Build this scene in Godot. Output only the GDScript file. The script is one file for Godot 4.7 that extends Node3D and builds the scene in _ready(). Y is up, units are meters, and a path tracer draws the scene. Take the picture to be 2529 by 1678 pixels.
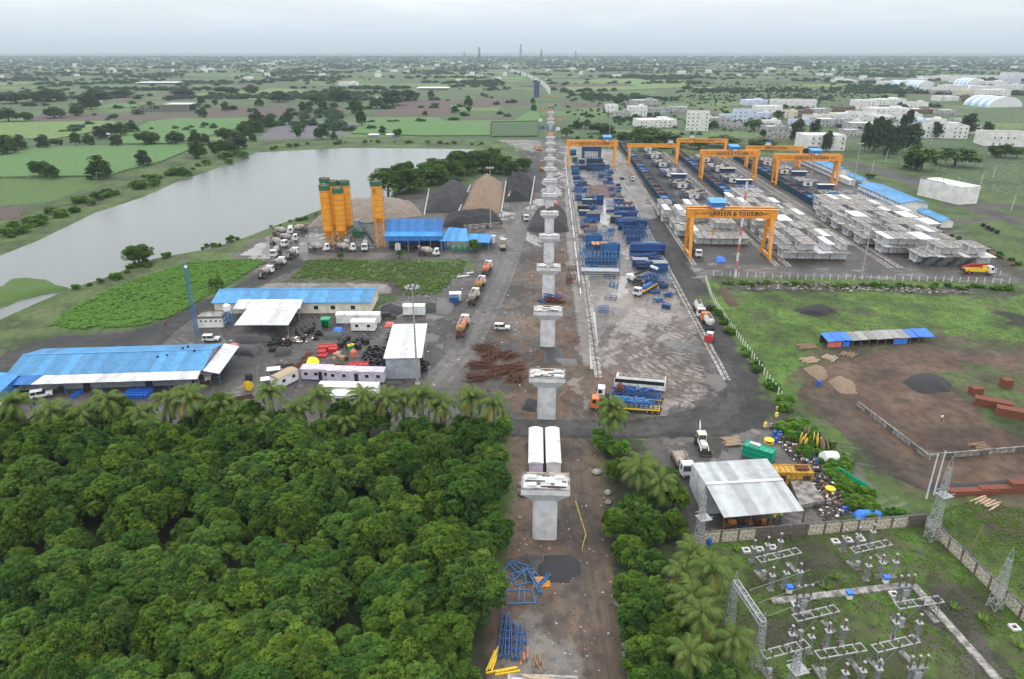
extends Node3D
# Builders: MB collects faces for one mesh; thing() makes a top-level node, part() a child of it, lone() a thing of one mesh, setting() a piece of the setting.

class MB:
	var v := PackedVector3Array()
	var n := PackedVector3Array()
	var c := PackedColorArray()
	var col := Color.WHITE
	var used := false
	func tint(k: Color) -> MB:
		col = k
		used = true
		return self
	func tri(a: Vector3, b: Vector3, d: Vector3) -> void:
		var m := (d - a).cross(b - a).normalized()
		v.append_array([a, b, d])
		n.append_array([m, m, m])
		c.append_array([col, col, col])
	func quad(a: Vector3, b: Vector3, d: Vector3, e: Vector3) -> void:
		var m := (d - a).cross(b - a)
		if m.length_squared() < 1e-12:
			m = (e - a).cross(d - a)
		m = m.normalized()
		v.append_array([a, b, d, a, d, e])
		n.append_array([m, m, m, m, m, m])
		c.append_array([col, col, col, col, col, col])
	func squad(a: Vector3, b: Vector3, d: Vector3, e: Vector3, na: Vector3, nb: Vector3, nd: Vector3, ne: Vector3) -> void:
		v.append_array([a, b, d, a, d, e])
		n.append_array([na, nb, nd, na, nd, ne])
		c.append_array([col, col, col, col, col, col])
	func hexa(p: Array) -> MB:  # bottom 0..3 and top 4..7, each counterclockwise seen from above
		quad(p[4], p[7], p[6], p[5])
		quad(p[0], p[1], p[2], p[3])
		for i in 4:
			var j := (i + 1) % 4
			quad(p[i], p[i + 4], p[j + 4], p[j])
		return self
	func box(x: float, y: float, z: float, w: float, h: float, d: float, b := Basis()) -> MB:  # centre x, z; base y
		var o := Vector3(x, y + h / 2, z)
		var p := []
		for k in [-1,1]:
			for s in [[-1,1],[1,1],[1,-1],[-1,-1]]:
				p.append(o + b * Vector3(s[0] * w / 2, k * h / 2, s[1] * d / 2))
		return hexa(p)
	func bar(p: Vector3, q: Vector3, w: float, h := 0.0) -> MB:  # square bar from p to q
		h = h if h > 0.0 else w
		var t := (q - p).normalized()
		var up := Vector3.UP if absf(t.y) < 0.95 else Vector3.RIGHT
		var s := t.cross(up).normalized() * w / 2
		var u := s.cross(t).normalized() * h / 2
		return hexa([p - s - u, p + s - u, q + s - u, q - s - u, p - s + u, p + s + u, q + s + u, q - s + u])
	func tube(p: Vector3, q: Vector3, r: float, sides := 8, r2 := -1.0, caps := true) -> MB:
		r2 = r if r2 < 0.0 else r2
		var t := (q - p).normalized()
		var up := Vector3.UP if absf(t.y) < 0.95 else Vector3.RIGHT
		var s := t.cross(up).normalized()
		var u := s.cross(t)
		for i in sides:
			var a := s * cos(TAU * i / sides) + u * sin(TAU * i / sides)
			var b := s * cos(TAU * (i + 1) / sides) + u * sin(TAU * (i + 1) / sides)
			squad(p + a * r, p + b * r, q + b * r2, q + a * r2, a, b, b, a)
			if caps:
				tri(p, p + b * r, p + a * r)
				tri(q, q + a * r2, q + b * r2)
		return self
	func lathe(prof: Array, o: Vector3, sides := 20, axis := Basis()) -> MB:  # prof: [radius, height] pairs from the bottom up
		for k in prof.size() - 1:
			var r0: float = prof[k][0]
			var r1: float = prof[k + 1][0]
			var h0: float = prof[k][1]
			var h1: float = prof[k + 1][1]
			var sl := Vector2(h1 - h0, r0 - r1).normalized()
			for i in sides:
				var a := Vector3(cos(TAU * i / sides),0, sin(TAU * i / sides))
				var b := Vector3(cos(TAU * (i + 1) / sides),0, sin(TAU * (i + 1) / sides))
				var na := axis * (a * sl.x + Vector3.UP * sl.y)
				var nb := axis * (b * sl.x + Vector3.UP * sl.y)
				squad(o + axis * (a * r0 + Vector3.UP * h0), o + axis * (b * r0 + Vector3.UP * h0), o + axis * (b * r1 + Vector3.UP * h1), o + axis * (a * r1 + Vector3.UP * h1), na, nb, nb, na)
		return self
	func prism(f: Array, y0: float, y1: float) -> MB:  # flat list x, z
		var pg := PackedVector2Array()
		for i in range(0, f.size(),2):
			pg.append(Vector2(f[i], f[i + 1]))
		if Geometry2D.is_polygon_clockwise(pg):
			pg.reverse()
		var t := Geometry2D.triangulate_polygon(pg)
		for i in range(0, t.size(),3):
			flat(pg[t[i]], pg[t[i + 1]], pg[t[i + 2]], y1)
		if y1 > y0:
			for i in pg.size():
				var a := pg[i]
				var b := pg[(i + 1) % pg.size()]
				quad(Vector3(a.x, y0, a.y), Vector3(b.x, y0, b.y), Vector3(b.x, y1, b.y), Vector3(a.x, y1, a.y))
		return self
	func flat(a: Vector2, b: Vector2, d: Vector2, y: float) -> void:
		if (b - a).cross(d - a) < 0:
			var k := b
			b = d
			d = k
		tri(Vector3(a.x, y, a.y), Vector3(b.x, y, b.y), Vector3(d.x, y, d.y))
	func mesh(uv := Rect2()) -> ArrayMesh:
		var a := []
		a.resize(Mesh.ARRAY_MAX)
		a[Mesh.ARRAY_VERTEX] = v
		a[Mesh.ARRAY_NORMAL] = n
		if used:
			a[Mesh.ARRAY_COLOR] = c
		if uv.size.x > 0:
			var t := PackedVector2Array()
			for p in v:
				t.append((Vector2(p.x, p.z) - uv.position) / uv.size)
			a[Mesh.ARRAY_TEX_UV] = t
		var m := ArrayMesh.new()
		m.add_surface_from_arrays(Mesh.PRIMITIVE_TRIANGLES, a)
		return m

var M := {}
var counts := {}
var meshes := {}
var rng := RandomNumberGenerator.new()
var HEAD := deg_to_rad(-3.0)  # turn of everything that runs along the viaduct

const ORD := ["first", "second", "third", "fourth", "fifth", "sixth", "seventh", "eighth", "ninth", "tenth", "eleventh", "twelfth", "thirteenth", "fourteenth", "fifteenth", "sixteenth", "seventeenth", "eighteenth", "nineteenth", "twentieth"]

func nth(i: int) -> String:
	if i < 20:
		return ORD[i]
	var t := (i + 1) / 10
	if (i + 1) % 10 == 0:
		return ["thirtieth", "fortieth", "fiftieth", "sixtieth", "seventieth", "eightieth"][t - 3]
	return ["twenty", "thirty", "forty", "fifty", "sixty", "seventy", "eighty"][t - 2] + "-" + ORD[i % 10]

# rows of [x, z, ...] in order from left to right as seen from the viaduct's near end
func ltr(rows: Array) -> Array:
	rows.sort_custom(func(a, b): return a[0] / -a[1] < b[0] / -b[1])
	return rows

func numbered(s: String) -> String:
	var k: int = counts.get(s, 0)
	counts[s] = k + 1
	return s if k == 0 else "%s_%03d" % [s, k]

func thing(called: String, label: String, category: String, at := Vector3.ZERO, turn := 0.0, group := "") -> Node3D:
	var o := Node3D.new()
	o.name = numbered(called)
	add_child(o)
	o.position = at
	o.rotation.y = turn
	about(o, label, category, group)
	return o

func about(o: Node3D, label: String, category := "", group := "") -> void:
	o.set_meta("label", label)
	if category:
		o.set_meta("category", category)
	if group:
		o.set_meta("group", group)

func part(p: Node3D, called: String, m: Mesh, k: Material, at := Vector3.ZERO, turn := 0.0) -> MeshInstance3D:
	var o := MeshInstance3D.new()
	o.name = called
	o.mesh = m
	o.material_override = k
	p.add_child(o, true)
	o.position = at
	o.rotation.y = turn
	return o

func lone(called: String, label: String, category: String, m: Mesh, k: Material, at := Vector3.ZERO, turn := 0.0, group := "") -> MeshInstance3D:
	var o := MeshInstance3D.new()
	o.name = numbered(called)
	o.mesh = m
	o.material_override = k
	add_child(o)
	o.position = at
	o.rotation.y = turn
	about(o, label, category, group)
	return o

func setting(called: String, m: Mesh, k: Material) -> MeshInstance3D:
	var o := MeshInstance3D.new()
	o.name = numbered(called)
	o.mesh = m
	o.material_override = k
	add_child(o)
	o.set_meta("kind", "structure")
	return o

func dup(src: Node3D, at: Vector3, turn: float, label: String) -> Node3D:
	var base := String(src.name)
	if base.length() > 4 and base[-4] == "_" and base.right(3).is_valid_int():
		base = base.left(-4)
	var o: Node3D = src.duplicate()
	o.name = numbered(base)
	add_child(o)
	o.position = at
	o.rotation.y = turn
	o.set_meta("label", label)
	return o

func bm(w: float, h: float, d: float) -> Mesh:  # a box mesh standing on its base, shared by size
	var k := "b%.2f,%.2f,%.2f" % [w, h, d]
	if not meshes.has(k):
		meshes[k] = MB.new().box(0,0,0, w, h, d).mesh()
	return meshes[k]

func boxes(rows: Array) -> Mesh:
	var b := MB.new()
	for r in rows:
		b.box(r[0], r[1], r[2], r[3], r[4], r[5])
	return b.mesh()

func lin(r: float, g: float, b: float) -> Color:
	return Color(r, g, b).linear_to_srgb()

func noise_tex(f: float, lo: float, hi: float, size := 512, seeded := 1, kind := FastNoiseLite.TYPE_SIMPLEX_SMOOTH, oct := 5) -> NoiseTexture2D:
	var q := FastNoiseLite.new()
	q.seed = seeded
	q.noise_type = kind
	q.frequency = f
	q.fractal_octaves = oct
	var t := NoiseTexture2D.new()
	t.width = size
	t.height = size
	t.seamless = true
	t.noise = q
	var g := Gradient.new()
	g.set_color(0, Color(lo, lo, lo))
	g.set_color(1, Color(hi, hi, hi))
	t.color_ramp = g
	return t

func bump_tex(f: float, strength: float, seeded := 3, oct := 5) -> NoiseTexture2D:
	var t := noise_tex(f, 0,1,512, seeded, FastNoiseLite.TYPE_SIMPLEX_SMOOTH, oct)
	t.color_ramp = null
	t.as_normal_map = true
	t.bump_strength = strength
	return t

# A surface: linear base colour, roughness, and mottling of its colour at one or two scales (metres per tile)
func mat(called: String, r: float, g: float, b: float, rough := 0.85, tile := 3.0, tex := "mottle", metal := 0.0) -> StandardMaterial3D:
	var m := StandardMaterial3D.new()
	m.resource_name = called
	m.albedo_color = lin(r, g, b)
	m.roughness = rough
	m.metallic = metal
	if tile > 0.0:
		m.albedo_texture = M["tex_" + tex]
		m.uv1_triplanar = true
		m.uv1_world_triplanar = true
		m.uv1_scale = Vector3.ONE / tile
	M[called] = m
	return m

func _ready() -> void:
	rng.seed = 7
	# camera
	var cam := Camera3D.new()
	cam.name = "camera"
	cam.position = Vector3(0,73,0)
	cam.rotation_degrees = Vector3(-22.35,0,0)
	cam.fov = 51.51
	cam.far = 60000.0
	add_child(cam)
	# overcast sky, haze, weak soft sun
	var e := Environment.new()
	e.background_mode = Environment.BG_SKY
	var sm := ProceduralSkyMaterial.new()
	sm.sky_top_color = Color(1.27,1.275,1.285)
	sm.sky_horizon_color = Color(0.84,0.865,0.885)
	sm.sky_curve = 0.15
	sm.ground_bottom_color = Color(0.3,0.33,0.28)
	sm.ground_horizon_color = Color(0.6,0.66,0.68)
	sm.sky_cover = clouds()
	sm.sky_cover_modulate = Color(0.5,0.5,0.5,1.1)
	var sky := Sky.new()
	sky.sky_material = sm
	e.sky = sky
	e.background_energy_multiplier = 1.0
	e.tonemap_mode = Environment.TONE_MAPPER_LINEAR
	e.tonemap_exposure = 1.08
	e.fog_enabled = true
	e.fog_density = 0.00009
	e.fog_light_color = Color(0.87,0.94,0.99)
	e.sdfgi_enabled = true
	e.ssao_enabled = true
	e.ssil_enabled = true
	var we := WorldEnvironment.new()
	we.environment = e
	add_child(we)
	var sun := DirectionalLight3D.new()
	sun.name = "sun"
	sun.light_energy = 0.3
	sun.light_angular_distance = 20.0
	sun.light_color = Color(1.0,0.97,0.92)
	sun.shadow_enabled = true
	sun.rotation_degrees = Vector3(-66,25,0)
	add_child(sun)
	make_materials()
	make_ground()
	STAGES()

func clouds() -> Texture2D:
	var q := FastNoiseLite.new()
	q.seed = 11
	q.noise_type = FastNoiseLite.TYPE_SIMPLEX_SMOOTH
	q.frequency = 0.045
	q.fractal_octaves = 4
	var im := q.get_seamless_image(512,2048)
	im.convert(Image.FORMAT_RGBA8)
	im.resize(2048,2048, Image.INTERPOLATE_CUBIC)
	im.resize(4096,2048, Image.INTERPOLATE_CUBIC)
	return ImageTexture.create_from_image(im)

func make_materials() -> void:
	M.tex_mottle = noise_tex(0.009,0.7,1.12,512,1, FastNoiseLite.TYPE_SIMPLEX_SMOOTH, 3)
	M.tex_soft = noise_tex(0.008,0.85,1.08,512,2, FastNoiseLite.TYPE_SIMPLEX_SMOOTH, 3)
	M.tex_rough = noise_tex(0.03,0.35,1.3,512,4)
	M.tex_fine = noise_tex(0.09,0.45,1.25,512,5)
	M.tex_stain = noise_tex(0.009,0.5,1.2,512,6, FastNoiseLite.TYPE_SIMPLEX_SMOOTH, 3)
	M.bump_fine = bump_tex(0.08,6.0)
	M.bump_wave = bump_tex(0.03,2.0,8,4)
	# ground covers
	var w := mat("water", 0.06,0.078,0.07,0.1,0.0)
	w.normal_enabled = true
	w.normal_texture = M.bump_wave
	w.normal_scale = 0.6
	w.uv1_triplanar = true
	w.uv1_world_triplanar = true
	w.uv1_scale = Vector3.ONE / 14.0
	mat("crop", 0.085,0.19,0.045,0.9,14.0, "mottle")
	mat("crop_light", 0.13,0.22,0.05,0.9,30.0, "mottle")
	mat("crop_deep", 0.047,0.115,0.035,0.9,7.0, "rough")
	mat("ploughed", 0.115,0.082,0.07,0.95,25.0, "rough")
	mat("gravel_pad", 0.13,0.125,0.14,0.9,18.0, "mottle")
	mat("bank_grass", 0.09,0.17,0.032,0.95,6.0, "rough")
	mat("earth", 0.12,0.082,0.058,0.95,4.0, "rough")
	mat("sand", 0.33,0.235,0.165,0.95,5.0, "rough")
	mat("sand_grey", 0.26,0.215,0.18,0.95,4.0, "mottle")
	mat("crusher", 0.05,0.05,0.056,0.95,2.5, "fine")
	mat("crusher_dark", 0.025,0.026,0.03,0.95,3.0, "fine")
	mat("rubble_grey", 0.2,0.19,0.18,0.95,2.0, "fine")
	# building stuff
	mat("concrete", 0.42,0.43,0.44,0.85,9.0, "soft")
	mat("concrete_pier", 0.62,0.635,0.66,0.85,12.0, "soft")
	mat("milky", 0.36,0.35,0.33,0.15,3.0, "soft")
	mat("concrete_pale", 0.62,0.63,0.65,0.8,9.0, "soft")
	mat("concrete_dirty", 0.3,0.285,0.265,0.9,9.0, "stain")
	mat("concrete_deck", 0.38,0.36,0.345,0.9,9.0, "stain")
	mat("concrete_side", 0.68,0.69,0.7,0.85,9.0, "soft")
	mat("concrete_dark", 0.16,0.15,0.145,0.9,3.0, "stain")
	mat("plaster_white", 0.72,0.72,0.71,0.85,22.0, "soft")
	mat("plaster_cream", 0.66,0.62,0.5,0.85,22.0, "soft")
	mat("plaster_blue", 0.55,0.63,0.76,0.85,22.0, "soft")
	mat("plaster_grey", 0.4,0.4,0.41,0.85,22.0, "mottle")
	mat("brickwork", 0.22,0.15,0.12,0.9,22.0, "rough")
	mat("brick_red", 0.26,0.085,0.05,0.92,1.5, "rough")
	mat("sheet_blue", 0.07,0.29,0.57,0.5,11.0, "soft")
	mat("sheet_blue_deep", 0.035,0.19,0.52,0.5,11.0, "soft")
	mat("sheet_blue_bright", 0.055,0.31,0.7,0.5,11.0, "soft")
	mat("sheet_white", 0.7,0.72,0.74,0.5,11.0, "soft")
	mat("sheet_grey", 0.36,0.4,0.45,0.45,11.0, "soft")
	mat("sheet_white_dull", 0.5,0.53,0.55,0.4,11.0, "soft")
	mat("sheet_grey_pale", 0.42,0.42,0.41,0.6,2.0, "stain")
	mat("sheet_blue_pale", 0.25,0.48,0.75,0.5,22.0, "soft")
	mat("yellow_gen", 0.62,0.36,0.05,0.55,3.0, "mottle")
	mat("wall_old", 0.6,0.56,0.46,0.9,2.2, "stain")
	mat("wall_mould", 0.16,0.145,0.125,0.95,2.0, "stain")
	mat("tinted", 1,1,1,0.8,0.0).vertex_color_use_as_albedo = true
	mat("wall_cream", 0.7,0.66,0.56,0.8,11.0, "soft")
	mat("lilac", 0.58,0.52,0.66,0.7,8.0, "soft")
	mat("steel_galv", 0.3,0.315,0.325,0.5,2.0, "mottle", 0.3)
	mat("steel_pale", 0.38,0.4,0.41,0.55,2.0, "soft", 0.2)
	mat("steel_blue", 0.026,0.105,0.33,0.5,2.5, "mottle")
	mat("steel_blue_light", 0.045,0.19,0.45,0.5,2.0, "mottle")
	mat("steel_navy", 0.028,0.08,0.18,0.5,2.5, "mottle")
	mat("steel_teal", 0.045,0.12,0.16,0.55,5.0, "stain")
	mat("rust", 0.16,0.055,0.026,0.9,1.5, "rough")
	mat("rust_dark", 0.085,0.045,0.032,0.9,1.5, "rough")
	mat("orange_steel", 0.75,0.3,0.025,0.45,8.0, "soft")
	mat("orange_board", 0.7,0.26,0.03,0.7,2.0, "mottle")
	mat("silo", 0.8,0.33,0.02,0.45,8.0, "soft")
	mat("silo_band", 0.42,0.17,0.02,0.6,2.0, "mottle")
	mat("green_steel", 0.03,0.15,0.085,0.5,3.0, "mottle")
	mat("green_paint", 0.0,0.32,0.12,0.4,2.0, "soft")
	mat("green_genset", 0.0,0.36,0.22,0.4,2.0, "soft")
	mat("black", 0.012,0.012,0.013,0.6,0.0)
	mat("black_pipe", 0.017,0.018,0.02,0.35,0.0)
	mat("tarp_black", 0.035,0.037,0.042,0.5,1.5, "mottle")
	mat("tarp_blue", 0.03,0.2,0.75,0.45,2.0, "soft")
	mat("tyre", 0.02,0.02,0.021,0.85,0.0)
	mat("hub", 0.2,0.19,0.18,0.6,0.0)
	mat("cab_white", 0.72,0.73,0.74,0.3,8.0, "soft")
	mat("cab_orange", 0.75,0.18,0.04,0.35,3.0, "soft")
	mat("chassis", 0.06,0.055,0.052,0.8,1.5, "rough")
	mat("drum_grey", 0.42,0.38,0.34,0.75,2.5, "stain")
	mat("tank_orange", 0.72,0.22,0.08,0.5,3.0, "mottle")
	mat("tank_amber", 0.6,0.3,0.1,0.55,3.0, "stain")
	mat("tank_grey", 0.42,0.37,0.31,0.65,3.0, "stain")
	mat("tank_white", 0.66,0.65,0.62,0.45,3.0, "mottle")
	mat("red", 0.5,0.03,0.035,0.5,2.0, "soft")
	mat("red_pale", 0.65,0.16,0.13,0.6,2.0, "soft")
	mat("yellow", 0.8,0.55,0.02,0.5,1.5, "soft")
	mat("lemon", 0.8,0.78,0.03,0.6,0.0)
	mat("white", 0.78,0.78,0.77,0.6,8.0, "soft")
	mat("drum_blue", 0.015,0.11,0.5,0.4,2.0, "soft")
	mat("wood", 0.36,0.24,0.15,0.85,1.0, "rough")
	mat("wood_pale", 0.5,0.38,0.27,0.85,1.0, "mottle")
	mat("cardboard", 0.42,0.28,0.18,0.9,1.0, "mottle")
	mat("porcelain", 0.075,0.035,0.03,0.35,0.0)
	mat("bark", 0.13,0.1,0.075,0.95,1.0, "rough")
	mat("palm_bark", 0.24,0.21,0.18,0.95,0.8, "rough")
	mat("skin", 0.22,0.12,0.08,0.7,0.0)
	var gl := mat("glass_dark", 0.02,0.025,0.03,0.12,0.0)
	gl.metallic_specular = 0.6
	for m in [M.concrete, M.concrete_deck, M.concrete_side, M.crusher, M.sand, M.earth, M.rubble_grey]:
		m.normal_enabled = true
		m.normal_texture = M.bump_fine
		m.normal_scale = 0.5
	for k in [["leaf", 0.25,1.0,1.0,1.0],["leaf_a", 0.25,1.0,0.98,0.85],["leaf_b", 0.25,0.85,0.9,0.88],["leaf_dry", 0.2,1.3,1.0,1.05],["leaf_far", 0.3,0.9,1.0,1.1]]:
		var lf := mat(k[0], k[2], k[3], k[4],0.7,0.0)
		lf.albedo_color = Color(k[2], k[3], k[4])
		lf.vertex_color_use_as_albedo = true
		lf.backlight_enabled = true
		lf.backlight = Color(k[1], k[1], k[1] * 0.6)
		lf.metallic_specular = 0.2

# ---- ground: one painted map of what covers the ground of the site (colour and wetness), used by all sheets that lie on it
const GX := -250.0
const GZ := -640.0
const GW := 520.0
const GD := 600.0
const GN := 2048
var gimg: Image
var gwet: Image
var row: Image
var wob := FastNoiseLite.new()

func spans(f: Array, jit: float, how: Callable) -> void:
	var pg := PackedVector2Array()
	var k := f.size() / 2
	for i in k:
		var a := Vector2(f[2 * i], f[2 * i + 1])
		var b := Vector2(f[(2 * i + 2) % f.size()], f[(2 * i + 3) % f.size()])
		var s := maxi(1, int(a.distance_to(b) / maxf(jit * 1.2,0.7))) if jit > 0.0 else 1
		s = mini(s, 400)
		var nn := (b - a).orthogonal().normalized()
		for j in s:
			var p := a.lerp(b, float(j) / s)
			if jit > 0.0:
				p += nn * jit * 2.2 * wob.get_noise_2d(p.x * 3.0 / maxf(jit, 0.5), p.y * 3.0 / maxf(jit, 0.5))
			pg.append(Vector2((p.x - GX) / GW * GN, (p.y - GZ) / GD * GN))
	var y0 := 1e9
	var y1 := -1e9
	for p in pg:
		y0 = minf(y0, p.y)
		y1 = maxf(y1, p.y)
	var m := pg.size()
	for y in range(maxi(0, int(y0)), mini(GN - 1, int(y1)) + 1):
		var xs: Array[float] = []
		var yy := y + 0.5
		for i in m:
			var a := pg[i]
			var b := pg[(i + 1) % m]
			if (a.y <= yy) != (b.y <= yy):
				xs.append(a.x + (yy - a.y) / (b.y - a.y) * (b.x - a.x))
		xs.sort()
		for i in range(0, xs.size() - 1,2):
			var l := clampi(int(round(xs[i])),0, GN)
			var r := clampi(int(round(xs[i + 1])),0, GN)
			if r > l:
				how.call(l, y, r - l)

func paint(f: Array, c: Color, wet := -1.0, jit := 1.0, a := 1.0) -> void:
	c.a = a
	if a < 1.0:
		row.fill(c)
	var cw := Color(wet, wet, wet)
	spans(f, jit, func(x, y, w):
		if a < 1.0:
			gimg.blend_rect(row, Rect2i(0,0, w, 1), Vector2i(x, y))
		else:
			gimg.fill_rect(Rect2i(x, y, w, 1), c)
		if wet >= 0.0:
			gwet.fill_rect(Rect2i(x, y, w, 1), cw))

func inside(f: Array, x: float, z: float) -> bool:
	var pg := PackedVector2Array()
	for i in range(0, f.size(),2):
		pg.append(Vector2(f[i], f[i + 1]))
	return Geometry2D.is_point_in_polygon(Vector2(x, z), pg)

func extent(f: Array) -> Rect2:
	var r := Rect2(f[0], f[1],0,0)
	for i in range(0, f.size(),2):
		r = r.expand(Vector2(f[i], f[i + 1]))
	return r

func spot(f: Array) -> Vector2:
	var b := extent(f)
	for t in 60:
		var p := Vector2(rng.randf_range(b.position.x, b.end.x), rng.randf_range(b.position.y, b.end.y))
		if inside(f, p.x, p.y):
			return p
	return b.get_center()

# irregular patches of other matter inside an outline
func blots(f: Array, count: int, r0: float, r1: float, cols: Array, wet := -1.0, a := 1.0, stretch := 1.0, turn := 0.0) -> void:
	for i in count:
		var p := spot(f)
		blot(p.x, p.y, lerpf(r0, r1, pow(rng.randf(),2.0)), cols[rng.randi() % cols.size()], wet, a, stretch * rng.randf_range(0.7,1.4), turn + rng.randf_range(-0.5,0.5))

func blot(x: float, z: float, r: float, c: Color, wet := -1.0, a := 1.0, stretch := 1.0, turn := 0.0) -> void:
	var g := []
	var ph := rng.randf() * 50.0
	for k in 26:
		var t := TAU * k / 26
		var q := r * (1.0 + 0.8 * wob.get_noise_2d(ph + cos(t) * 7.0, z + sin(t) * 7.0) + 0.5 * wob.get_noise_2d(ph + cos(t) * 29.0, z + sin(t) * 29.0))
		var d := Vector2(cos(t) * q, sin(t) * q * stretch).rotated(turn)
		g.append(x + d.x)
		g.append(z + d.y)
	paint(g, c, wet, 0.0, a)

# pairs of wheel ruts wandering through an outline
func ruts(f: Array, count: int, turn: float, spread: float, cols: Array, a: float, wet := -1.0) -> void:
	for i in count:
		var p := spot(f)
		var d := turn + rng.randfn() * spread
		var l := []
		var r := []
		for k in 6:
			var s := Vector2(0.95,0).rotated(d + PI / 2)
			l.append_array([p.x + s.x, p.y + s.y])
			r.append_array([p.x - s.x, p.y - s.y])
			p += Vector2(rng.randf_range(2.0,4.5),0).rotated(d)
			d += rng.randfn() * 0.12
		var c: Color = cols[rng.randi() % cols.size()]
		track(l, rng.randf_range(0.3,0.55), c, a, wet)
		track(r, rng.randf_range(0.3,0.55), c, a, wet)

func track(f: Array, width: float, c: Color, a: float, wet := -1.0) -> void:
	for i in range(0, f.size() - 2,2):
		var p := Vector2(f[i], f[i + 1])
		var q := Vector2(f[i + 2], f[i + 3])
		var s := (q - p).orthogonal().normalized() * width / 2
		paint([p.x - s.x, p.y - s.y, q.x - s.x, q.y - s.y, q.x + s.x, q.y + s.y, p.x + s.x, p.y + s.y], c, wet, 0.15, a)

const LAKE := [-201.9,-219.0,-196.5,-262.1,-196.4,-284.4,-199.4,-313.5,-202.3,-339.2,-199.5,-362.6,-198.3,-382.2,-200.3,-422.5,-198.1,-459.8,-197.2,-481.8,-196.6,-536.4,-197.0,-556.6,-135.2,-583.3,-76.2,-580.7,-29.2,-575.8,-21.1,-540.8,-42.4,-455.0,-67.8,-375.5,-81.7,-359.5,-94.1,-347.6,-99.2,-331.1,-106.2,-313.5,-111.7,-291.9,-119.6,-272.9,-135.6,-257.6,-136.4,-251.1,-139.1,-242.8,-141.4,-232.7,-145.9,-222.0,-148.0,-209.0,-149.9,-192.8,-157.1,-163.7]
const SPIT := [-182.7,-212.9,-169.7,-222.4,-171.4,-229.0,-168.0,-232.2,-158.2,-229.9,-151.3,-224.1,-145.9,-222.0,-147.6,-219.0,-152.4,-216.1,-155.1,-210.1,-156.9,-203.3,-162.8,-186.3]
const CROP_LEFT := [-132.2,-188.2,-134.4,-203.0,-130.5,-230.8,-120.0,-253.2,-98.6,-257.6,-91.4,-253.2,-95.0,-229.0,-100.3,-196.6,-106.5,-187.0,-123.9,-184.8]
const CROP_MID := [-75.6,-233.6,-76.1,-255.4,-66.8,-257.0,-46.8,-253.2,-21.9,-252.7,-17.1,-255.4,-17.2,-245.8,-21.5,-225.4,-23.9,-214.9,-35.1,-214.9,-38.9,-229.0,-53.8,-231.7]
const ROAD_LEFT := [-86.2,-252.1,-77.2,-249.5,-84.4,-225.9,-93.0,-205.6,-94.5,-188.2,-94.0,-174.4,-114.2,-171.6,-120.0,-163.7,-121.6,-150.8,-122.9,-139.4,-132.8,-153.0,-132.0,-166.3,-128.6,-175.8,-124.9,-179.6,-113.8,-181.4,-105.1,-184.1,-100.2,-191.5,-98.7,-203.0,-91.9,-227.6]
const ROAD_HAUL := [-19.0,-150.1,-15.0,-180.2,-11.0,-209.0,-7.3,-246.9,-6.5,-257.6,-4.7,-281.8,-0.45,-310.4,3.1,-344.8,11.1,-346.7,7.9,-310.4,4.2,-281.8,1.76,-257.6,-1.71,-227.6,-5.9,-192.8,-10.9,-149.7,-13.1,-132.0,-19.3,-132.0]
const ROAD_CROSS := [-22.9,-132.7,-13.3,-133.8,-1,-133.1,13.0,-132.2,22.5,-132.0,33.9,-134.2,43.6,-139.6,48.9,-145.0,51.2,-150.1,51.8,-161.5,52.7,-177.3,53.6,-202.6,55.6,-226.7,57.5,-253.2,60.9,-321.7,68.7,-328.5,64.4,-253.2,67.7,-249.5,73.0,-246.9,65.1,-228.1,60.4,-192.2,60.1,-160.5,59.0,-143.8,57.5,-138.1,53.4,-131.1,47.0,-126.7,41.2,-125.7,37.4,-125.4,21.5,-124.7,-0.37,-125.4,-21.8,-124.9]
const ROAD_RIGHT := [64.4,-253.2,108.3,-246.9,150.2,-242.8,175.1,-240.8,176.3,-232.2,170.1,-226.7,143.9,-231.3,96.3,-234.1,69.8,-235.0,65.1,-228.1]
const ROAD_MID := [91.1,-549.7,109.6,-549.7,71.4,-249.5,64.4,-253.2,68.7,-328.5]
const YARD := [44.0,-598.9,84.5,-568.4,60.9,-321.7,57.5,-253.2,53.6,-202.6,51.8,-161.5,50.5,-148.6,43.6,-139.6,33.9,-134.2,22.5,-132.0,15.2,-132.7,17.9,-161.2,19.3,-203.3,22.5,-281.8,33.4,-455.0]
const PIER_STRIP := [29.4,-813.3,58.5,-813.3,33.4,-455.0,22.5,-281.8,19.3,-203.3,17.9,-161.2,15.6,-132.0,-1,-133.1,-11.5,-144.4,-8.0,-171.6,-1.71,-227.6,4.2,-281.8,7.9,-310.4,13.9,-439.6]
const MUD_ROAD := [-3,-64.8,-2.12,-79.4,-0.62,-92.0,0.77,-107.9,0.04,-125.2,17.8,-124.9,15.4,-110.5,15.8,-96.2,14.9,-81.9,14.7,-70.5,14.1,-64.8]
const PLANT := [-106.1,-253.2,-106.9,-277.9,-99.9,-302.7,-83.4,-331.1,-65.7,-375.5,-6.1,-439.6,18.7,-507.7,41.8,-549.7,27.6,-364.7,11.1,-344.8,4.2,-281.8,-1.71,-227.6,-11.6,-227.6,-15.2,-257.6,-20.9,-262.1,-77.2,-257.6,-77.4,-227.6,-85.0,-225.9]
const CAMP := [-101.6,-174.4,-94.0,-174.4,-94.5,-188.2,-93.0,-205.6,-91.0,-212.9,-39.5,-199.0,-35.5,-212.9,-22.8,-215.7,-16.9,-246.9,-9.0,-232.2,-11.0,-209.0,-15.0,-180.2,-19.0,-150.1,-19.4,-132.7,-31.4,-132.0,-103.9,-124.4,-119.3,-139.4,-118.4,-161.2]
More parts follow.
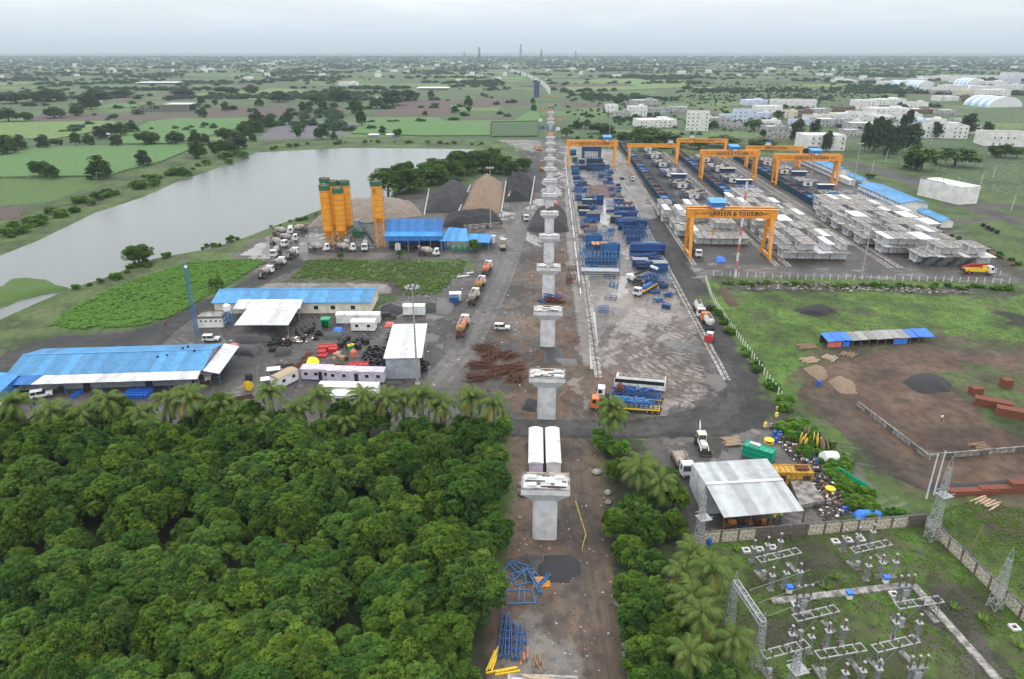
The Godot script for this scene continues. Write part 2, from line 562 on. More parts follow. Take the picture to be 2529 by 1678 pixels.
const SEG_YARD := [86.5,-549.7,216.1,-507.7,201.6,-418.4,189.6,-335.5,192.3,-288.5,184.4,-257.6,175.1,-240.8,108.3,-246.9,68.1,-251.1,64.4,-253.2]
const GREEN_RIGHT := [65.8,-227.6,102.2,-231.3,192.7,-222.4,164.7,-171.6,143.2,-171.6,126.1,-178.7,106.1,-183.2,76.8,-166.3,67.3,-151.9,65.7,-141.4,60.0,-139.4,60.7,-165.0,62.7,-203.3]
const PLOT := [76.8,-166.3,106.1,-183.2,120.1,-168.9,135.6,-171.6,138.4,-139.4,98.9,-91.0,88.6,-101.8,76.0,-104.2,72.3,-107.9,69.9,-123.6,65.7,-141.4,67.3,-151.9]
const SUBSTATION := [30.4,-91.5,48.9,-95.1,69.8,-99.3,71.5,-86.3,73.4,-73.3,72.3,-58.5,27.6,-58.5,28.6,-70.5,25.0,-77.8]
const LAWN_RIGHT := [71.6,-100.1,82.1,-103.6,101.3,-94.1,76.9,-64.2,73.6,-79.4,72.5,-90.1]
const SCRAP := [30.8,-124.4,41.2,-125.7,47.0,-126.7,53.4,-131.1,58.0,-133.8,60.7,-125.2,60.6,-113.2,60.8,-100.6,48.9,-95.1,30.4,-91.5,30.5,-101.8,30.4,-114.6]
const CONCRETE_STRIP := [72.5,-503.8,83.9,-503.8,68.7,-328.5,60.9,-321.7]

func make_ground() -> void:
	wob.seed = 5
	wob.frequency = 0.08
	wob.fractal_octaves = 3
	# the plain: fields and scrub to the horizon
	var pl := Image.create(GN, GN, false, Image.FORMAT_RGBA8)
	gimg = pl
	row = Image.create(GN, 1, false, Image.FORMAT_RGBA8)
	gwet = Image.create(GN, GN, false, Image.FORMAT_R8)
	pl.fill(lin(0.075,0.135,0.045))
	var greens := [lin(0.09,0.17,0.05), lin(0.065,0.13,0.04), lin(0.115,0.2,0.055), lin(0.08,0.14,0.05), lin(0.06,0.11,0.04), lin(0.14,0.22,0.06), lin(0.14,0.1,0.078), lin(0.1,0.14,0.06)]
	for i in 2600:
		var x := rng.randf() * GN
		var z := rng.randf() * GN
		var w := rng.randf_range(14,60)
		var h := rng.randf_range(8,40)
		var t := 0.05 + 0.12 * wob.get_noise_2d(x * 0.05, z * 0.05)
		var g := []
		for s in [[-1,-1],[1,-1],[1,1],[-1,1]]:
			var d := Vector2(s[0] * w / 2, s[1] * h / 2).rotated(t)
			g.append(GX + (x + d.x) / GN * GW)
			g.append(GZ + (z + d.y) / GN * GD)
		paint(g, greens[rng.randi() % greens.size()],-1.0,0.0)
	for i in 5000:
		blots([GX, GZ, GX + GW, GZ, GX + GW, GZ + GD, GX, GZ + GD],1,0.3,1.8,[lin(0.035,0.065,0.03)],-1.0,0.55)
	pl.generate_mipmaps()
	var pm := mat("plain", 1,1,1,0.95,0.0)
	pm.albedo_texture = ImageTexture.create_from_image(pl)
	pm.texture_repeat = true
	pm.detail_enabled = true
	pm.detail_blend_mode = BaseMaterial3D.BLEND_MODE_MUL
	pm.detail_albedo = M.tex_rough
	pm.detail_uv_layer = BaseMaterial3D.DETAIL_UV_2
	pm.uv2_triplanar = true
	pm.uv2_world_triplanar = true
	pm.uv2_scale = Vector3.ONE / 60.0
	var b := MB.new()
	b.prism([-30000,-40000,30000,-40000,30000,600,-30000,600],0,-0.06)
	setting("ground", b.mesh(Rect2(-3000,-6000,6000,6000)), pm)

	# the site
	gimg = Image.create(GN, GN, false, Image.FORMAT_RGBA8)
	gimg.fill(lin(0.085,0.155,0.032))
	gwet.fill(Color(0.95,0,0))
	var all := [GX, GZ, GX + GW, GZ, GX + GW, GZ + GD, GX, GZ + GD]
	var grass := [lin(0.105,0.2,0.03), lin(0.07,0.13,0.026), lin(0.125,0.215,0.035), lin(0.09,0.125,0.04), lin(0.065,0.115,0.026)]
	blots(all, 2600,1.5,9.0, grass, -1.0,0.45)
	blots(all, 500,1.0,5.0,[lin(0.12,0.095,0.06)],-1.0,0.4)
	var gravel := lin(0.088,0.08,0.078)
	var gravels := [lin(0.11,0.1,0.096), lin(0.062,0.058,0.058), lin(0.14,0.125,0.118), lin(0.1,0.082,0.07), lin(0.075,0.07,0.07)]
	var pale := [lin(0.26,0.225,0.21), lin(0.22,0.195,0.18), lin(0.3,0.27,0.25)]
	var brown := lin(0.16,0.098,0.064)
	var browns := [lin(0.2,0.125,0.082), lin(0.12,0.073,0.05), lin(0.23,0.155,0.105), lin(0.15,0.11,0.085)]
	var tar := lin(0.04,0.04,0.043)
	var tars := [lin(0.055,0.054,0.056), lin(0.032,0.032,0.035), lin(0.075,0.072,0.07)]
	# grass banks, orchard floor
	blots([-135.6,-171.6,-132.2,-188.2,-134.4,-203.0,-130.5,-230.8,-120.0,-253.2,-105.8,-278.5,-100.5,-299.1,-110.2,-281.8,-132.7,-252.1,-142.4,-216.9,-145.5,-186.3],260,1,4,[lin(0.11,0.18,0.045), lin(0.075,0.13,0.035), lin(0.13,0.16,0.06)],-1.0,0.5)
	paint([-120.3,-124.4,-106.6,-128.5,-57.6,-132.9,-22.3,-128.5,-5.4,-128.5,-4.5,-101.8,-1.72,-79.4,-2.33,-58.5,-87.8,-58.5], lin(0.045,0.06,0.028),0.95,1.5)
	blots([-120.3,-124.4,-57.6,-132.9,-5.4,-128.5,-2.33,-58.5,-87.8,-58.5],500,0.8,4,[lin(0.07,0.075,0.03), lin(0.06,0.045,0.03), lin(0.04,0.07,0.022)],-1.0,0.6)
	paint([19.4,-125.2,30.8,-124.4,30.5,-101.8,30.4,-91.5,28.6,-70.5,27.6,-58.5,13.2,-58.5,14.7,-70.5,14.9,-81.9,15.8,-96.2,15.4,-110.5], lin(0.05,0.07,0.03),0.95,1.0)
	# plant, camp, pier strip
	for z in [PLANT, CAMP, SEG_YARD, SCRAP]:
		paint(z, gravel, 0.7,1.2)
		blots(z, 260,0.8,6.0, gravels, 0.62,0.5)
		blots(z, 90,0.5,3.5, gravels, 0.3,0.6)
		blots(z, 140,0.2,0.8, pale, 0.5,0.7)
	paint(PIER_STRIP, gravel, 0.7,1.2)
	blots(PIER_STRIP, 300,0.8,6.0, gravels, 0.65,0.6,2.0)
	blots(PIER_STRIP, 280,0.7,4.5, browns, 0.8,0.6,1.4)
	paint([0.05,-166.3,2.98,-189.5,7.2,-214.9,17.9,-219.0,18.7,-189.5,17.4,-161.2,15.2,-132.7,5.7,-133.1,-1.31,-139.4,-2.4,-154.1], brown, 0.85,3.0)
	paint([8.5,-257.6,21.6,-269.2,20.0,-232.2,17.9,-214.9,2.02,-214.9,0.77,-232.2], brown, 0.85,3.0)
	blots([-3.7,-257.6,21.5,-257.6,15.2,-132.7,-8.0,-147.5],220,0.6,3.2, browns + gravels, 0.7,0.6)
	blots([-4.4,-310.4,27.4,-364.7,15.2,-132.7,-9.5,-141.4],150,0.15,0.6, pale, 0.6,0.8)
	ruts(PIER_STRIP, 46,-1.5,0.25, browns + pale, 0.45,0.6)
	ruts(PLANT, 60,0.0,0.6, pale + gravels, 0.4,0.4)
	ruts(CAMP, 60,0.4,0.7, pale + gravels, 0.35,0.5)
	ruts(SCRAP, 24,0.6,0.8, pale + gravels, 0.4,0.5)
	ruts(SEG_YARD, 40,0.05,0.4, pale + gravels, 0.4,0.4)
	# wet strip along the haul road and the pads by the lake
	blots([8.1,-344.8,20.8,-455.0,29.8,-455.0,20.9,-310.4,5.9,-281.8],60,0.5,3.0, pale, 0.15,0.8,3.0)
	blots([33.5,-690.4,46.2,-690.4,19.5,-257.6,14.6,-257.6],90,0.3,1.5, pale, 0.2,0.7,4.0)
	paint([-14.1,-641.5,25.8,-657.1,22.2,-561.3,11.3,-568.4], lin(0.22,0.2,0.19),0.6,2.0)
	paint([8.1,-568.4,23.7,-561.3,18.4,-398.9,7.9,-386.9,0.12,-439.6], lin(0.055,0.052,0.054),0.8,3.0)
	blots([-14.1,-641.5,25.8,-657.1,21.6,-507.7,10.7,-538.6],40,0.5,2.0, pale, 0.3,0.8)
	# wet lot by the mixers
	paint([-104.8,-262.1,-103.6,-281.8,-97.4,-279.2,-94.5,-268.0,-97.0,-262.1], lin(0.3,0.28,0.27),0.06,0.8)
	paint([-86.7,-276.6,-82.7,-284.4,-81.3,-274.1,-85.0,-272.2], lin(0.32,0.3,0.29),0.06,0.6)
	paint([-103.5,-291.9,-83.0,-299.1,-75.4,-275.4,-86.3,-257.6,-95.5,-257.6], lin(0.14,0.115,0.1),0.35,1.2,0.7)
	blots([-101.6,-257.6,-103.6,-281.8,-84.1,-310.4,-66.5,-257.6,-80.2,-246.9],60,0.4,2.2, pale, 0.12,0.7)
	blots([-4.9,-344.8,5.4,-364.7,13.1,-344.8,0.84,-257.6,-2.98,-257.6],60,0.4,2.4,[lin(0.33,0.32,0.32)],0.12,0.75,2.5)
	# settling basins behind the long blue roof
	paint([-83.9,-226.7,-77.5,-228.1,-41.1,-227.2,-38.7,-217.3,-47.5,-214.9,-81.3,-214.9], lin(0.29,0.265,0.255),0.5,0.8)
	paint([-70.3,-216.5,-69.7,-222.4,-60.6,-222.0,-60.4,-216.1], lin(0.46,0.46,0.47),0.2,0.3)
	blots([-83.9,-226.7,-41.1,-227.2,-38.7,-217.3,-81.3,-214.9],30,0.5,2.5,[lin(0.2,0.18,0.17), lin(0.34,0.31,0.3)],0.4,0.7)
	paint([-77.4,-227.6,-75.6,-233.6,-53.8,-231.7,-38.9,-229.0,-34.3,-214.1,-38.6,-214.9,-41.6,-226.7,-53.2,-229.0,-74.7,-230.4], lin(0.1,0.075,0.06),0.9,0.8)
	# yard slab: wet pale concrete under a film of mud
	paint(YARD, lin(0.25,0.22,0.205),0.5,0.4)
	blots(YARD, 420,0.8,6.0,[lin(0.2,0.175,0.16), lin(0.3,0.265,0.245), lin(0.17,0.14,0.125), lin(0.34,0.3,0.285)],0.45,0.5)
	paint([22.5,-161.2,26.3,-180.2,33.7,-199.7,46.9,-192.8,48.7,-180.2,48.4,-161.2,45.4,-147.5,39.2,-139.4,33.5,-137.5,28.9,-154.1], lin(0.29,0.225,0.2),0.3,2.0)
	paint([25.5,-203.3,35.0,-227.6,51.5,-227.6,52.0,-199.7,51.7,-174.4,46.2,-189.5,32.7,-192.8], lin(0.3,0.25,0.225),0.4,2.0)
	blots([21.1,-154.1,27.5,-189.5,51.2,-196.2,48.5,-154.1,35.6,-139.4,27.0,-154.1],160,0.3,2.2,[lin(0.12,0.095,0.085), lin(0.16,0.13,0.115)],0.6,0.75,3.0,0.6)
	for i in 26:
		var t0 := Vector2(rng.randf_range(30,44), rng.randf_range(-196,-172))
		track([t0.x, t0.y, t0.x + rng.randf_range(2,6), t0.y + rng.randf_range(6,14), t0.x + rng.randf_range(7,14), t0.y + rng.randf_range(16,30)],0.35, lin(0.11,0.088,0.078),0.7,0.7)
	blots([22.5,-161.2,33.1,-196.2,46.9,-192.8,48.4,-161.2,39.2,-139.4],60,0.6,2.6,[lin(0.27,0.225,0.205)],0.07,0.7,2.5,0.5)
	paint([31.2,-219.0,37.7,-236.9,40.5,-232.2,39.1,-219.0,34.9,-212.9], lin(0.36,0.33,0.31),0.07,1.2)
	paint([41.5,-364.7,47.8,-386.9,48.5,-344.8,42.6,-310.4,39.0,-326.7], lin(0.42,0.4,0.39),0.08,1.2)
	paint([43.0,-269.2,48.0,-275.4,48.1,-252.1,43.5,-246.9], lin(0.33,0.3,0.285),0.08,1.2)
	paint([38.3,-139.4,43.5,-149.7,44.3,-143.4,42.4,-139.4], lin(0.33,0.27,0.25),0.07,0.8)
	blots([38.8,-439.6,63.8,-439.6,49.0,-281.8,29.1,-281.8],60,0.6,3.0,[lin(0.4,0.38,0.37), lin(0.3,0.27,0.26)],0.12,0.8)
	paint([41.5,-177.8,51.9,-177.3,50.1,-159.3,45.7,-161.2,45.5,-168.4,40.5,-170.0], lin(0.21,0.205,0.2),0.7,0.5)
	paint([17.7,-160.0,22.8,-160.0,26.6,-151.9,25.6,-132.7,16.1,-132.7], lin(0.15,0.105,0.08),0.8,2.0)
	blots([17.7,-160.0,22.8,-160.0,25.6,-132.7,16.1,-132.7],50,0.5,2.5, browns, 0.8,0.6)
	paint([44.3,-414.3,62.7,-414.3,59.0,-375.5,41.1,-377.7], lin(0.15,0.078,0.052),0.8,0.3)
	paint(CONCRETE_STRIP, lin(0.26,0.24,0.23),0.6,0.3)
	blots(CONCRETE_STRIP, 60,0.5,3,[lin(0.18,0.165,0.16), lin(0.31,0.29,0.28), lin(0.1,0.095,0.095)],0.5,0.6)
	ruts(YARD, 60,-1.4,0.5,[lin(0.13,0.1,0.085), lin(0.33,0.28,0.26)],0.5,0.5)
	ruts([22.5,-161.2,33.1,-196.2,46.9,-192.8,48.4,-161.2,39.2,-139.4,27.9,-147.5],50,0.9,0.35,[lin(0.1,0.075,0.062), lin(0.13,0.1,0.085)],0.65,0.7)
	blots([43.4,-149.2,51.5,-154.1,50.0,-145.4,45.2,-141.4],60,0.2,1.0, pale + gravels, 0.8,0.8)
	# mud road in the foreground
	paint(MUD_ROAD, lin(0.155,0.1,0.07),0.8,0.8)
	blots(MUD_ROAD, 300,0.4,3.0, browns, 0.75,0.4,2.0)
	blots([-1.74,-64.8,-0.8,-73.3,3.6,-73.3,8.3,-69.9,6.8,-64.8],40,0.5,3.0,[lin(0.3,0.28,0.26), lin(0.24,0.22,0.2)],0.6,0.6)
	for i in 34:
		var u := rng.randf_range(-1.0,1.0)
		var c := [lin(0.085,0.06,0.047), lin(0.17,0.13,0.1), lin(0.1,0.075,0.06)]
		var x0 := 11.5 + u * 2.6
		track([x0 + 1.0,-50.0, x0 + rng.randf_range(-0.3,0.3),-70.0, x0 + 0.2,-88.0, x0 - 1.2 + rng.randf_range(-0.5,0.5),-102.0, x0 - 0.6,-118.0, x0 + 1.0,-128.0], rng.randf_range(0.15,0.4), c[i % 3],0.55,0.7)
	blot(2.9,-85.5,3.2, lin(0.06,0.062,0.068),0.9,1.0,0.75)
	blots([-1.52,-86.3,9.6,-86.3,8.5,-73.3,-1.35,-73.3],24,0.5,2.2,[lin(0.2,0.155,0.12), lin(0.16,0.12,0.095), lin(0.11,0.1,0.1)],0.8,0.6)
	# asphalt
	for z in [ROAD_LEFT, ROAD_CROSS, ROAD_MID]:
		paint(z, tar, 0.9,0.25)
		blots(z, 90,0.6,4.0, tars, 0.85,0.45,2.5)
	paint(ROAD_HAUL, lin(0.115,0.104,0.1),0.6,0.5)
	blots(ROAD_HAUL, 120,0.4,3.0, gravels, 0.5,0.5,3.0)
	paint(ROAD_RIGHT, lin(0.1,0.094,0.092),0.6,0.5)
	blots(ROAD_RIGHT, 120,0.4,3.0, gravels + pale, 0.35,0.5,0.5)
	paint([-84.7,-268.0,-48.1,-266.8,-21.1,-264.4,-6.1,-262.1,-6.4,-254.8,-20.6,-257.6,-46.6,-257.6,-81.8,-257.6], lin(0.13,0.115,0.108),0.5,0.8)
	paint([-22.8,-132.0,-13.2,-132.7,-0.99,-132.4,22.4,-130.9,33.7,-133.1,43.3,-138.2,50.0,-145.4,53.4,-141.4,45.6,-130.3,36.3,-126.9,21.6,-125.6,-0.37,-126.2,-21.9,-125.6], lin(0.085,0.079,0.077),0.8,0.8,0.7)
	for i in 40:
		var k := rng.randf()
		var o := lerpf(-3.5,4.5, k)
		var pts := []
		for j in 15:
			var t := j / 14.0
			# tyre marks that swing round the bend from the cross road into the road beside the yard
			var a := lerpf(-1.55,0.35, t)
			var cx := 33.0
			var cz := -159.0
			pts.append(cx + cos(a) * (17.0 + o) * (1.0 if a > -0.6 else 1.0) + (0.0))
			pts.append(cz - sin(a) * (26.0 + o))
		var off := []
		for j in range(0, pts.size(),2):
			off.append(pts[j])
			off.append(pts[j + 1])
		track(off, rng.randf_range(0.2,0.6),[lin(0.13,0.12,0.113), lin(0.05,0.048,0.048), lin(0.11,0.1,0.096)][i % 3],0.3)
	for i in 26:
		var z0 := -128.5 - rng.randf() * 5.0
		track([-12 + rng.randf() * 8, z0,10, z0 + rng.randf_range(-0.7,0.7),30, z0 + rng.randf_range(-0.8,0.8)], rng.randf_range(0.15,0.45),[lin(0.15,0.138,0.13), lin(0.08,0.075,0.073)][i % 2],0.4)
	for i in 40:
		var o2 := rng.randf_range(-3.6,3.6)
		track([-19.0 + o2,-148.0,-11.5 + o2 * 0.95,-175.0,-6.0 + o2 * 0.9,-210.0,-2.0 + o2 * 0.8,-240.0,1.0 + o2 * 0.7,-268.0], rng.randf_range(0.15,0.5),[lin(0.2,0.185,0.178), lin(0.075,0.07,0.068), lin(0.15,0.135,0.13)][i % 3],0.4,0.45)
	for i in 22:
		var o3 := rng.randf_range(-2.8,2.8)
		track([51.0 + o3,-172.0,55.0 + o3,-205.0,58.5 + o3,-240.0,64.0 + o3 * 0.8,-300.0], rng.randf_range(0.2,0.6),[lin(0.12,0.113,0.11), lin(0.09,0.085,0.082), lin(0.035,0.035,0.037)][i % 3],0.3)
	# right: lawn, plot of bare earth, substation
	paint(GREEN_RIGHT, lin(0.1,0.21,0.025),0.95,1.5)
	blots(GREEN_RIGHT, 420,1.0,7.0,[lin(0.13,0.26,0.025), lin(0.07,0.15,0.024), lin(0.15,0.28,0.035), lin(0.09,0.14,0.035)],0.95,0.5,0.6)
	blots(GREEN_RIGHT, 60,0.5,3.0,[lin(0.11,0.085,0.06)],0.95,0.5)
	paint([68.9,-231.3,169.7,-222.4,163.4,-212.9,110.3,-218.2,68.5,-219.8], lin(0.07,0.085,0.045),0.95,2.0)
	blots([80.2,-227.6,152.4,-222.4,149.1,-216.9,78.2,-221.1],60,0.4,2.0,[lin(0.18,0.17,0.16), lin(0.12,0.1,0.08)],0.95,0.8)
	paint([85.9,-199.0,90.3,-204.1,96.5,-207.1,98.0,-201.5,93.6,-196.9,87.0,-195.5], lin(0.045,0.04,0.035),0.95,2.0)
	paint([144.3,-198.0,150.5,-199.0,153.5,-192.8,147.8,-187.9,143.1,-189.5], lin(0.04,0.037,0.034),0.95,2.0)
	paint(PLOT, lin(0.13,0.074,0.048),0.9,3.0)
	blots(PLOT, 360,0.8,5.0,[lin(0.16,0.095,0.063), lin(0.09,0.053,0.038), lin(0.19,0.125,0.085), lin(0.11,0.085,0.05)],0.9,0.5,0.7)
	blots([102.7,-156.4,128.6,-161.2,129.3,-139.4,116.1,-122.0,102.5,-128.5],170,0.8,4.0,[lin(0.075,0.14,0.03), lin(0.09,0.16,0.035), lin(0.1,0.09,0.05)],0.95,0.6)
	blots([77.8,-168.9,106.1,-183.2,137.5,-174.4,132.0,-166.3,101.7,-174.4,78.9,-161.2],160,0.8,3.6,[lin(0.1,0.13,0.045), lin(0.13,0.1,0.065), lin(0.09,0.075,0.05)],0.95,0.6)
	paint([67.4,-142.4,75.1,-147.5,76.4,-123.6,77.4,-106.6,72.9,-103.6,69.9,-123.6], lin(0.12,0.084,0.063),0.9,1.5)
	for i in 16:
		track([G_TRACK(i, 0), G_TRACK(i, 1), G_TRACK(i, 2), G_TRACK(i, 3), G_TRACK(i, 4), G_TRACK(i, 5), G_TRACK(i, 6), G_TRACK(i, 7)],0.35,[lin(0.07,0.05,0.04), lin(0.17,0.125,0.095)][i % 2],0.6)
	paint(SUBSTATION, lin(0.11,0.2,0.026),0.95,1.0)
	blots(SUBSTATION, 330,0.8,4.5,[lin(0.11,0.22,0.025), lin(0.065,0.125,0.022), lin(0.13,0.24,0.03), lin(0.09,0.11,0.04)],0.95,0.5)
	paint([60.8,-83.6,65.1,-82.8,64.1,-73.3,65.8,-67.9,59.6,-58.5,58.2,-64.8,59.4,-74.8], lin(0.1,0.092,0.085),0.95,2.0)
	paint([44.6,-87.2,50.4,-89.1,46.8,-81.9,42.3,-81.1], lin(0.085,0.088,0.06),0.95,2.0,0.8)
	blots(SUBSTATION, 130,0.6,3.0,[lin(0.1,0.092,0.075), lin(0.085,0.07,0.05)],0.95,0.45)
	paint(LAWN_RIGHT, lin(0.115,0.23,0.025),0.95,1.0)
	blots(LAWN_RIGHT, 160,0.8,5.0,[lin(0.13,0.25,0.025), lin(0.085,0.18,0.025), lin(0.15,0.24,0.04)],0.95,0.5)
	blots([75.4,-103.0,91.1,-105.4,94.0,-93.0,80.9,-93.0],80,0.5,3.0,[lin(0.12,0.085,0.06), lin(0.1,0.1,0.05)],0.95,0.6)
	# town side: green verges with worn patches
	blots([147.7,-690.4,484.5,-690.4,173.3,-227.6,185.9,-257.6,189.6,-335.5,216.1,-507.7,118.9,-549.7],300,1.0,6.0,[lin(0.085,0.16,0.035), lin(0.11,0.2,0.04), lin(0.06,0.1,0.035), lin(0.1,0.09,0.055)],0.95,0.5,0.6)
	paint([231.7,-517.6,230.6,-488.9,236.2,-398.9,224.6,-335.5,228.9,-310.4,235.4,-320.0,240.4,-354.5,254.1,-418.4,244.7,-507.7], lin(0.085,0.08,0.078),0.85,0.6)
	paint([217.9,-354.5,227.0,-366.8,262.0,-359.5,255.3,-349.6], lin(0.095,0.09,0.086),0.85,0.6)
	paint([189.6,-335.5,192.8,-320.0,245.8,-335.5,241.7,-329.3,189.3,-310.4,182.9,-322.5], lin(0.1,0.09,0.08),0.85,0.8)
	paint([192.3,-288.5,183.9,-269.2,176.3,-232.2,186.2,-246.9,190.2,-269.2], lin(0.13,0.095,0.075),0.9,2.0)
	grain(1)
	grain(2)
	grain(4)
	var sm := mat("site", 1,1,1,1.0,0.0)
	sm.albedo_texture = ImageTexture.create_from_image(gimg)
	sm.roughness_texture = ImageTexture.create_from_image(gwet)
	sm.texture_repeat = true
	sm.detail_enabled = true
	sm.detail_blend_mode = BaseMaterial3D.BLEND_MODE_MUL
	sm.detail_albedo = M.tex_fine
	sm.detail_uv_layer = BaseMaterial3D.DETAIL_UV_2
	sm.uv2_triplanar = true
	sm.uv2_world_triplanar = true
	sm.uv2_scale = Vector3.ONE / 9.0
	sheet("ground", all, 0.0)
	sheet("road", ROAD_LEFT, 0.05)
	sheet("road", ROAD_HAUL, 0.05)
	sheet("road", ROAD_CROSS, 0.054)
	sheet("road", ROAD_RIGHT, 0.05)
	sheet("road", ROAD_MID, 0.046)
	sheet("pavement", YARD, 0.03)
	sheet("pavement", CONCRETE_STRIP, 0.035)
	sheet("path", MUD_ROAD, 0.02)
	setting("water", MB.new().prism(LAKE, 0,0.04).mesh(), M.water)

# mottles the painted map: specks and clouds of darker and paler grit
func grain(k: int) -> void:
	var q := FastNoiseLite.new()
	q.seed = 20 + k
	q.frequency = 0.03 if k > 1 else 0.09
	q.fractal_octaves = 5
	var src := q.get_seamless_image(512,512).get_data()
	var im := Image.create(512,512, false, Image.FORMAT_RGBA8)
	for y in 512:
		for x in 512:
			var d := src[y * 512 + x] / 255.0 - 0.5
			im.set_pixel(x, y, Color(0.02,0.02,0.015, minf(-d * 0.75,0.4)) if d < 0 else Color(0.62,0.57,0.5, minf(d * 0.28,0.2)))
	im.resize(512 * k, 512 * k, Image.INTERPOLATE_CUBIC)
	for y in range(0, GN, 512 * k):
		for x in range(0, GN, 512 * k):
			gimg.blend_rect(im, Rect2i(0,0,512 * k, 512 * k), Vector2i(x, y))

func G_TRACK(i: int, k: int) -> float:
	var base := [67.2,-139.4,82.8,-156.4,102.9,-166.3,124.0,-165.0] if i % 2 else [68.3,-142.4,70.4,-122.8,71.4,-110.5,76.0,-104.2]
	return base[k] + (i / 2 - 4) * 0.55

func sheet(called: String, f: Array, y: float) -> void:
	setting(called, MB.new().prism(f, y, y).mesh(Rect2(GX, GZ, GW, GD)), M.site)

func field(f: Array, m: Material, h: float) -> void:
	var b := MB.new()
	b.prism(f, -0.1, h)
	setting("field", b.mesh(), m)

func make_fields() -> void:
	var C: Material = M.crop
	var L: Material = M.crop_light
	var D: Material = M.crop_deep
	var B: Material = M.ploughed
	field([-346.9,-386.9,-447.4,-507.7,-378.1,-532.2,-386.3,-588.4,-268.0,-604.2,-255.9,-583.3,-247.2,-507.7,-252.9,-463.0,-251.6,-445.7,-315.9,-439.6], C, 0.9)
	field([-546.4,-626.7,-554.5,-794.5,-464.0,-813.3,-427.7,-803.8,-404.3,-712.1,-405.2,-641.5,-457.8,-650.8], L, 0.7)
	field([-360.8,-673.4,-396.7,-803.8,-387.5,-843.0,-306.6,-853.4,-275.6,-759.4,-277.2,-670.1,-287.3,-609.7,-326.7,-607.0], C, 0.8)
	field([-572.7,-864.1,-586.5,-959.4,-470.9,-897.6,-402.2,-940.0,-386.4,-972.8,-233.7,-1030.1,-198.3,-869.5,-278.2,-880.5,-417.5,-837.9,-528.2,-808.5], B, 0.03)
	field([-424.6,-1000.7,-325.6,-1094.4,-301.6,-1015.2,-389.0,-979.6], B, 0.03)
	field([-594.1,-1283.4,-513.1,-1439.5,-468.2,-1319.3,-576.2,-1260.6], L, 0.7)
	field([-415.4,-1166.9,-478.5,-1370.2,-498.1,-1532.3,-429.3,-1500.1,-379.4,-1370.2,-358.7,-1166.9], L, 0.7)
	field([-626.7,-1166.9,-444.0,-1249.5,-429.2,-1206.8,-596.3,-1120.5], B, 0.03)
	field([-588.2,-1077.6,-472.7,-1103.0,-448.7,-1045.5,-547.3,-1000.7], C, 0.6)
	field([-223.5,-635.5,-255.0,-794.5,-188.0,-823.0,-163.3,-790.0,-155.8,-676.7,-181.8,-647.7], M.gravel_pad, 0.05)
	field([-151.2,-687.0,-166.5,-848.2,-87.2,-858.7,-75.6,-813.3,2.48,-818.1,28.9,-986.5,34.9,-972.8,31.2,-813.3,-23.3,-803.8,-20.3,-670.1,-79.5,-666.8], C, 1.0)
	field([-21.0,-785.5,28.6,-790.0,23.4,-663.5,-18.5,-660.3], D, 1.2)
	field([-174.6,-880.5,-153.7,-1166.9,-98.2,-1196.6,-74.3,-880.5], B, 0.03)
	field([-94.3,-1196.6,6.4,-1238.5,11.1,-1166.9,35.4,-1069.4,-46.4,-1015.2,-57.2,-1030.1], B, 0.03)
	field([-84.3,-848.2,8.4,-869.5,8.0,-832.9,-79.6,-827.9], B, 0.04)
	field([72.5,-1129.5,140.1,-1103.0,129.2,-1015.2,70.8,-1030.1], B, 0.03)
	field([122.3,-1802.4,296.6,-2152.8,554.5,-2364.1,377.8,-1601.0,238.0,-1484.5,105.9,-1439.5], L, 0.4)
	field([-414.2,-585.8,-420.7,-626.7,-399.7,-626.7,-392.8,-598.9,-382.4,-538.6], D, 0.4)
	field([-310.9,-432.3,-250.9,-439.6,-242.8,-398.9,-240.3,-364.7,-258.6,-354.5], M.bank_grass, 0.05)
	field([-257.2,-352.5,-244.3,-354.5,-232.3,-326.7,-237.1,-322.5], B, 0.08)
	# far parcels
	rng.seed = 12
	for i in 90:
		var z := -rng.randf_range(1500,4200)
		var x := rng.randf_range(-0.75,0.75) * -z
		var w := rng.randf_range(60,260)
		var d := rng.randf_range(40,160)
		field([x, z, x + w, z + rng.randf_range(-20,20), x + w * 1.05, z + d, x + 8, z + d],[C, L, L, D, B, C][i % 6],0.4 + (i % 7) * 0.05)
	crop_rows()

# rows of leafy crop plants on the two plots by the camp: far too many to count
func crop_rows() -> void:
	rng.seed = 3
	crop_patch(CROP_LEFT, 4200, "green fodder crop on the bank between lake and road", 0.8,[Color(0.12,0.26,0.045), Color(0.17,0.31,0.055), Color(0.095,0.2,0.04)])
	crop_patch(CROP_MID, 1500, "rows of low vegetable plants behind the long blue-roofed office", 0.7,[Color(0.09,0.17,0.03), Color(0.07,0.13,0.03), Color(0.12,0.16,0.05)])

func crop_patch(f: Array, n: int, label: String, s: float, cols: Array) -> void:
	var mm := MultiMesh.new()
	mm.transform_format = MultiMesh.TRANSFORM_3D
	mm.mesh = leaf_crown(int(s * 100),0.75,0.6,5,6,4,0.55,0.16, cols, 0.2,-0.2)
	mm.instance_count = n
	for i in n:
		var p := spot(f)
		if s < 0.75:
			p.x = round(p.x / 1.8) * 1.8 + rng.randf_range(-0.55,0.55)
		mm.set_instance_transform(i, Transform3D(Basis(Vector3.UP, rng.randf() * TAU).scaled(Vector3(1,0.6,1) * s * rng.randf_range(0.5,1.2) * (1.0 + 0.5 * wob.get_noise_2d(p.x * 2, p.y * 2))), Vector3(p.x, 0.3 * s, p.y)))
	var o := MultiMeshInstance3D.new()
	o.name = numbered("crop_plants")
	o.multimesh = mm
	o.material_override = M.leaf
	add_child(o)
	about(o, label, "crop")
	o.set_meta("kind", "stuff")

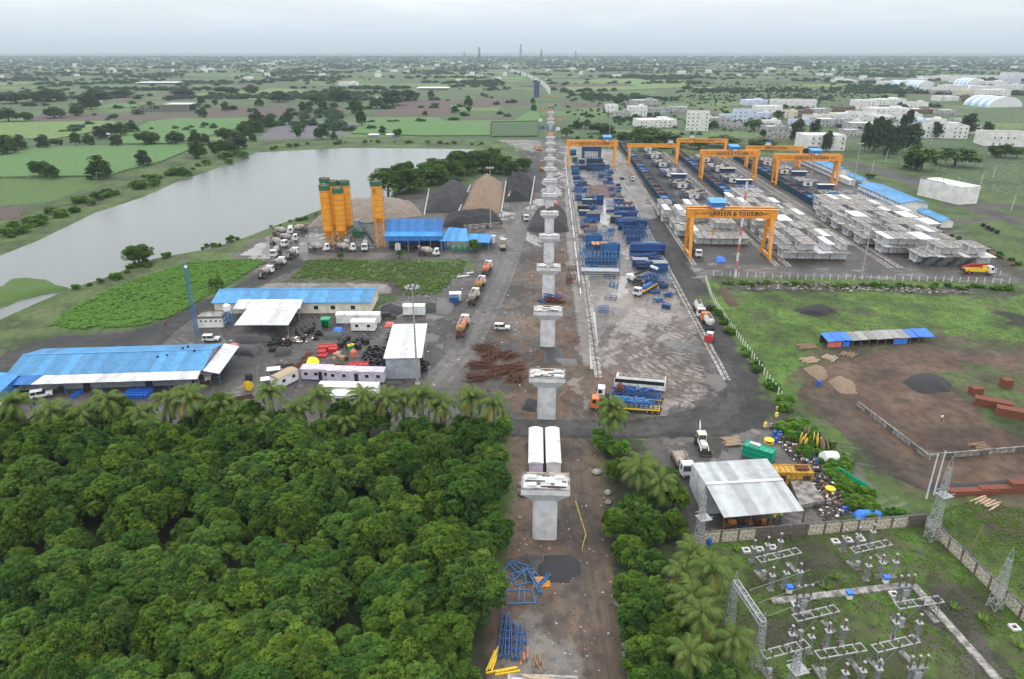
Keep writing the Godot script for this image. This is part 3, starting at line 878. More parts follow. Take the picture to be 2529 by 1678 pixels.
# ---- trees: crowns are many leaf faces on clumps spread through the crown
func leaf_crown(seeded: int, rx: float, ry: float, clumps: int, sprigs: int, leaves: int, ll: float, lw: float, cols: Array, droop := 0.5, low := -0.35, tight := 1.0) -> Mesh:
	var r := RandomNumberGenerator.new()
	r.seed = seeded
	var b := MB.new()
	b.used = true
	for c in clumps:
		# clump centres over a dome
		var u := r.randf() * TAU
		var h := r.randf_range(low, 1.0)
		var q := sqrt(maxf(0.0,1.0 - h * h)) if h > 0 else sqrt(1.0 - h * h * 0.5)
		var s := r.randf_range(0.62,0.86) if c % 4 else r.randf_range(0.2,0.55)
		var o := Vector3(cos(u) * q * rx, h * ry, sin(u) * q * rx) * s
		var cr := r.randf_range(0.17,0.34) * rx * tight
		var tone: Color = cols[r.randi() % cols.size()]
		for k in sprigs:
			var d := Vector3(r.randfn(), r.randfn() * 0.8 + 0.35, r.randfn()).normalized()
			var p := o + d * cr * Vector3(1,0.85,1) * pow(r.randf_range(0.25,1.0),0.4)
			b.col = tone * r.randf_range(0.65,1.5)
			if r.randf() < 0.035:
				b.col = b.col.lerp(Color(0.17,0.16,0.035),0.6)
			b.col.a = 1.0
			var a0 := r.randf() * TAU
			for j in leaves:
				var a := a0 + TAU * j / leaves + r.randf_range(-0.3,0.3)
				var out := (Vector3(cos(a),0, sin(a)) + d * 0.55 + Vector3.DOWN * droop * r.randf_range(0.2,1.3)).normalized()
				var side := out.cross(Vector3.UP if absf(out.y) < 0.9 else Vector3.RIGHT).normalized() * lw * 0.5
				var l := ll * r.randf_range(0.7,1.2)
				var m := p + out * l * 0.5
				b.quad(p, m + side, p + out * l + Vector3.DOWN * l * 0.25, m - side)
	return b.mesh()

func trunk_mesh(h: float, r: float, spread: float, limbs: int, seeded: int) -> Mesh:
	var q := RandomNumberGenerator.new()
	q.seed = seeded
	var b := MB.new()
	var top := Vector3(q.randf_range(-0.1,0.1) * h, h * 0.45, q.randf_range(-0.1,0.1) * h)
	b.tube(Vector3(0,-0.2,0), top, r, 7, r * 0.8)
	for i in limbs:
		var a := TAU * i / limbs + q.randf_range(-0.4,0.4)
		var e := top + Vector3(cos(a) * spread, h * q.randf_range(0.3,0.55), sin(a) * spread)
		b.tube(top, e, r * 0.6,5, r * 0.2)
	return b.mesh()

const MANGO := [Color(0.06,0.125,0.021), Color(0.046,0.1,0.019), Color(0.095,0.17,0.027), Color(0.035,0.08,0.018), Color(0.07,0.143,0.023)]
const DARKS := [Color(0.038,0.08,0.018), Color(0.05,0.105,0.02), Color(0.065,0.13,0.024)]
const FRESH := [Color(0.07,0.165,0.02), Color(0.09,0.2,0.022), Color(0.055,0.13,0.02)]
const GREYS := [Color(0.055,0.09,0.04), Color(0.075,0.115,0.05)]
var crowns := {}
var trunks := {}

func tree_kinds() -> void:
	for i in 7:
		crowns["mango%d" % i] = leaf_crown(100 + i, 3.5,3.1,62,60,5,0.38,0.15, MANGO, 0.5,-0.3,0.8)
		trunks["mango%d" % i] = trunk_mesh(4.2,0.25,1.6,4, i)
	for i in 4:
		crowns["field%d" % i] = leaf_crown(200 + i, 1.0,0.85,22,26,4,0.3,0.14, DARKS if i < 3 else GREYS, 0.3,-0.85)
		crowns["fresh%d" % i] = leaf_crown(240 + i, 1.0,0.8,20,22,4,0.27,0.13, FRESH, 0.3,-0.6)
		crowns["bush%d" % i] = leaf_crown(260 + i, 1.0,0.7,16,22,4,0.26,0.11, FRESH if i % 2 else MANGO, 0.3,-0.2)
		crowns["far%d" % i] = leaf_crown(300 + i, 1.0,0.8,13,9,3,0.52,0.32, DARKS if i % 2 else GREYS, 0.3,-0.8)
	for i in 3:
		crowns["lush%d" % i] = leaf_crown(280 + i, 1.0,0.9,46,40,5,0.17,0.06, MANGO, 0.4,-0.6)
	trunks["small"] = trunk_mesh(1.5,0.09,0.5,4,50)

# a tree of crown radius r whose crown spans heights h0 to h1
func tree(called: String, label: String, at: Vector3, r: float, h0: float, h1: float, kind: String, group := "") -> Node3D:
	var t := thing(called, label, "tree", at, rng.randf() * TAU, group)
	var hh := (h1 - h0) / 2
	var k := part(t, "trunk", trunks["small"], M.bark)
	k.scale = Vector3(r * 0.8, (h0 + hh * 1.2) / 1.4, r * 0.8)
	var c := part(t, "crown", crowns[kind], M.leaf, Vector3(0, h0 + hh * 0.85,0))
	c.scale = Vector3(r, hh * 1.15, r)
	return t

func make_orchard() -> void:
	tree_kinds()
	rng.seed = 31
	var zone := [-128.3,-113.2,-106.0,-120.5,-103.3,-123.6,-80.1,-126.0,-56.0,-128.5,-30.4,-126.9,-13.7,-126.9,-5.8,-126.0,-3.4,-114.6,-3.4,-97.3,-1.85,-88.1,-3.1,-76.3,-4.0,-64.2,-3.9,-56.0,-121.8,-56.0]
	var bx := extent(zone)
	var step := 6.1
	var i := 0
	var zz := bx.position.y
	while zz < bx.end.y:
		var xx := bx.position.x + fmod(i, 2) * step / 2
		while xx < bx.end.x:
			var x := xx + rng.randf_range(-1.3,1.3)
			var z := zz + rng.randf_range(-1.3,1.3)
			if inside(zone, x, z) and rng.randf() > 0.005 and absf(x) < -z * 0.8 + 12 and z < -52:
				mango(x, z, rng.randf_range(0.85,1.4) if rng.randf() < 0.88 else 0.65)
			xx += step
		zz += step * 0.88
		i += 1
	# trees along the right of the mud road
	for q in [[23.9,-107.9,1.0],[18.9,-109.2,0.8],[26.8,-104.2,1.15],[20.0,-97.3,0.9],[16.7,-93.0,1.0],[21.0,-91.0,1.2],[17.7,-86.3,1.05],[20.1,-82.8,1.1],[17.0,-77.8,1.1],[20.1,-76.3,1.15],[17.1,-71.9,1.2],[19.9,-69.9,1.1],[17.0,-65.4,1.2],[22.1,-65.4,1.1],[22.2,-70.5,0.9],[24.2,-61.8,1.2],[17.2,-60.7,1.2],[25.9,-93.0,0.9],[22.6,-100.6,0.85],[27.5,-100.6,1.0]]:
		mango(q[0], q[1], q[2] * 0.78, "leafy tree beside the muddy track, in the belt next to the substation", "tree belt beside the muddy track")

func mango(x: float, z: float, s: float, label := "dark green mango tree in the dense orchard", group := "mango trees of the orchard") -> void:
	var t := thing("mango_tree", label, "tree", Vector3(x, 0, z), rng.randf() * TAU, group)
	var k := rng.randi() % 7
	part(t, "trunk", trunks["mango%d" % k], M.bark).scale = Vector3(s, s, s)
	var m: Material = [M.leaf, M.leaf_a, M.leaf_b][rng.randi() % 3]
	var c := part(t, "crown", crowns["mango%d" % k], m, Vector3(0,3.5 * s, 0))
	c.scale = Vector3(s, s * rng.randf_range(0.85,1.45), s)

# ---- coconut palms
func frond_mesh(seeded: int, arch: float, length: float) -> Mesh:
	var r := RandomNumberGenerator.new()
	r.seed = seeded
	var b := MB.new()
	b.used = true
	var n := 26
	var p := Vector3.ZERO
	var ang := arch
	for i in n:
		var t := float(i) / n
		var d := Vector3(cos(ang), sin(ang),0)
		var q := p + d * length / n
		b.col = Color(0.13,0.15,0.045)
		b.bar(p, q, 0.07 * (1.0 - t * 0.7))
		var w := 1.05 * sin(PI * clampf(t * 0.85 + 0.13,0,1)) + 0.1
		if t > 0.08:
			for s in [-1,1]:
				b.col = Color(0.065,0.125,0.028).lerp(Color(0.13,0.17,0.045), r.randf())
				var tip := p + Vector3(d.x * 0.5,-0.45 - r.randf() * 0.35 + d.y * 0.4, s * 0.85).normalized() * w * r.randf_range(0.85,1.1)
				var k := d * 0.085
				b.tri(p - k, p + k, tip)
		ang -= 2.3 / n * (0.5 + t * 1.1)
		p = q
	return b.mesh()

var fronds := []
var old_frond: Mesh

func palm(at: Vector3, h: float, s: float, label: String, group: String, lean := 0.0) -> void:
	var t := thing("coconut_palm", label, "palm tree", at, rng.randf() * TAU, group)
	var b := MB.new()
	var p := Vector3.ZERO
	for i in 5:
		var q := Vector3(lean * pow((i + 1) / 5.0,1.6), h * (i + 1) / 5.0,0)
		b.tube(p - Vector3(0,0.1,0), q, lerpf(0.24,0.15, i / 5.0) * s, 7, lerpf(0.24,0.15, (i + 1) / 5.0) * s, false)
		p = q
	part(t, "trunk", b.mesh(), M.palm_bark)
	var k := 19 + rng.randi() % 5
	for i in k:
		var lvl := i * 3 / k  # upright, middle and hanging fronds
		var f := part(t, "frond", fronds[lvl * 2 + rng.randi() % 2], M.leaf_dry if i > k - 3 and rng.randf() < 0.7 else M.leaf, p)
		f.rotation = Vector3(0, TAU * i * 0.382 + rng.randf_range(-0.2,0.2), rng.randf_range(-0.15,0.15))
		f.scale = Vector3.ONE * s * rng.randf_range(0.85,1.1)
	if rng.randf() < 0.5:
		var nuts := MB.new()
		for i in 6:
			var a := TAU * i / 6
			nuts.lathe([[0.0,-0.16],[0.12,-0.08],[0.14,0.03],[0.0,0.15]], p + Vector3(cos(a) * 0.3,-0.3, sin(a) * 0.3),6)
		part(t, "coconuts", nuts.mesh(), M.palm_bark)

func make_palms() -> void:
	for a in [1.35,1.2,0.75,0.5,0.1,-0.2]:
		fronds.append(frond_mesh(int(a * 100) + 400, a, 3.6 if a > 0.6 else 3.9))
	rng.seed = 77
	# base pixel rows resolved to metres: a row of palms between the orchard and the camp
	for q in [[-102.6,-119.0,7.5],[-95.7,-121.3,8.0],[-88.8,-119.7,7.0],[-84.0,-121.3,6.0],[-78.0,-122.0,8.5],[-72.4,-120.5,6.0],[-67.8,-122.8,7.5],[-63.0,-122.8,8.5],[-57.9,-124.4,6.5],[-53.8,-124.4,5.5],[-47.2,-124.4,9.0],[-50.2,-121.3,5.0],[-42.4,-123.6,6.0],[-38.2,-124.4,8.0],[-33.3,-122.8,4.5],[-29.5,-124.4,8.0],[-25.0,-124.4,7.0],[-22.0,-126.0,6.5],[-18.0,-124.4,8.0],[-14.3,-124.4,6.5],[-89.5,-118.2,5.0],[-69.3,-119.0,5.0]]:
		palm(Vector3(q[0],0, q[1]), q[2] * 1.2, rng.randf_range(1.15,1.4), "coconut palm in the row between orchard and camp yard", "palm row along the orchard edge", rng.randf_range(-1,1))
	for q in [[-8.0,-122.0,9.5,"tall coconut palm at the orchard corner, nearer the haul road"],[-3.4,-120.5,9.0,"tall coconut palm at the orchard corner, nearer the pier"],[18.9,-120.5,8.5,"taller of two palms standing by the cross road"],[19.7,-119.3,7.0,"shorter of two palms standing by the cross road"]]:
		palm(Vector3(q[0],0, q[1]), q[2] * 1.1,1.2, q[3], "", rng.randf_range(-0.6,0.6))
	for q in [[23.5,-106.0,6.0],[22.0,-103.0,6.5],[24.7,-100.6,5.5],[25.2,-81.5,6.5],[23.8,-77.8,5.5],[27.6,-77.8,7.0],[23.9,-73.3,5.5],[24.0,-69.2,7.0],[27.7,-67.2,5.0],[21.3,-64.2,6.0]]:
		palm(Vector3(q[0],0, q[1]), q[2], rng.randf_range(1.0,1.25), "coconut palm among the trees beside the substation", "palms beside the substation", rng.randf_range(-1,1))

# along the viaduct: s metres up the track from the near pier, t metres to its right
func yd(s: float, t: float, y := 0.0) -> Vector3:
	return Vector3(5.3 + s * 0.05234 + t * 0.99863, y, -94.0 - s * 0.99863 + t * 0.05234)

func pier_parts() -> void:
	var b := MB.new()
	b.box(0,-0.3,0,3.9,7.9,2.5)
	b.box(0,-0.3,0,3.3,7.9,2.9)
	meshes.pier_shaft = b.mesh()
	b = MB.new()
	var p := []
	for q in [[1.95,7.5,1.4],[3.75,9.2,2.3]]:
		for s in [[-1,1],[1,1],[1,-1],[-1,-1]]:
			p.append(Vector3(s[0] * q[0], q[1], s[1] * q[2]))
	b.hexa(p)
	b.box(0,9.2,0,7.6,0.95,4.7)
	meshes.pier_cap = b.mesh()
	meshes.pier_tray = boxes([[0,10.15,2.2,7.6,0.22,0.3],[0,10.15,-2.2,7.6,0.22,0.3],[-3.65,10.15,0,0.3,0.22,4.1],[3.65,10.15,0,0.3,0.22,4.1]])
	meshes.pier_seat = boxes([[-2.2,10.15,1.1,1.5,0.3,0.9],[2.2,10.15,1.1,1.5,0.3,0.9],[-2.2,10.15,-1.1,1.5,0.3,0.9],[2.2,10.15,-1.1,1.5,0.3,0.9],[0,10.15,0,1.6,0.24,1.2]])
	meshes.pier_slot = boxes([[-1.1,10.151,0.7,0.5,0.1,0.5],[1.1,10.151,0.7,0.5,0.1,0.5],[-2.9,10.152,0,0.7,0.08,0.5],[2.9,10.152,0,0.7,0.08,0.5],[0,10.153,-1.6,1.2,0.06,0.4]])
	meshes.plank = boxes([[0,0,0,2.9,0.08,0.3]])
	meshes.disc = MB.new().tube(Vector3(0,0,0), Vector3(0,0,0.03),0.16,12).mesh()

func make_piers() -> void:
	pier_parts()
	rng.seed = 41
	for i in range(-1,22):
		var st := i * 40.0 + (0.4 if i < 0 else 0.0)
		var done := i < 13 or i in [15,16,18]
		var lb := "concrete viaduct pier with flared cap, %s from the camera" % nth(maxi(i, 0))
		if i < 0:
			lb = "concrete viaduct pier cut by the bottom of the picture"
		elif not done:
			lb = "unfinished viaduct pier with orange formwork, %s from the camera" % nth(i)
		var t := thing("viaduct_pier", lb, "bridge pier", yd(st, 0), HEAD, "viaduct piers in line")
		part(t, "shaft", meshes.pier_shaft, M.concrete_pier)
		if done:
			part(t, "cap", meshes.pier_cap, M.concrete_pier)
			part(t, "cap_rim", meshes.pier_tray, M.concrete_deck)
			part(t, "bearing_seats", meshes.pier_seat, M.concrete_pier)
			part(t, "cap_pocket", meshes.pier_slot, M.concrete_dark)
			if i < 4:
				for k in 5:
					var pl := part(t, "plank", meshes.plank, M.wood_pale if k % 2 else M.rust_dark, Vector3(rng.randf_range(-2,2),10.4,[1.9,-1.9,1.75,-1.75,0.3][k]))
					pl.rotation.y = rng.randf_range(-0.08,0.08)
			if i < 5:
				part(t, "survey_mark", meshes.disc, M.yellow, Vector3(0.1,1.6 if i == 0 else 1.1,1.452))
			var jn := []
			for y in [2.45,4.95]:
				jn.append([0, y, 0,3.904,0.03,2.504])
				jn.append([0, y, 0,3.304,0.03,2.904])
			part(t, "lift_joint", boxes(jn), M.concrete_side)
		else:
			var f := MB.new()
			for y in [7.4,8.4,9.6]:
				f.box(0, y, 1.7,6.4,0.25,0.2).box(0, y, -1.7,6.4,0.25,0.2).box(3.3, y, 0,0.2,0.25,3.6).box(-3.3, y, 0,0.2,0.25,3.6)
			for x in [-3,-1.5,0,1.5,3]:
				f.box(x, 6.8,1.8,0.2,3.2,0.2).box(x, 6.8,-1.8,0.2,3.2,0.2)
			part(t, "formwork", f.mesh(), M.orange_board if i % 2 else M.steel_blue)
			part(t, "work_platform", boxes([[0,6.5,0,8.4,0.15,5.6]]), M.rust_dark)
	# the far part of the line bends to the left
	var pts := [[67.0,-1331.6],[68.9,-1484.5],[68.9,-1619.1],[63.8,-1802.4],[52.8,-2060.5],[37.6,-2289.2],[14.5,-2574.1],[-10.1,-2880.5]]
	var n := 0
	for k in range(1, pts.size()):
		var a := Vector2(pts[k - 1][0], pts[k - 1][1])
		var b := Vector2(pts[k][0], pts[k][1])
		var m := int(a.distance_to(b) / 40.0)
		for j in m:
			if n % 5 == 4:
				n += 1
				continue
			var p := a.lerp(b, float(j) / m)
			var t := lone("far_viaduct_pier", "pale far pier of the viaduct line, %s after the orange formwork" % nth(n), "bridge pier", bm(4.0,10.5,3.0), M.concrete_pier, Vector3(p.x, -0.2, p.y), HEAD, "far viaduct piers")
			n += 1
	# work gear among the farther piers
	for q in [[39.5,-952.9,"orange","left of the line"],[61.5,-1045.5,"blue","right of the line and farther"],[31.6,-813.3,"white","left, nearer"],[52.7,-813.3,"orange","right of the line"],[30.7,-735.0,"blue","left, nearest"],[45.2,-719.6,"white","right, nearest"],[59.5,-1249.5,"orange","left, farthest"],[73.9,-1227.8,"orange","right, farthest"]]:
		var m: Material = {"orange": M.orange_board, "blue": M.steel_blue, "white": M.plaster_white}[q[2]]
		var t := thing("form_stack", "%s formwork stack beside the far piers, %s" % [q[2], q[3]], "formwork", Vector3(q[0],0, q[1]), HEAD, "formwork beside the far piers")
		for k in 3:
			part(t, "form_panel", bm(4.5 - k * 0.7,0.9,2.2), m, Vector3(rng.randf_range(-0.3,0.3), k * 0.9,0), rng.randf_range(-0.1,0.1))
	var net := thing("net_screen", "tall dark netted frame standing beside the far viaduct", "frame", Vector3(41.2,0,-1249.5), HEAD)
	part(net, "net", bm(9.0,22.0,0.4), M.steel_navy)
	part(net, "post", bm(0.5,23.0,0.6), M.steel_galv, Vector3(-4.6,0,0))
	part(net, "post", bm(0.5,23.0,0.6), M.steel_galv, Vector3(4.6,0,0))

# ---- casting yard: cranes, precast segments, troughs, formwork
func text_mesh(s: String, h: float, deep := 0.03) -> Mesh:
	var t := TextMesh.new()
	var f := SystemFont.new()
	f.font_names = PackedStringArray(["Droid Sans"])
	f.font_weight = 700
	t.font = f
	t.text = s
	t.font_size = 32
	t.pixel_size = h / 23.0
	t.depth = deep
	return t

func gantry(label: String, s: float, t0: float, t1: float, top: float, deep: float, twin: bool, feet: float, cabin: float, white := false, writing := true) -> void:
	var w := t1 - t0
	var g := thing("gantry_crane", label, "gantry crane", yd(s, t0), HEAD, "orange gantry cranes over the casting yard")
	var m: Material = M.orange_steel
	var gap := 2.2 if twin else 0.0
	for k in ([1,-1] if twin else [0]):
		var gd := part(g, "girder", boxes([[w / 2, top - deep, 0, w + 3.2, deep, 1.0],[w / 2, top, 0, w + 3.4,0.12,1.3],[w / 2, top - deep - 0.12,0, w + 3.4,0.12,1.3]]), m, Vector3(0,0, k * gap))
		if k != -1 and writing:
			var z := 0.52
			var c := top - deep / 2
			part(gd, "lettering", text_mesh("LARSEN & TOUBRO", deep * 0.5), M.black, Vector3(w * 0.54, c, z))
			var lw := deep * 0.5 * 0.62 * 15.0
			var fr := MB.new()
			var x0 := w * 0.54 - lw / 2 - deep * 0.85
			var x1 := w * 0.54 + lw / 2 + 0.2
			for y in [c - deep * 0.4, c + deep * 0.4]:
				fr.box((x0 + x1) / 2, y, z, x1 - x0,0.06,0.03)
			for x in [x0, x1]:
				fr.box(x, c - deep * 0.4, z, 0.06, deep * 0.8,0.03)
			var lo := Vector3(x0 + deep * 0.42, c, z)
			for i in 16:
				var a := TAU * i / 16
				var a2 := TAU * (i + 1) / 16
				fr.bar(lo + Vector3(cos(a), sin(a),0) * deep * 0.3, lo + Vector3(cos(a2), sin(a2),0) * deep * 0.3,0.07,0.03)
			fr.bar(lo + Vector3(-0.1, deep * 0.2,0), lo + Vector3(-0.1,-deep * 0.12,0),0.09,0.03)
			fr.bar(lo + Vector3(-0.12,-deep * 0.12,0), lo + Vector3(0.3,-deep * 0.12,0),0.09,0.03)
			fr.bar(lo + Vector3(-0.25, deep * 0.08,0), lo + Vector3(0.35, deep * 0.08,0),0.09,0.03)
			part(gd, "emblem", fr.mesh(), M.black)
			part(gd, "lettering", text_mesh("A.P. CRANES P. LTD", deep * 0.2), M.black, Vector3(w * 0.17, c + 0.1, z))
			part(gd, "lettering", text_mesh("SWL - 80/20T", deep * 0.2), M.black, Vector3(w * 0.86, c + 0.1, z))
			var st := MB.new()
			for i in 5:
				st.bar(Vector3(0.6 + 0.0, c - deep * 0.4 + i * deep * 0.17, z), Vector3(1.3, c - deep * 0.4 + i * deep * 0.17 + 0.35, z),0.16,0.03)
			part(gd, "warning_stripes", st.mesh(), M.black)
	if twin:
		for x in [-1.1, w + 1.1]:
			part(g, "end_tie", boxes([[x, top - deep * 0.8,0,0.7, deep * 0.6,2 * gap]]), m)
	for x in [0.0, w]:
		for k in [1,-1]:
			var lg := MB.new()
			var hi := Vector3(x, top - deep - 0.1, k * (gap if twin else 0.7))
			var lo := Vector3(x, 0.9, k * feet)
			lg.hexa([lo + Vector3(-0.45,0,0.45), lo + Vector3(0.45,0,0.45), lo + Vector3(0.45,0,-0.45), lo + Vector3(-0.45,0,-0.45), hi + Vector3(-0.8,0,0.65), hi + Vector3(0.8,0,0.65), hi + Vector3(0.8,0,-0.65), hi + Vector3(-0.8,0,-0.65)])
			part(g, "leg", lg.mesh(), m)
			part(g, "wheel_bogie", boxes([[x, 0.12, k * feet, 0.6,0.95,2.2]]), M.orange_steel)
		part(g, "sill_beam", boxes([[x, 0.95,0,0.7,0.75, feet * 2.0 - 1.2]]), m)
		if twin:
			var y := top * 0.55
			part(g, "leg_tie", boxes([[x, y, 0,0.4,0.4, lerpf(feet, gap, 0.55) * 2.0 - 0.8]]), m)
	# trolley with its blue roof house
	var tr := part(g, "trolley", boxes([[cabin, top + 0.12,0,4.2,0.7,2 * gap + 2.0]]), m)
	if white:
		part(g, "trolley_house", boxes([[cabin, top + 0.82,0,2.6,1.5,2.2]]), M.sheet_white)
		part(g, "house_roof", boxes([[cabin, top + 2.32,0,3.0,0.15,2.6]]), M.sheet_blue_deep)
	else:
		part(g, "trolley_house", boxes([[cabin, top + 0.82,0,5.2,1.7,2 * gap + 2.0]]), M.sheet_blue_deep)
		var r := MB.new()
		r.hexa([Vector3(cabin - 2.9, top + 2.52, gap + 1.4), Vector3(cabin + 2.9, top + 2.52, gap + 1.4), Vector3(cabin + 2.9, top + 2.52,-gap - 1.4), Vector3(cabin - 2.9, top + 2.52,-gap - 1.4), Vector3(cabin - 2.9, top + 2.65, gap + 1.4), Vector3(cabin + 2.9, top + 2.65, gap + 1.4), Vector3(cabin + 2.9, top + 3.3,-gap - 1.4), Vector3(cabin - 2.9, top + 3.3,-gap - 1.4)])
		part(g, "house_roof", r.mesh(), M.sheet_blue_bright)
	if writing and twin:
		part(tr, "capacity_plate", boxes([[cabin, top + 0.1, gap + 1.1,2.0,0.7,0.06]]), M.white)
	part(g, "hoist_rope", boxes([[cabin - 0.3, top - 9.0,0,0.07,9.1,0.07],[cabin + 0.3, top - 9.0,0,0.07,9.1,0.07]]), M.black)
	part(g, "hook_block", boxes([[cabin, top - 10.0,0,0.9,1.0,0.5]]), M.orange_steel)

func segment_parts() -> void:
	# a box girder segment whose section faces -x: deck runs along z (12 m),2.75 m long in x
	var deck := MB.new()
	var l := 1.37
	for k in [1,-1]:
		deck.hexa([Vector3(-l, 2.78,0), Vector3(l, 2.78,0), Vector3(l, 2.92, k * -6.0), Vector3(-l, 2.92, k * -6.0), Vector3(-l, 3.12,0), Vector3(l, 3.12,0), Vector3(l, 3.12, k * -6.0), Vector3(-l, 3.12, k * -6.0)] if k == 1 else [Vector3(-l, 2.92,6.0), Vector3(l, 2.92,6.0), Vector3(l, 2.78,0), Vector3(-l, 2.78,0), Vector3(-l, 3.12,6.0), Vector3(l, 3.12,6.0), Vector3(l, 3.12,0), Vector3(-l, 3.12,0)])
	meshes.seg_deck = deck.mesh()
	var b := MB.new()
	b.box(0,0,0,2 * l, 0.3,5.0)
	for k in [1,-1]:
		var z0: float = k * 2.5
		var z1: float = k * 3.1
		var p := [Vector3(-l, 0, z0), Vector3(l, 0, z0), Vector3(l, 0, z0 - k * 0.42), Vector3(-l, 0, z0 - k * 0.42), Vector3(-l, 2.85, z1), Vector3(l, 2.85, z1), Vector3(l, 2.85, z1 - k * 0.5), Vector3(-l, 2.85, z1 - k * 0.5)]
		if k < 0:
			p = [p[3], p[2], p[1], p[0], p[7], p[6], p[5], p[4]]
		b.hexa(p)
		b.bar(Vector3(0,2.6, k * 2.5), Vector3(0,2.6, k * 2.5 + 0.01),0.01)
	meshes.seg_box = b.mesh()

var seg0: Node3D

func segment(s: float, t: float, y: float, label: String, turn := 0.0, dirty := 0) -> Node3D:
	var o: Node3D
	if seg0 == null:
		o = thing("precast_segment", label, "precast segment", yd(s, t, y), HEAD + turn, "precast box segments stacked in the yard")
		part(o, "deck", meshes.seg_deck, M.concrete_deck)
		part(o, "box", meshes.seg_box, M.concrete_side)
		seg0 = o
	else:
		o = dup(seg0, yd(s, t, y), HEAD + turn, label)
	o.get_child(0).material_override = [M.concrete_deck, M.concrete_side, M.concrete_dirty, M.concrete_deck][dirty % 4]
	return o

func make_segments() -> void:
	segment_parts()
	rng.seed = 9
	# bay, row start s, first t, per tier: a string of places, "#" a segment and "." a gap
	var rows := [
		["front", 191.0,61.0, "#######", ""],["front", 204.0,55.0, "########", ".....###"],["front", 217.0,55.0, "########", ".######."],["front", 230.0,53.0, "#########", "#.#####."],["front", 243.0,53.0, "#########", "##..##.."],
		["middle", 171.0,89.0, "########", "#.##.#.#"],["middle", 184.0,89.0, "########", "#.##.###"],["middle", 197.0,89.0, "########", ".##.###."],["middle", 210.0,89.0, "########", "##.##.##"],["middle", 223.0,89.0, "########", "####.###"],["middle", 236.0,89.0, "########", "##.###.#"],["middle", 249.0,89.0, "########", "####.##."],["middle", 262.0,89.0, "########", "#.####.."],["middle", 275.0,95.0, "######", "##.##."],
		["right", 168.0,137.0, "#########", "..###.##."],["right", 181.0,130.0, "###########", "######....."],["right", 194.0,127.0, "############", ".#..##.###.."],["right", 207.0,127.0, "############", ".###.#######"],["right", 220.0,127.0, "############", "#.###.##.###"],["right", 233.0,127.0, "############", "###.########"],["right", 246.0,129.0, "###########", "##########."],["right", 259.0,132.0, "#########", "########."]]
	var seen := {}
	for r in rows:
		var k: int = seen.get(r[0],0)
		seen[r[0]] = k + 1
		for tier in 2:
			var line: String = r[3 + tier]
			for i in line.length():
				if line[i] == "#":
					segment(r[1] + rng.randf_range(-0.4,0.4), r[2] + i * 3.02 + rng.randf_range(-0.08,0.08),0.35 + tier * 3.25, "%s-tier precast segment, %s from the left in %s row of the %s stack" % [["lower", "upper"][tier], nth(i), nth(k), r[0]],0.0, rng.randi())
		var n: int = (r[3] as String).length()
		var sl := thing("support_beams", "concrete bearers under the %s row of the %s segment stack" % [nth(k), r[0]], "bearers", yd(r[1], r[2] - 1.6), HEAD, "bearers under the segment stacks")
		for z in [-2.1,2.1]:
			part(sl, "bearer", bm(n * 3.02 + 0.6,0.35,0.5), M.concrete_dirty, Vector3(n * 1.51,0, z))
	# tarpaulin hung over the near end of the right stack
	var b := MB.new()
	var cols := 40
	for i in cols:
		for j in 6:
			var q := []
			for d in [[0,0],[1,0],[1,1],[0,1]]:
				var u := float(i + d[0]) / cols
				var v := float(j + d[1]) / 6.0
				var top := 3.55 - 0.5 * absf(sin(u * 9.0)) * (1.0 - v)
				q.append(Vector3(u * 19.5, lerpf(top, 0.05, v),6.4 + 0.25 * sin(u * 60.0) * v + v * 0.5 + 0.2 * sin(u * 23.0 + v * 5.0)))
			b.quad(q[0], q[1], q[2], q[3])
	lone("tarpaulin", "black tarpaulin hung along the near end of the right segment stack", "tarpaulin", b.mesh(), M.tarp_black, yd(168.0,135.6), HEAD)

func trough(label: String, s0: float, s1: float, t: float, wd: float, h: float) -> void:
	var g := thing("rebar_trough", label, "storage trough", yd(s0, t), HEAD, "long steel troughs between the casting bays")
	var n := int((s1 - s0) / 6.0)
	for i in n:
		var z := -i * 6.0 - 3.0
		part(g, "side_panel", meshes.tr_panel, M.steel_teal if (i / 7) % 3 else M.steel_navy, Vector3(0,0, z))
		part(g, "far_panel", meshes.tr_far, M.steel_navy, Vector3(wd, 0, z))
		part(g, "tray_floor", meshes.tr_floor, [M.rust_dark, M.rust, M.steel_blue_light, M.rust, M.steel_blue][(i * 7 + i / 3) % 5], Vector3(wd / 2, h * [0.55,0.75,0.4,0.66][i % 4], z))
		if i % 2 == 0:
			part(g, "divider", meshes.tr_div, M.steel_navy, Vector3(wd / 2,0, z + 2.95))
	part(g, "end_panel", meshes.tr_div, M.steel_navy, Vector3(wd / 2,0,-0.05))

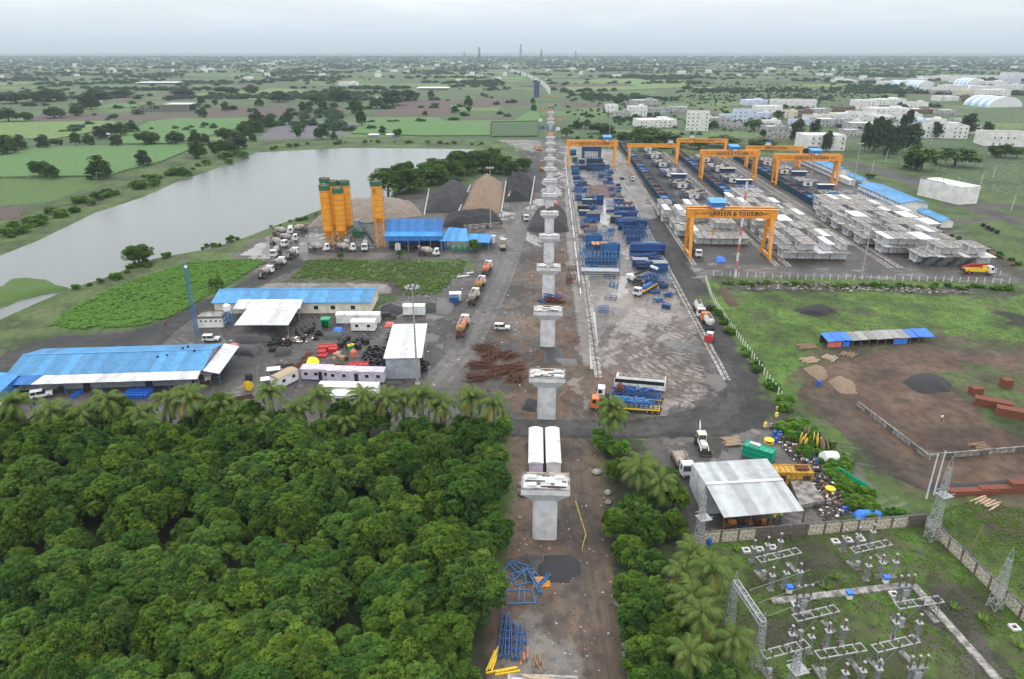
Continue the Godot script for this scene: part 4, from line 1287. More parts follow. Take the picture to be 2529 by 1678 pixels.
func casting_cell(label: String, s: float, t: float, len: float, roofed: int) -> void:
	var g := thing("casting_cell", label, "casting machine", yd(s, t), HEAD, "casting cells in the bays")
	var sc := len / 2.74
	var d := part(g, "deck", meshes.seg_deck, M.concrete_deck, Vector3(0,0.6,-len / 2), PI / 2)
	d.scale = Vector3(sc, 1,0.92)
	d = part(g, "box", meshes.seg_box, M.concrete_side, Vector3(0,0.6,-len / 2), PI / 2)
	d.scale = Vector3(sc, 1,0.92)
	var wall := part(g, "bulkhead", boxes([[-1.6,0.9,0.06,2.0,2.4,0.12],[1.7,0.9,0.06,1.8,2.4,0.12],[0.05,2.6,0.06,1.5,0.7,0.12]]), M.concrete_pale)
	var f := MB.new()
	for sd in [-1,1]:
		f = MB.new()
		for x in [6.2,4.6]:
			for z in [0,-len * 0.5,-len]:
				f.box(sd * x, 0, z, 0.25,3.6,0.25)
			f.box(sd * x, 3.0,-len / 2,0.25,0.25, len)
		for k in 4:
			f.bar(Vector3(sd * 6.2,0.1,-len * k / 3.0), Vector3(sd * 3.2,2.9,-len * k / 3.0),0.22)
			f.box(sd * 5.4,3.05,-len * k / 3.0,1.6,0.15,0.15)
		part(g, "form_frame", f.mesh(), M.steel_navy)
	var c := MB.new()
	var rr := RandomNumberGenerator.new()
	rr.seed = int(s * 10 + t)
	for k in 14:
		c.box(rr.randf_range(-5.5,5.5),3.72, rr.randf_range(-len, 0), rr.randf_range(0.5,2.2), rr.randf_range(0.1,0.8), rr.randf_range(0.3,1.2))
	part(g, "deck_gear", c.mesh(),[M.rust_dark, M.steel_blue, M.concrete_dark][int(s) % 3])
	if roofed > 0:
		part(g, "awning", boxes([[0,6.4,-len - 3.0,9.0,0.12,3.2]]), M.sheet_white)
		part(g, "awning_post", boxes([[-4.2,0,-len - 3.0,0.25,6.4,0.25],[4.2,0,-len - 3.0,0.25,6.4,0.25],[0,3.6,-len - 4.0,8.4,2.6,0.2]]), M.steel_navy)
	if roofed > 1:
		var r := MB.new()
		r.hexa([Vector3(-3.2,3.8,-len * 0.3), Vector3(3.2,3.8,-len * 0.3), Vector3(3.2,3.8,-len * 0.3 - 1.2), Vector3(-3.2,3.8,-len * 0.3 - 1.2), Vector3(-2.2,4.7,-len * 0.3 - 0.2), Vector3(2.2,4.7,-len * 0.3 - 0.2), Vector3(2.2,4.7,-len * 0.3 - 1.0), Vector3(-2.2,4.7,-len * 0.3 - 1.0)])
		part(g, "blue_hood", r.mesh(), M.steel_blue_light)

func rail(called: String, label: String, s0: float, s1: float, t: float) -> void:
	var g := thing(called, label, "crane track", yd(s0, t), HEAD, "crane tracks of the casting yard")
	var l := s1 - s0
	var n := int(l / 12.0)
	for i in n:
		part(g, "track_slab", bm(1.9,0.16, l / n - 0.08), M.concrete_dirty if i % 3 else M.concrete_deck, Vector3(0,0,-l * (i + 0.5) / n))
	part(g, "steel_rail", bm(0.16,0.14, l), M.rust_dark, Vector3(0,0.16,-l / 2))

func make_yard() -> void:
	meshes.tr_panel = trough_panel(3.4)
	meshes.tr_far = bm(0.15,3.4,6.0)
	meshes.tr_floor = bm(4.5,0.2,5.9)
	meshes.tr_div = bm(4.8,3.3,0.15)
	gantry("orange gantry crane straddling the blue formwork yard", 391.0,12.4,43.0,17.4,3.2, true, 4.0,25.0)
	gantry("orange gantry crane with small white hut over the first casting bay", 404.0,54.0,86.0,14.0,2.2, false, 3.0,27.5, true, false)
	gantry("farthest orange gantry crane with small blue hut, before the dark trees", 434.0,92.0,125.5,14.2,2.4, false, 3.0,9.5, true)
	gantry("orange gantry crane with blue trolley house over the middle casting bay", 347.0,92.0,123.7,17.2,3.0, true, 4.0,18.0)
	gantry("orange gantry crane with white hut behind the blue-roofed dormitory bay", 396.0,131.5,166.0,14.0,2.4, false, 3.0,13.0, true)
	gantry("orange gantry crane with blue trolley house over the right casting bay", 331.0,131.5,166.0,17.2,3.0, true, 4.0,21.0)
	gantry("nearest and largest orange gantry crane straddling stacked white segments", 172.0,53.2,82.8,18.3,3.1, true, 5.4,9.0)
	rail("crane_track", "crane rail strip along the left wall of the formwork yard", 60.0,440.0,12.4)
	rail("crane_track", "crane rail strip between formwork yard and haul road", 60.0,440.0,43.0)
	rail("crane_track", "crane rail strip left of the front segment stack", 158.0,470.0,53.4)
	rail("crane_track", "crane rail strip right of the front segment stack", 158.0,470.0,83.5)
	rail("crane_track", "crane rail strip left of the middle segment stack", 158.0,470.0,87.6)
	rail("crane_track", "crane rail strip right of the middle segment stack", 158.0,470.0,123.7)
	rail("crane_track", "crane rail strip left of the right segment stack", 158.0,470.0,127.3)
	make_segments()
	trough("long blue steel trough nearest the haul road", 256.0,520.0,57.0,4.8,3.4)
	trough("long teal steel trough beside the middle casting bay", 286.0,470.0,93.5,4.8,3.4)
	trough("long teal steel trough beside the right casting bay", 262.0,440.0,133.0,4.8,3.4)
	for q in [[282.0,76.0,9.0,0, "nearest white casting cell in the first bay"],[312.0,75.0,11.0,1, "casting cell with a white awning in the first bay"],[352.0,75.0,12.0,0, "third casting cell back in the first bay"],[392.0,75.5,12.0,0, "casting cell under the low gantry in the first bay"],[432.0,75.5,13.0,0, "fifth casting cell back in the first bay"],[470.0,75.5,12.0,0, "farthest casting cell in the first bay"],
		[292.0,108.0,13.0,2, "casting cell with blue hood at the near end of the middle bay"],[332.0,108.5,14.0,1, "casting cell with white awning under the middle gantry"],[372.0,109.0,16.0,0, "third casting cell back in the middle bay"],[416.0,109.0,16.0,0, "farthest casting cell in the middle bay"],
		[278.0,148.0,14.0,2, "casting cell with blue hood at the near end of the right bay"],[322.0,148.0,14.0,1, "casting cell with white awning under the right gantry"],[366.0,148.0,16.0,0, "third casting cell back in the right bay"],[404.0,148.0,14.0,0, "farthest casting cell in the right bay"]]:
		casting_cell(q[4], q[0], q[1], q[2], q[3])
	make_forms()

func trough_panel(h: float) -> Mesh:
	var b := MB.new()
	b.box(0,0,0,0.12, h, 5.96)
	for i in 10:
		b.box(-0.12,0,-2.7 + i * 0.6,0.14, h, 0.1)
	b.box(-0.1, h - 0.15,0,0.3,0.15,5.96)
	return b.mesh()

# ---- blue steel formwork lying about the yard: each piece is built from ribs, skins, bars and beams
func ribbed(w: float, h: float, d: float, open := false) -> Mesh:
	var b := MB.new()
	if open:
		b.box(0,0.05,-d * 0.1, w - 0.2, h - 0.3, d * 0.2)
		b.box(0, h * 0.45,0, w - 0.2,0.08, d - 0.2)
	else:
		b.box(0,0.1,0, w - 0.2, h - 0.25, d - 0.2)
	var n := maxi(2, int(w / 0.9))
	for i in n + 1:
		var x := -w / 2 + w * i / n
		b.box(x, 0, d / 2,0.1, h, 0.22)
		b.box(x, h - 0.18,0,0.1,0.22, d)
	for y in [0.0, h * 0.48, h - 0.16]:
		b.box(0, y, d / 2 + 0.02, w, 0.14,0.2)
	for z in [-d / 2, d / 2]:
		b.box(0, h - 0.12, z, w, 0.16,0.16)
	b.box(-w / 2,0,0,0.14, h, d)
	b.box(w / 2,0,0,0.14, h, d)
	return b.mesh()

func cage(w: float, h: float, d: float, lv := 3) -> Mesh:
	var b := MB.new()
	var n := maxi(2, int(w / 1.3))
	for k in lv:
		var y := h * k / (lv - 1.0)
		for z in [-d / 2, d / 2]:
			b.box(0, y, z, w, 0.13,0.13)
		for i in n + 1:
			b.box(-w / 2 + w * i / n, y, 0,0.11,0.11, d)
	for i in n + 1:
		for z in [-d / 2, d / 2]:
			b.box(-w / 2 + w * i / n, 0, z, 0.13, h, 0.13)
	return b.mesh()

func heap(w: float, h: float, d: float, seeded: int) -> Mesh:
	var r := RandomNumberGenerator.new()
	r.seed = seeded
	var b := MB.new()
	for i in int(8 + w):
		var y := h * r.randf() * 0.8
		var o := Vector3(r.randf_range(-0.4,0.4) * w, y + 0.2, r.randf_range(-0.4,0.4) * d)
		var a := r.randf() * PI
		var l := minf(w, 5.0) * r.randf_range(0.25,0.55)
		var e := Vector3(cos(a), r.randf_range(-0.2,0.25), sin(a) * d / maxf(w, d)) * l
		var p := o - e
		var q := o + e
		p.y = maxf(p.y, 0.15)
		q.y = maxf(q.y, 0.15)
		b.bar(p, q, r.randf_range(0.15,0.5), r.randf_range(0.15,0.6))
		b.box(o.x, 0, o.z, 0.3, o.y, 0.3)
	return b.mesh()

func small_form(k: int) -> Mesh:
	var key := "sf%d" % k
	if not meshes.has(key):
		meshes[key] = [cage(2.6,1.6,1.6,3), ribbed(2.4,1.3,1.4, true), heap(3.0,1.0,1.6,900), cage(3.4,0.8,2.2,2), heap(2.4,1.4,2.0,901), ribbed(3.0,0.8,2.0, true)][k]
	return meshes[key]

func make_forms() -> void:
	rng.seed = 52
	# x, z, width, height, depth, build, paint, words that single it out
	var rows := [[58.1,-525.8,14,7,5,"portal","steel_navy","tall portal form under the yard gantry"],[57.0,-494.4,11,4,4,"ribbed","steel_navy","form in front of the tall portal"],[54.8,-466.3,12,4.5,4,"ribbed","steel_navy","wide form, second before the tall portal"],[54.4,-442.6,9,5,4,"cage","steel_blue","open frame, third before the tall portal"],[53.9,-429.5,3.4,5.5,3,"cage","steel_blue_light","light blue tower frame left of the rail"],[45.7,-540.8,5,4,4,"ribbed","steel_blue_light","bin beside the left leg of the yard gantry"],[42.0,-471.4,6,2.6,3,"ribbed","steel_navy","low form beside the rail wall, far end"],[40.1,-451.8,4.5,4,3,"ribbed","steel_blue_light","bright form box beside the rail wall"],[47.2,-473.1,4,3,3,"dark","steel_navy","small form with pale top, nearer of two"],[48.6,-500.0,4,3,3,"dark","steel_navy","small form with pale top, farther of two"],[44.7,-441.1,3,3,3,"dark","concrete_pale","pale crate beside the blue forms"],[39.8,-433.8,5,2,3,"ribbed","steel_blue","low form beside the rail wall, middle"],[40.4,-410.4,9,3,4,"heap","steel_blue","tangle of form parts left of the red-brown pad"],[37.8,-391.6,10,3,4,"heap","steel_blue","tangle of form parts nearest the rail wall"],[37.7,-366.8,12,3.6,4,"heap","steel_blue","large tangle of form parts below the red-brown pad"],[38.4,-357.5,5,3,3.4,"dark","steel_navy","dark form box below the large tangle"],[44.8,-357.5,3.4,5,3,"ribbed","steel_blue","upright form below the red-brown pad"],[43.0,-361.6,2.5,2,2,"ribbed","steel_blue","small form beside the upright one"],[55.2,-363.6,5,2,3,"dark","steel_blue","grey-topped form at the corner of the red-brown pad"],[49.9,-353.5,4,2.4,3,"cage","steel_blue_light","light frame right of the upright form"],[56.7,-417.0,6,1.5,3,"cage","steel_blue","low frame above the red-brown pad"],[59.3,-429.5,3,2,2,"ribbed","steel_blue","small form above the red-brown pad"],[52.2,-341.0,4.2,2.6,5,"grid","steel_blue","gridded form, left of three beside the rail"],[55.0,-341.0,4.2,2.6,5,"grid","steel_blue","gridded form, middle of three beside the rail"],[57.7,-341.0,4.2,2.6,5,"grid","steel_blue","gridded form, right of three beside the rail"],[49.0,-341.0,6,1,1,"beam","steel_blue","single beam left of the gridded forms"],[51.6,-327.6,6.5,2.6,4,"ribbed","steel_blue","ribbed form before the gridded ones, left"],[55.4,-327.6,6.5,2.6,4,"ribbed","steel_blue","ribbed form before the gridded ones, right"],[34.7,-341.9,5,3,3,"dark","black","black box form by the rail wall, farther"],[34.4,-332.0,5,2.6,3,"dark","steel_navy","grey-topped dark box form by the rail wall, nearer"],[37.7,-321.7,6,3.6,4,"dark","steel_blue","blue box form with a dark top beside the puddle"],[38.6,-344.8,5,2,3,"heap","steel_blue","small tangle of form parts by the puddle"],[59.4,-358.5,5,0.8,4,"beams","rust","rusty beams at the rail beside the pad"],[35.5,-316.7,7,2,3,"heap","steel_blue","tangle of form parts above the rusty beams"],[32.6,-308.1,4,1,5,"beams","rust","rusty beams below the small tangle, left"],[33.9,-297.6,5,1,6,"beams","rust","rusty beams below the small tangle, middle"],[36.0,-302.7,3,1,5,"beams","rust","rusty beams below the small tangle, right"],[31.0,-289.8,5,0.6,4,"beams","rust","rusty sheets beside the left drain"],[52.5,-313.5,11,2.8,4,"ribbed","steel_blue","wide form beside the rail, above the tall boxes"],[49.6,-302.7,6,4.2,4,"ribbed","steel_blue","tall form box beside the rail, left of three"],[52.9,-303.5,6,4.4,4,"cage","steel_navy","tall form cage beside the rail, middle of three"],[56.6,-305.0,5.5,4,4,"ribbed","steel_blue","tall form box beside the rail, right of three"],[51.0,-287.8,9,4.6,4,"cage","steel_blue","wide open form cage beside the asphalt"],[55.9,-287.8,4.6,5,4,"cage","steel_blue","narrow open form cage touching the rail"],[49.6,-279.2,6,3.6,4,"cage","steel_blue","open form cage before the wide one"],[48.7,-265.6,3,1.6,7,"ribbed","steel_blue","long ladder form pointing to the camera"],[47.5,-316.7,5,3.2,3.4,"dark","tarp_black","dark box with rusty base in the middle of the yard"],[34.1,-285.1,6,4.6,4,"cage","steel_blue_light","lattice stack above the tall blue bin"],[32.4,-270.4,6.3,6,4,"ribbed","steel_blue_light","tall blue bin left of the orange boards"],[38.5,-281.1,5.5,4.6,4,"cage","steel_blue_light","lattice stack right of the tall blue bin"],[37.2,-258.2,7,5.6,4,"ribbed","steel_blue_light","tall blue bin right of the orange boards"],[27.8,-255.9,4.6,6,3,"cage","steel_blue_light","upright frame beside the left rail strip"],[32.1,-242.3,13,5.4,5,"cage","steel_blue_light","wide light blue bar rack in the foreground of the yard"],[31.3,-236.0,13,1.8,4,"plates","concrete_dark","stack of grey plates before the light blue rack"],[42.8,-297.6,3,2.2,2,"cage","steel_blue_light","small light frame in the middle of the yard"],[52.1,-262.1,13,4.4,4,"ribbed","steel_blue","biggest ribbed form beside the asphalt road"],[50.7,-252.7,13,3.2,5,"heap","steel_blue","tangle of form parts before the biggest form"],[46.7,-246.4,5.5,3,3.4,"dark","steel_blue","grey-topped form box, left of the near pair"],[49.7,-242.8,10,2.6,4,"ribbed","steel_navy","long low form between the grey-topped boxes"],[52.7,-240.3,5,3.6,4,"dark","steel_blue","grey-topped form box, right of the near pair"],[46.7,-228.5,8,1.4,6,"cage","steel_blue","low ladder frames beside the mobile crane"],[50.9,-229.0,8,0.8,7,"cage","steel_blue_light","light blue rails lying beside the crane rail"],[40.1,-299.8,2.3,2.6,2.3,"dark","concrete_pale","white crate with dark side in the middle of the yard"],[44.5,-507.7,3.4,3.6,3,"dark","green_steel","green machine cabin beside the rail wall"],[70.2,-490.7,5,2.4,2.4,"dark","sheet_white","white cabin beside the yard gantry leg"],[59.9,-343.8,2,0.6,8,"beam","steel_blue","beam lying along the rail by the gridded forms"],[45.6,-225.4,2,2.4,2,"heap","steel_blue","small tangle under the crane boom"]]
	var n := 0
	for r in rows:
		n += 1
		var w: float = r[2]
		var h: float = r[3]
		var d: float = r[4]
		var m: Material = M[r[6]]
		var lb: String = r[7]
		var plain: bool = r[6] in ["concrete_pale", "rust", "concrete_dark", "green_steel", "sheet_white", "black", "tarp_black"]
		if not plain:
			lb = "blue steel formwork: " + lb
		var o := thing("steel_formwork" if not plain else {"rust": "rusty_beams", "concrete_dark": "plate_stack", "green_steel": "machine_cabin", "sheet_white": "site_cabin", "concrete_pale": "crate", "black": "steel_formwork", "tarp_black": "crate"}[r[6]], lb, "formwork" if not plain else "yard gear", Vector3(r[0],0.032, r[1] - d / 2), HEAD + rng.randf_range(-0.06,0.06), "blue formwork in the casting yard" if not plain else "")
		match r[5]:
			"ribbed":
				part(o, "form_box", ribbed(w, h, d, true), m)
				part(o, "form_skin", boxes([[w * 0.1, h, -d * 0.2, w * 0.5,0.1, d * 0.4]]),[M.steel_navy, M.rust_dark, M.steel_blue_light][n % 3])
			"cage":
				part(o, "frame", cage(w, h, d, 2 if h < 2 else 4), m)
				if n % 2:
					part(o, "inner_panel", boxes([[0, h * 0.2,-d * 0.2, w * 0.9, h * 0.5,0.15]]), M.steel_navy)
			"heap":
				part(o, "form_beams", heap(w, h, d, n), m)
				part(o, "loose_beams", heap(w * 0.8, h * 0.7, d, n + 500), M.steel_navy if n % 2 else M.steel_blue_light)
			"dark":
				part(o, "box", ribbed(w, h * 0.9, d), m)
				part(o, "cover", boxes([[0, h * 0.9,0, w + 0.2,0.12, d + 0.2]]), M.concrete_dark if n % 2 else M.steel_galv)
			"grid":
				for k in 3:
					part(o, "form_cell", ribbed(w, h * 0.9, d / 3 - 0.15, true), m, Vector3(0,0, d / 3 * (k - 1)))
					part(o, "bracket", boxes([[-1, h * 0.9, d / 3 * (k - 1),0.6,0.5,0.3],[1, h * 0.9, d / 3 * (k - 1),0.6,0.5,0.3]]), M.steel_pale)
			"beam":
				part(o, "beam", ribbed(w, h, d), m)
			"beams":
				for k in 5:
					part(o, "beam", boxes([[0,0,0, w / 5.5, h, d],[0, h, 0, w / 4.8,0.1, d]]), m, Vector3(-w / 2 + w * (k + 0.5) / 5,0, rng.randf_range(-0.8,0.8)), rng.randf_range(-0.1,0.1))
			"plates":
				for k in 5:
					part(o, "plate", bm(w, 0.3, d), M.concrete_dark if k % 2 else M.sheet_grey, Vector3(rng.randf_range(-0.4,0.4), k * 0.36,0))
			"portal":
				part(o, "leg_frame", boxes([[-w / 2 + 1,0,0,2, h * 0.7, d],[w / 2 - 1,0,0,2, h * 0.7, d]]), m)
				part(o, "bridge_box", ribbed(w, h * 0.45, d), m, Vector3(0, h * 0.7,0))
				part(o, "hung_form", cage(w * 0.6, h * 0.6, d, 4), M.steel_blue)
	# smaller frames and panels in a long loose row along the rail
	for i in 90:
		var k := i % 6
		var mm: Material = [M.steel_blue, M.steel_blue, M.steel_blue_light, M.steel_navy][rng.randi() % 4]
		var sm := small_form(k)
		lone("form_frame_piece", "small blue form frame in the loose row along the crane rail", "formwork", sm, mm, yd(108.0 + i * 3.5 + rng.randf_range(-2,2), (37.0 if i % 3 else 18.0) + rng.randfn() * 2.2,0.032), HEAD + rng.randf_range(-0.5,0.5), "small form frames along the rail")
	# orange boards standing on blue posts
	var ob := thing("board_rack", "orange boards laid on blue posts between two tall blue bins", "board rack", Vector3(33.5,0,-261.0), HEAD)
	for k in 4:
		part(ob, "board", bm(1.4,0.15,4.6), M.orange_board, Vector3(-2.5 + k * 1.65,4.6,-2.0))
		part(ob, "post", boxes([[-2.5 + k * 1.65,0,0,0.5,4.6,0.4],[-2.5 + k * 1.65,0,-4,0.5,4.6,0.4]]), M.steel_blue)
	# wall and drain along the left of the yard
	var wl := thing("retaining_wall", "low whitish concrete wall along the left edge of the casting yard", "wall", yd(70,10.4), HEAD)
	for k in 60:
		if k > 8:
			part(wl, "wall_panel", bm(0.35,0.9 + 0.2 * (k % 3),5.9), M.concrete_pale if (k * 7) % 5 else M.concrete_dirty, Vector3(0,0,-k * 6.0))
	for k in 52:
		part(wl, "footing_slab", bm(2.0,0.12,5.9), M.concrete_dirty if k % 2 else M.concrete_deck, Vector3(2.6,0,-k * 6.0 - 40))
	# milky drain channel at its near end
	var ch := [22.9,-199.7,25.1,-199.7,21.8,-158.8,19.4,-158.3]
	setting("water", MB.new().prism(ch, 0,0.06).mesh(), M.milky)

# ---- vehicles: forward is +x, the origin lies on the ground under the middle
func wheel(p: Node3D, x: float, z: float, r := 0.5, w := 0.34) -> void:
	var k := "w%.2f,%.2f" % [r, w]
	if not meshes.has(k):
		meshes[k] = MB.new().lathe([[0.0,-w / 2],[r * 0.9,-w / 2],[r, -w * 0.35],[r, w * 0.35],[r * 0.9, w / 2],[0.0, w / 2]], Vector3.ZERO, 14, Basis(Vector3.RIGHT, PI / 2)).mesh()
		meshes[k + "h"] = MB.new().lathe([[0.0,-w / 2 - 0.02],[r * 0.5,-w / 2 - 0.02],[r * 0.5, w / 2 + 0.02],[0.0, w / 2 + 0.02]], Vector3.ZERO, 10, Basis(Vector3.RIGHT, PI / 2)).mesh()
	var o := part(p, "wheel", meshes[k], M.tyre, Vector3(x, r, z))
	part(o, "hub", meshes[k + "h"], M.hub)

func axles(p: Node3D, xs: Array, half := 1.0, r := 0.5, w := 0.34) -> void:
	for x in xs:
		wheel(p, x, half, r, w)
		wheel(p, x, -half, r, w)

func cab(p: Node3D, x: float, k: Material, h := 2.9, len := 1.9) -> void:
	if not meshes.has("cab%.1f" % h):
		var b := MB.new()
		var y0 := 0.75
		var ym := 1.65
		b.hexa([Vector3(-len / 2, y0,1.22), Vector3(len / 2, y0,1.22), Vector3(len / 2, y0,-1.22), Vector3(-len / 2, y0,-1.22), Vector3(-len / 2, ym, 1.22), Vector3(len / 2, ym, 1.22), Vector3(len / 2, ym, -1.22), Vector3(-len / 2, ym, -1.22)])
		b.hexa([Vector3(-len / 2, ym, 1.22), Vector3(len / 2, ym, 1.22), Vector3(len / 2, ym, -1.22), Vector3(-len / 2, ym, -1.22), Vector3(-len / 2, h, 1.1), Vector3(len / 2 - 0.35, h, 1.1), Vector3(len / 2 - 0.35, h, -1.1), Vector3(-len / 2, h, -1.1)])
		meshes["cab%.1f" % h] = b.mesh()
		b = MB.new()
		b.hexa([Vector3(len / 2 + 0.01, ym + 0.05,1.05), Vector3(len / 2 + 0.04, ym + 0.05,1.05), Vector3(len / 2 + 0.04, ym + 0.05,-1.05), Vector3(len / 2 + 0.01, ym + 0.05,-1.05), Vector3(len / 2 - 0.26, h - 0.25,0.98), Vector3(len / 2 - 0.23, h - 0.25,0.98), Vector3(len / 2 - 0.23, h - 0.25,-0.98), Vector3(len / 2 - 0.26, h - 0.25,-0.98)])
		meshes["scr%.1f" % h] = b.mesh()
		meshes["win%.1f" % h] = MB.new().box(0.1, ym + 0.08,0,0.85, h - ym - 0.35,2.42).mesh()
		meshes["bump"] = MB.new().box(0,0.42,0,0.28,0.42,2.4).mesh()
		meshes["lamp"] = bm(0.06,0.22,0.34)
	var c := part(p, "cab", meshes["cab%.1f" % h], k, Vector3(x, 0,0))
	part(c, "windscreen", meshes["scr%.1f" % h], M.glass_dark)
	part(c, "side_window", meshes["win%.1f" % h], M.glass_dark)
	part(c, "bumper", meshes.bump, M.chassis, Vector3(len / 2 + 0.02,0,0))
	part(c, "headlight", meshes.lamp, M.white, Vector3(len / 2 + 0.14,0.55,0.85))
	part(c, "headlight", meshes.lamp, M.white, Vector3(len / 2 + 0.14,0.55,-0.85))

func mixer(label: String, at: Vector3, turn: float) -> void:
	if meshes.has("mixer"):
		dup(meshes_node.mixer, at, turn, label)
		return
	meshes.mixer = true
	var t := thing("concrete_mixer_truck", label, "mixer truck", at, turn, "concrete mixer trucks of the batching plant")
	meshes_node.mixer = t
	part(t, "chassis", boxes([[0,0.7,0,8.0,0.35,0.9],[-1.4,0.5,0.0,1.6,0.5,2.3],[-3.0,1.05,1.05,2.6,0.1,0.5],[-3.0,1.05,-1.05,2.6,0.1,0.5]]), M.chassis)
	cab(t, 3.3, M.cab_white)
	var ax := Basis(Vector3.BACK, 1.38)
	part(t, "drum", MB.new().lathe([[0.0,0.0],[0.55,0.05],[1.0,0.9],[1.22,2.0],[1.22,2.5],[0.98,3.9],[0.6,4.9],[0.55,4.9],[0.0,4.8]], Vector3(1.9,1.75,0),18, ax).mesh(), M.drum_grey)
	part(t, "drum_ring", MB.new().lathe([[1.25,2.1],[1.25,2.35]], Vector3(1.9,1.75,0),18, ax).mesh(), M.concrete_pale)
	part(t, "drum_cradle", boxes([[1.75,1.0,0,0.25,1.3,1.4],[-2.2,1.0,0,0.25,1.5,1.6],[-3.7,1.0,0.6,0.12,2.2,0.12],[-3.7,1.0,-0.6,0.12,2.2,0.12]]), M.chassis)
	part(t, "hopper", MB.new().lathe([[0.35,2.7],[0.75,3.6],[0.7,3.6],[0.3,2.7]], Vector3(-3.6,0,0),8).mesh(), M.drum_grey)
	part(t, "chute", MB.new().bar(Vector3(-3.6,2.2,0), Vector3(-4.6,1.1,0),0.5,0.15).mesh(), M.drum_grey)
	part(t, "water_tank", MB.new().tube(Vector3(2.15,1.6,-0.95), Vector3(2.15,1.6,0.95),0.32,8).mesh(), M.white)
	part(t, "fender", boxes([[2.0,1.0,1.1,0.9,0.35,0.3],[2.0,1.0,-1.1,0.9,0.35,0.3]]), M.cab_white)
	axles(t, [3.0,-2.2,-3.4])

var meshes_node := {}

func tanker(label: String, at: Vector3, turn: float, tank: Material, cabk: Material, l := 6.5, hop := true, band := "") -> void:
	var t := thing("tanker_truck", label, "tanker truck", at, turn, "tanker trucks on the haul roads")
	part(t, "chassis", boxes([[0,0.75,0, l + 3.2,0.35,1.0]]), M.chassis)
	cab(t, l / 2 + 1.0, cabk)
	var ax := Basis(Vector3.BACK, PI / 2)
	var prof := [[0.0,-l / 2],[0.75,-l / 2 + 0.1],[1.2,-l / 2 + 0.9],[1.22,0.0],[1.2, l / 2 - 0.9],[0.75, l / 2 - 0.1],[0.0, l / 2]]
	var b := MB.new().lathe(prof, Vector3(-0.9,2.3,0),16, ax)
	if hop:
		for x in [-2.6,0.6]:
			b.lathe([[0.15,0.7],[1.0,1.7]], Vector3(x, 0,0),10)
	var tk := part(t, "tank", b.mesh(), tank)
	var cw := MB.new()
	for x in [-l * 0.3,-l * 0.1, l * 0.1, l * 0.3]:
		cw.tube(Vector3(x - 0.9,3.45,0), Vector3(x - 0.9,3.65,0),0.3,10)
	part(tk, "hatch", cw.mesh(), M.rust_dark)
	part(tk, "catwalk", boxes([[-0.9,3.5,0.5, l * 0.8,0.06,0.3],[-0.9,3.5,-0.5, l * 0.8,0.06,0.3]]), M.steel_galv)
	if band:
		part(tk, "stripe", MB.new().lathe([[1.225,-l * 0.25],[1.232,0.0],[1.225, l * 0.25]], Vector3(-0.9,2.3,0),16, ax).mesh(), M[band])
	part(t, "rear_bumper", boxes([[-l / 2 - 1.3,0.5,0,0.15,0.5,2.3]]), M.red if band else M.chassis)
	part(t, "ladder", boxes([[-l / 2 - 1.0,0.8,0.5,0.08,2.4,0.08],[-l / 2 - 1.0,0.8,0.9,0.08,2.4,0.08]]), M.steel_galv)
	axles(t, [l / 2 + 0.8, l / 2 - 0.7,-l / 2 + 0.5,-l / 2 - 0.6])

func lorry(label: String, at: Vector3, turn: float, bed: Material, l: float, sides: float, cabk: Material, called := "lorry") -> Node3D:
	var t := thing(called, label, "truck", at, turn)
	part(t, "chassis", boxes([[0,0.7,0, l + 2.8,0.35,0.9]]), M.chassis)
	cab(t, l / 2 + 1.1, cabk)
	var b := MB.new()
	b.box(-0.9,1.1,0, l, 0.16,2.5)
	part(t, "cargo_bed", b.mesh(), bed)
	if sides > 0:
		part(t, "side_board", boxes([[-0.9,1.26,1.22, l, sides, 0.08]]), bed)
		part(t, "side_board", boxes([[-0.9,1.26,-1.22, l, sides, 0.08]]), bed)
		part(t, "headboard", boxes([[l / 2 - 0.95,1.26,0,0.1, sides + 0.4,2.4]]), bed)
	axles(t, [l / 2 + 0.8,-l / 2 + 0.6,-l / 2 - 0.6])
	return t

func trailer(label: String, at: Vector3, turn: float, cabk: Material, bed: Material, l: float, cargo: int) -> void:
	var t := lorry(label, at, turn, bed, l, 0.0, cabk, "flatbed_truck")
	part(t, "bed_edge", boxes([[-0.9,0.95,1.27, l, 0.25,0.08],[-0.9,0.95,-1.27, l, 0.25,0.08]]), M.yellow)
	wheel(t, -l / 2 + 1.8,1.0)
	wheel(t, -l / 2 + 1.8,-1.0)
	var g := thing("steel_cargo", "blue steel frames loaded on the " + label, "steel frames", at + Vector3(0,1.28,0), turn)
	if cargo == 0:
		for k in 4:
			part(g, "beam", boxes([[-1.6,0.02 + k * 0.22,0, l - 1.8 - k * 0.5,0.2,2.1 - k * 0.35]]), M.steel_blue if k % 2 else M.steel_blue_light)
		part(g, "crate", ribbed(2.0,1.6,2.2), M.steel_navy, Vector3(-l / 2 + 0.2,0,0))
	else:
		for k in 5:
			part(g, "frame", cage(2.0,0.9,2.3,3), M.steel_blue, Vector3(-l / 2 + 0.4 + k * 2.1,0.02,0), rng.randf_range(-0.06,0.06))
		part(g, "beam", heap(l * 0.8,0.9,2.0, int(l * 10)), M.steel_blue_light if cargo == 1 else M.steel_blue, Vector3(-1.0,0.9,0))
		if cargo == 2:
			var b := MB.new()
			b.hexa([Vector3(-1.3,1.2,1), Vector3(1.3,1.2,1), Vector3(1.3,1.2,-1), Vector3(-1.3,1.2,-1), Vector3(-0.1,2.6,1), Vector3(0.1,2.6,1), Vector3(0.1,2.6,-1), Vector3(-0.1,2.6,-1)])
			part(g, "plate_tent", b.mesh(), M.rust, Vector3(l / 2 - 3.2,0,0))

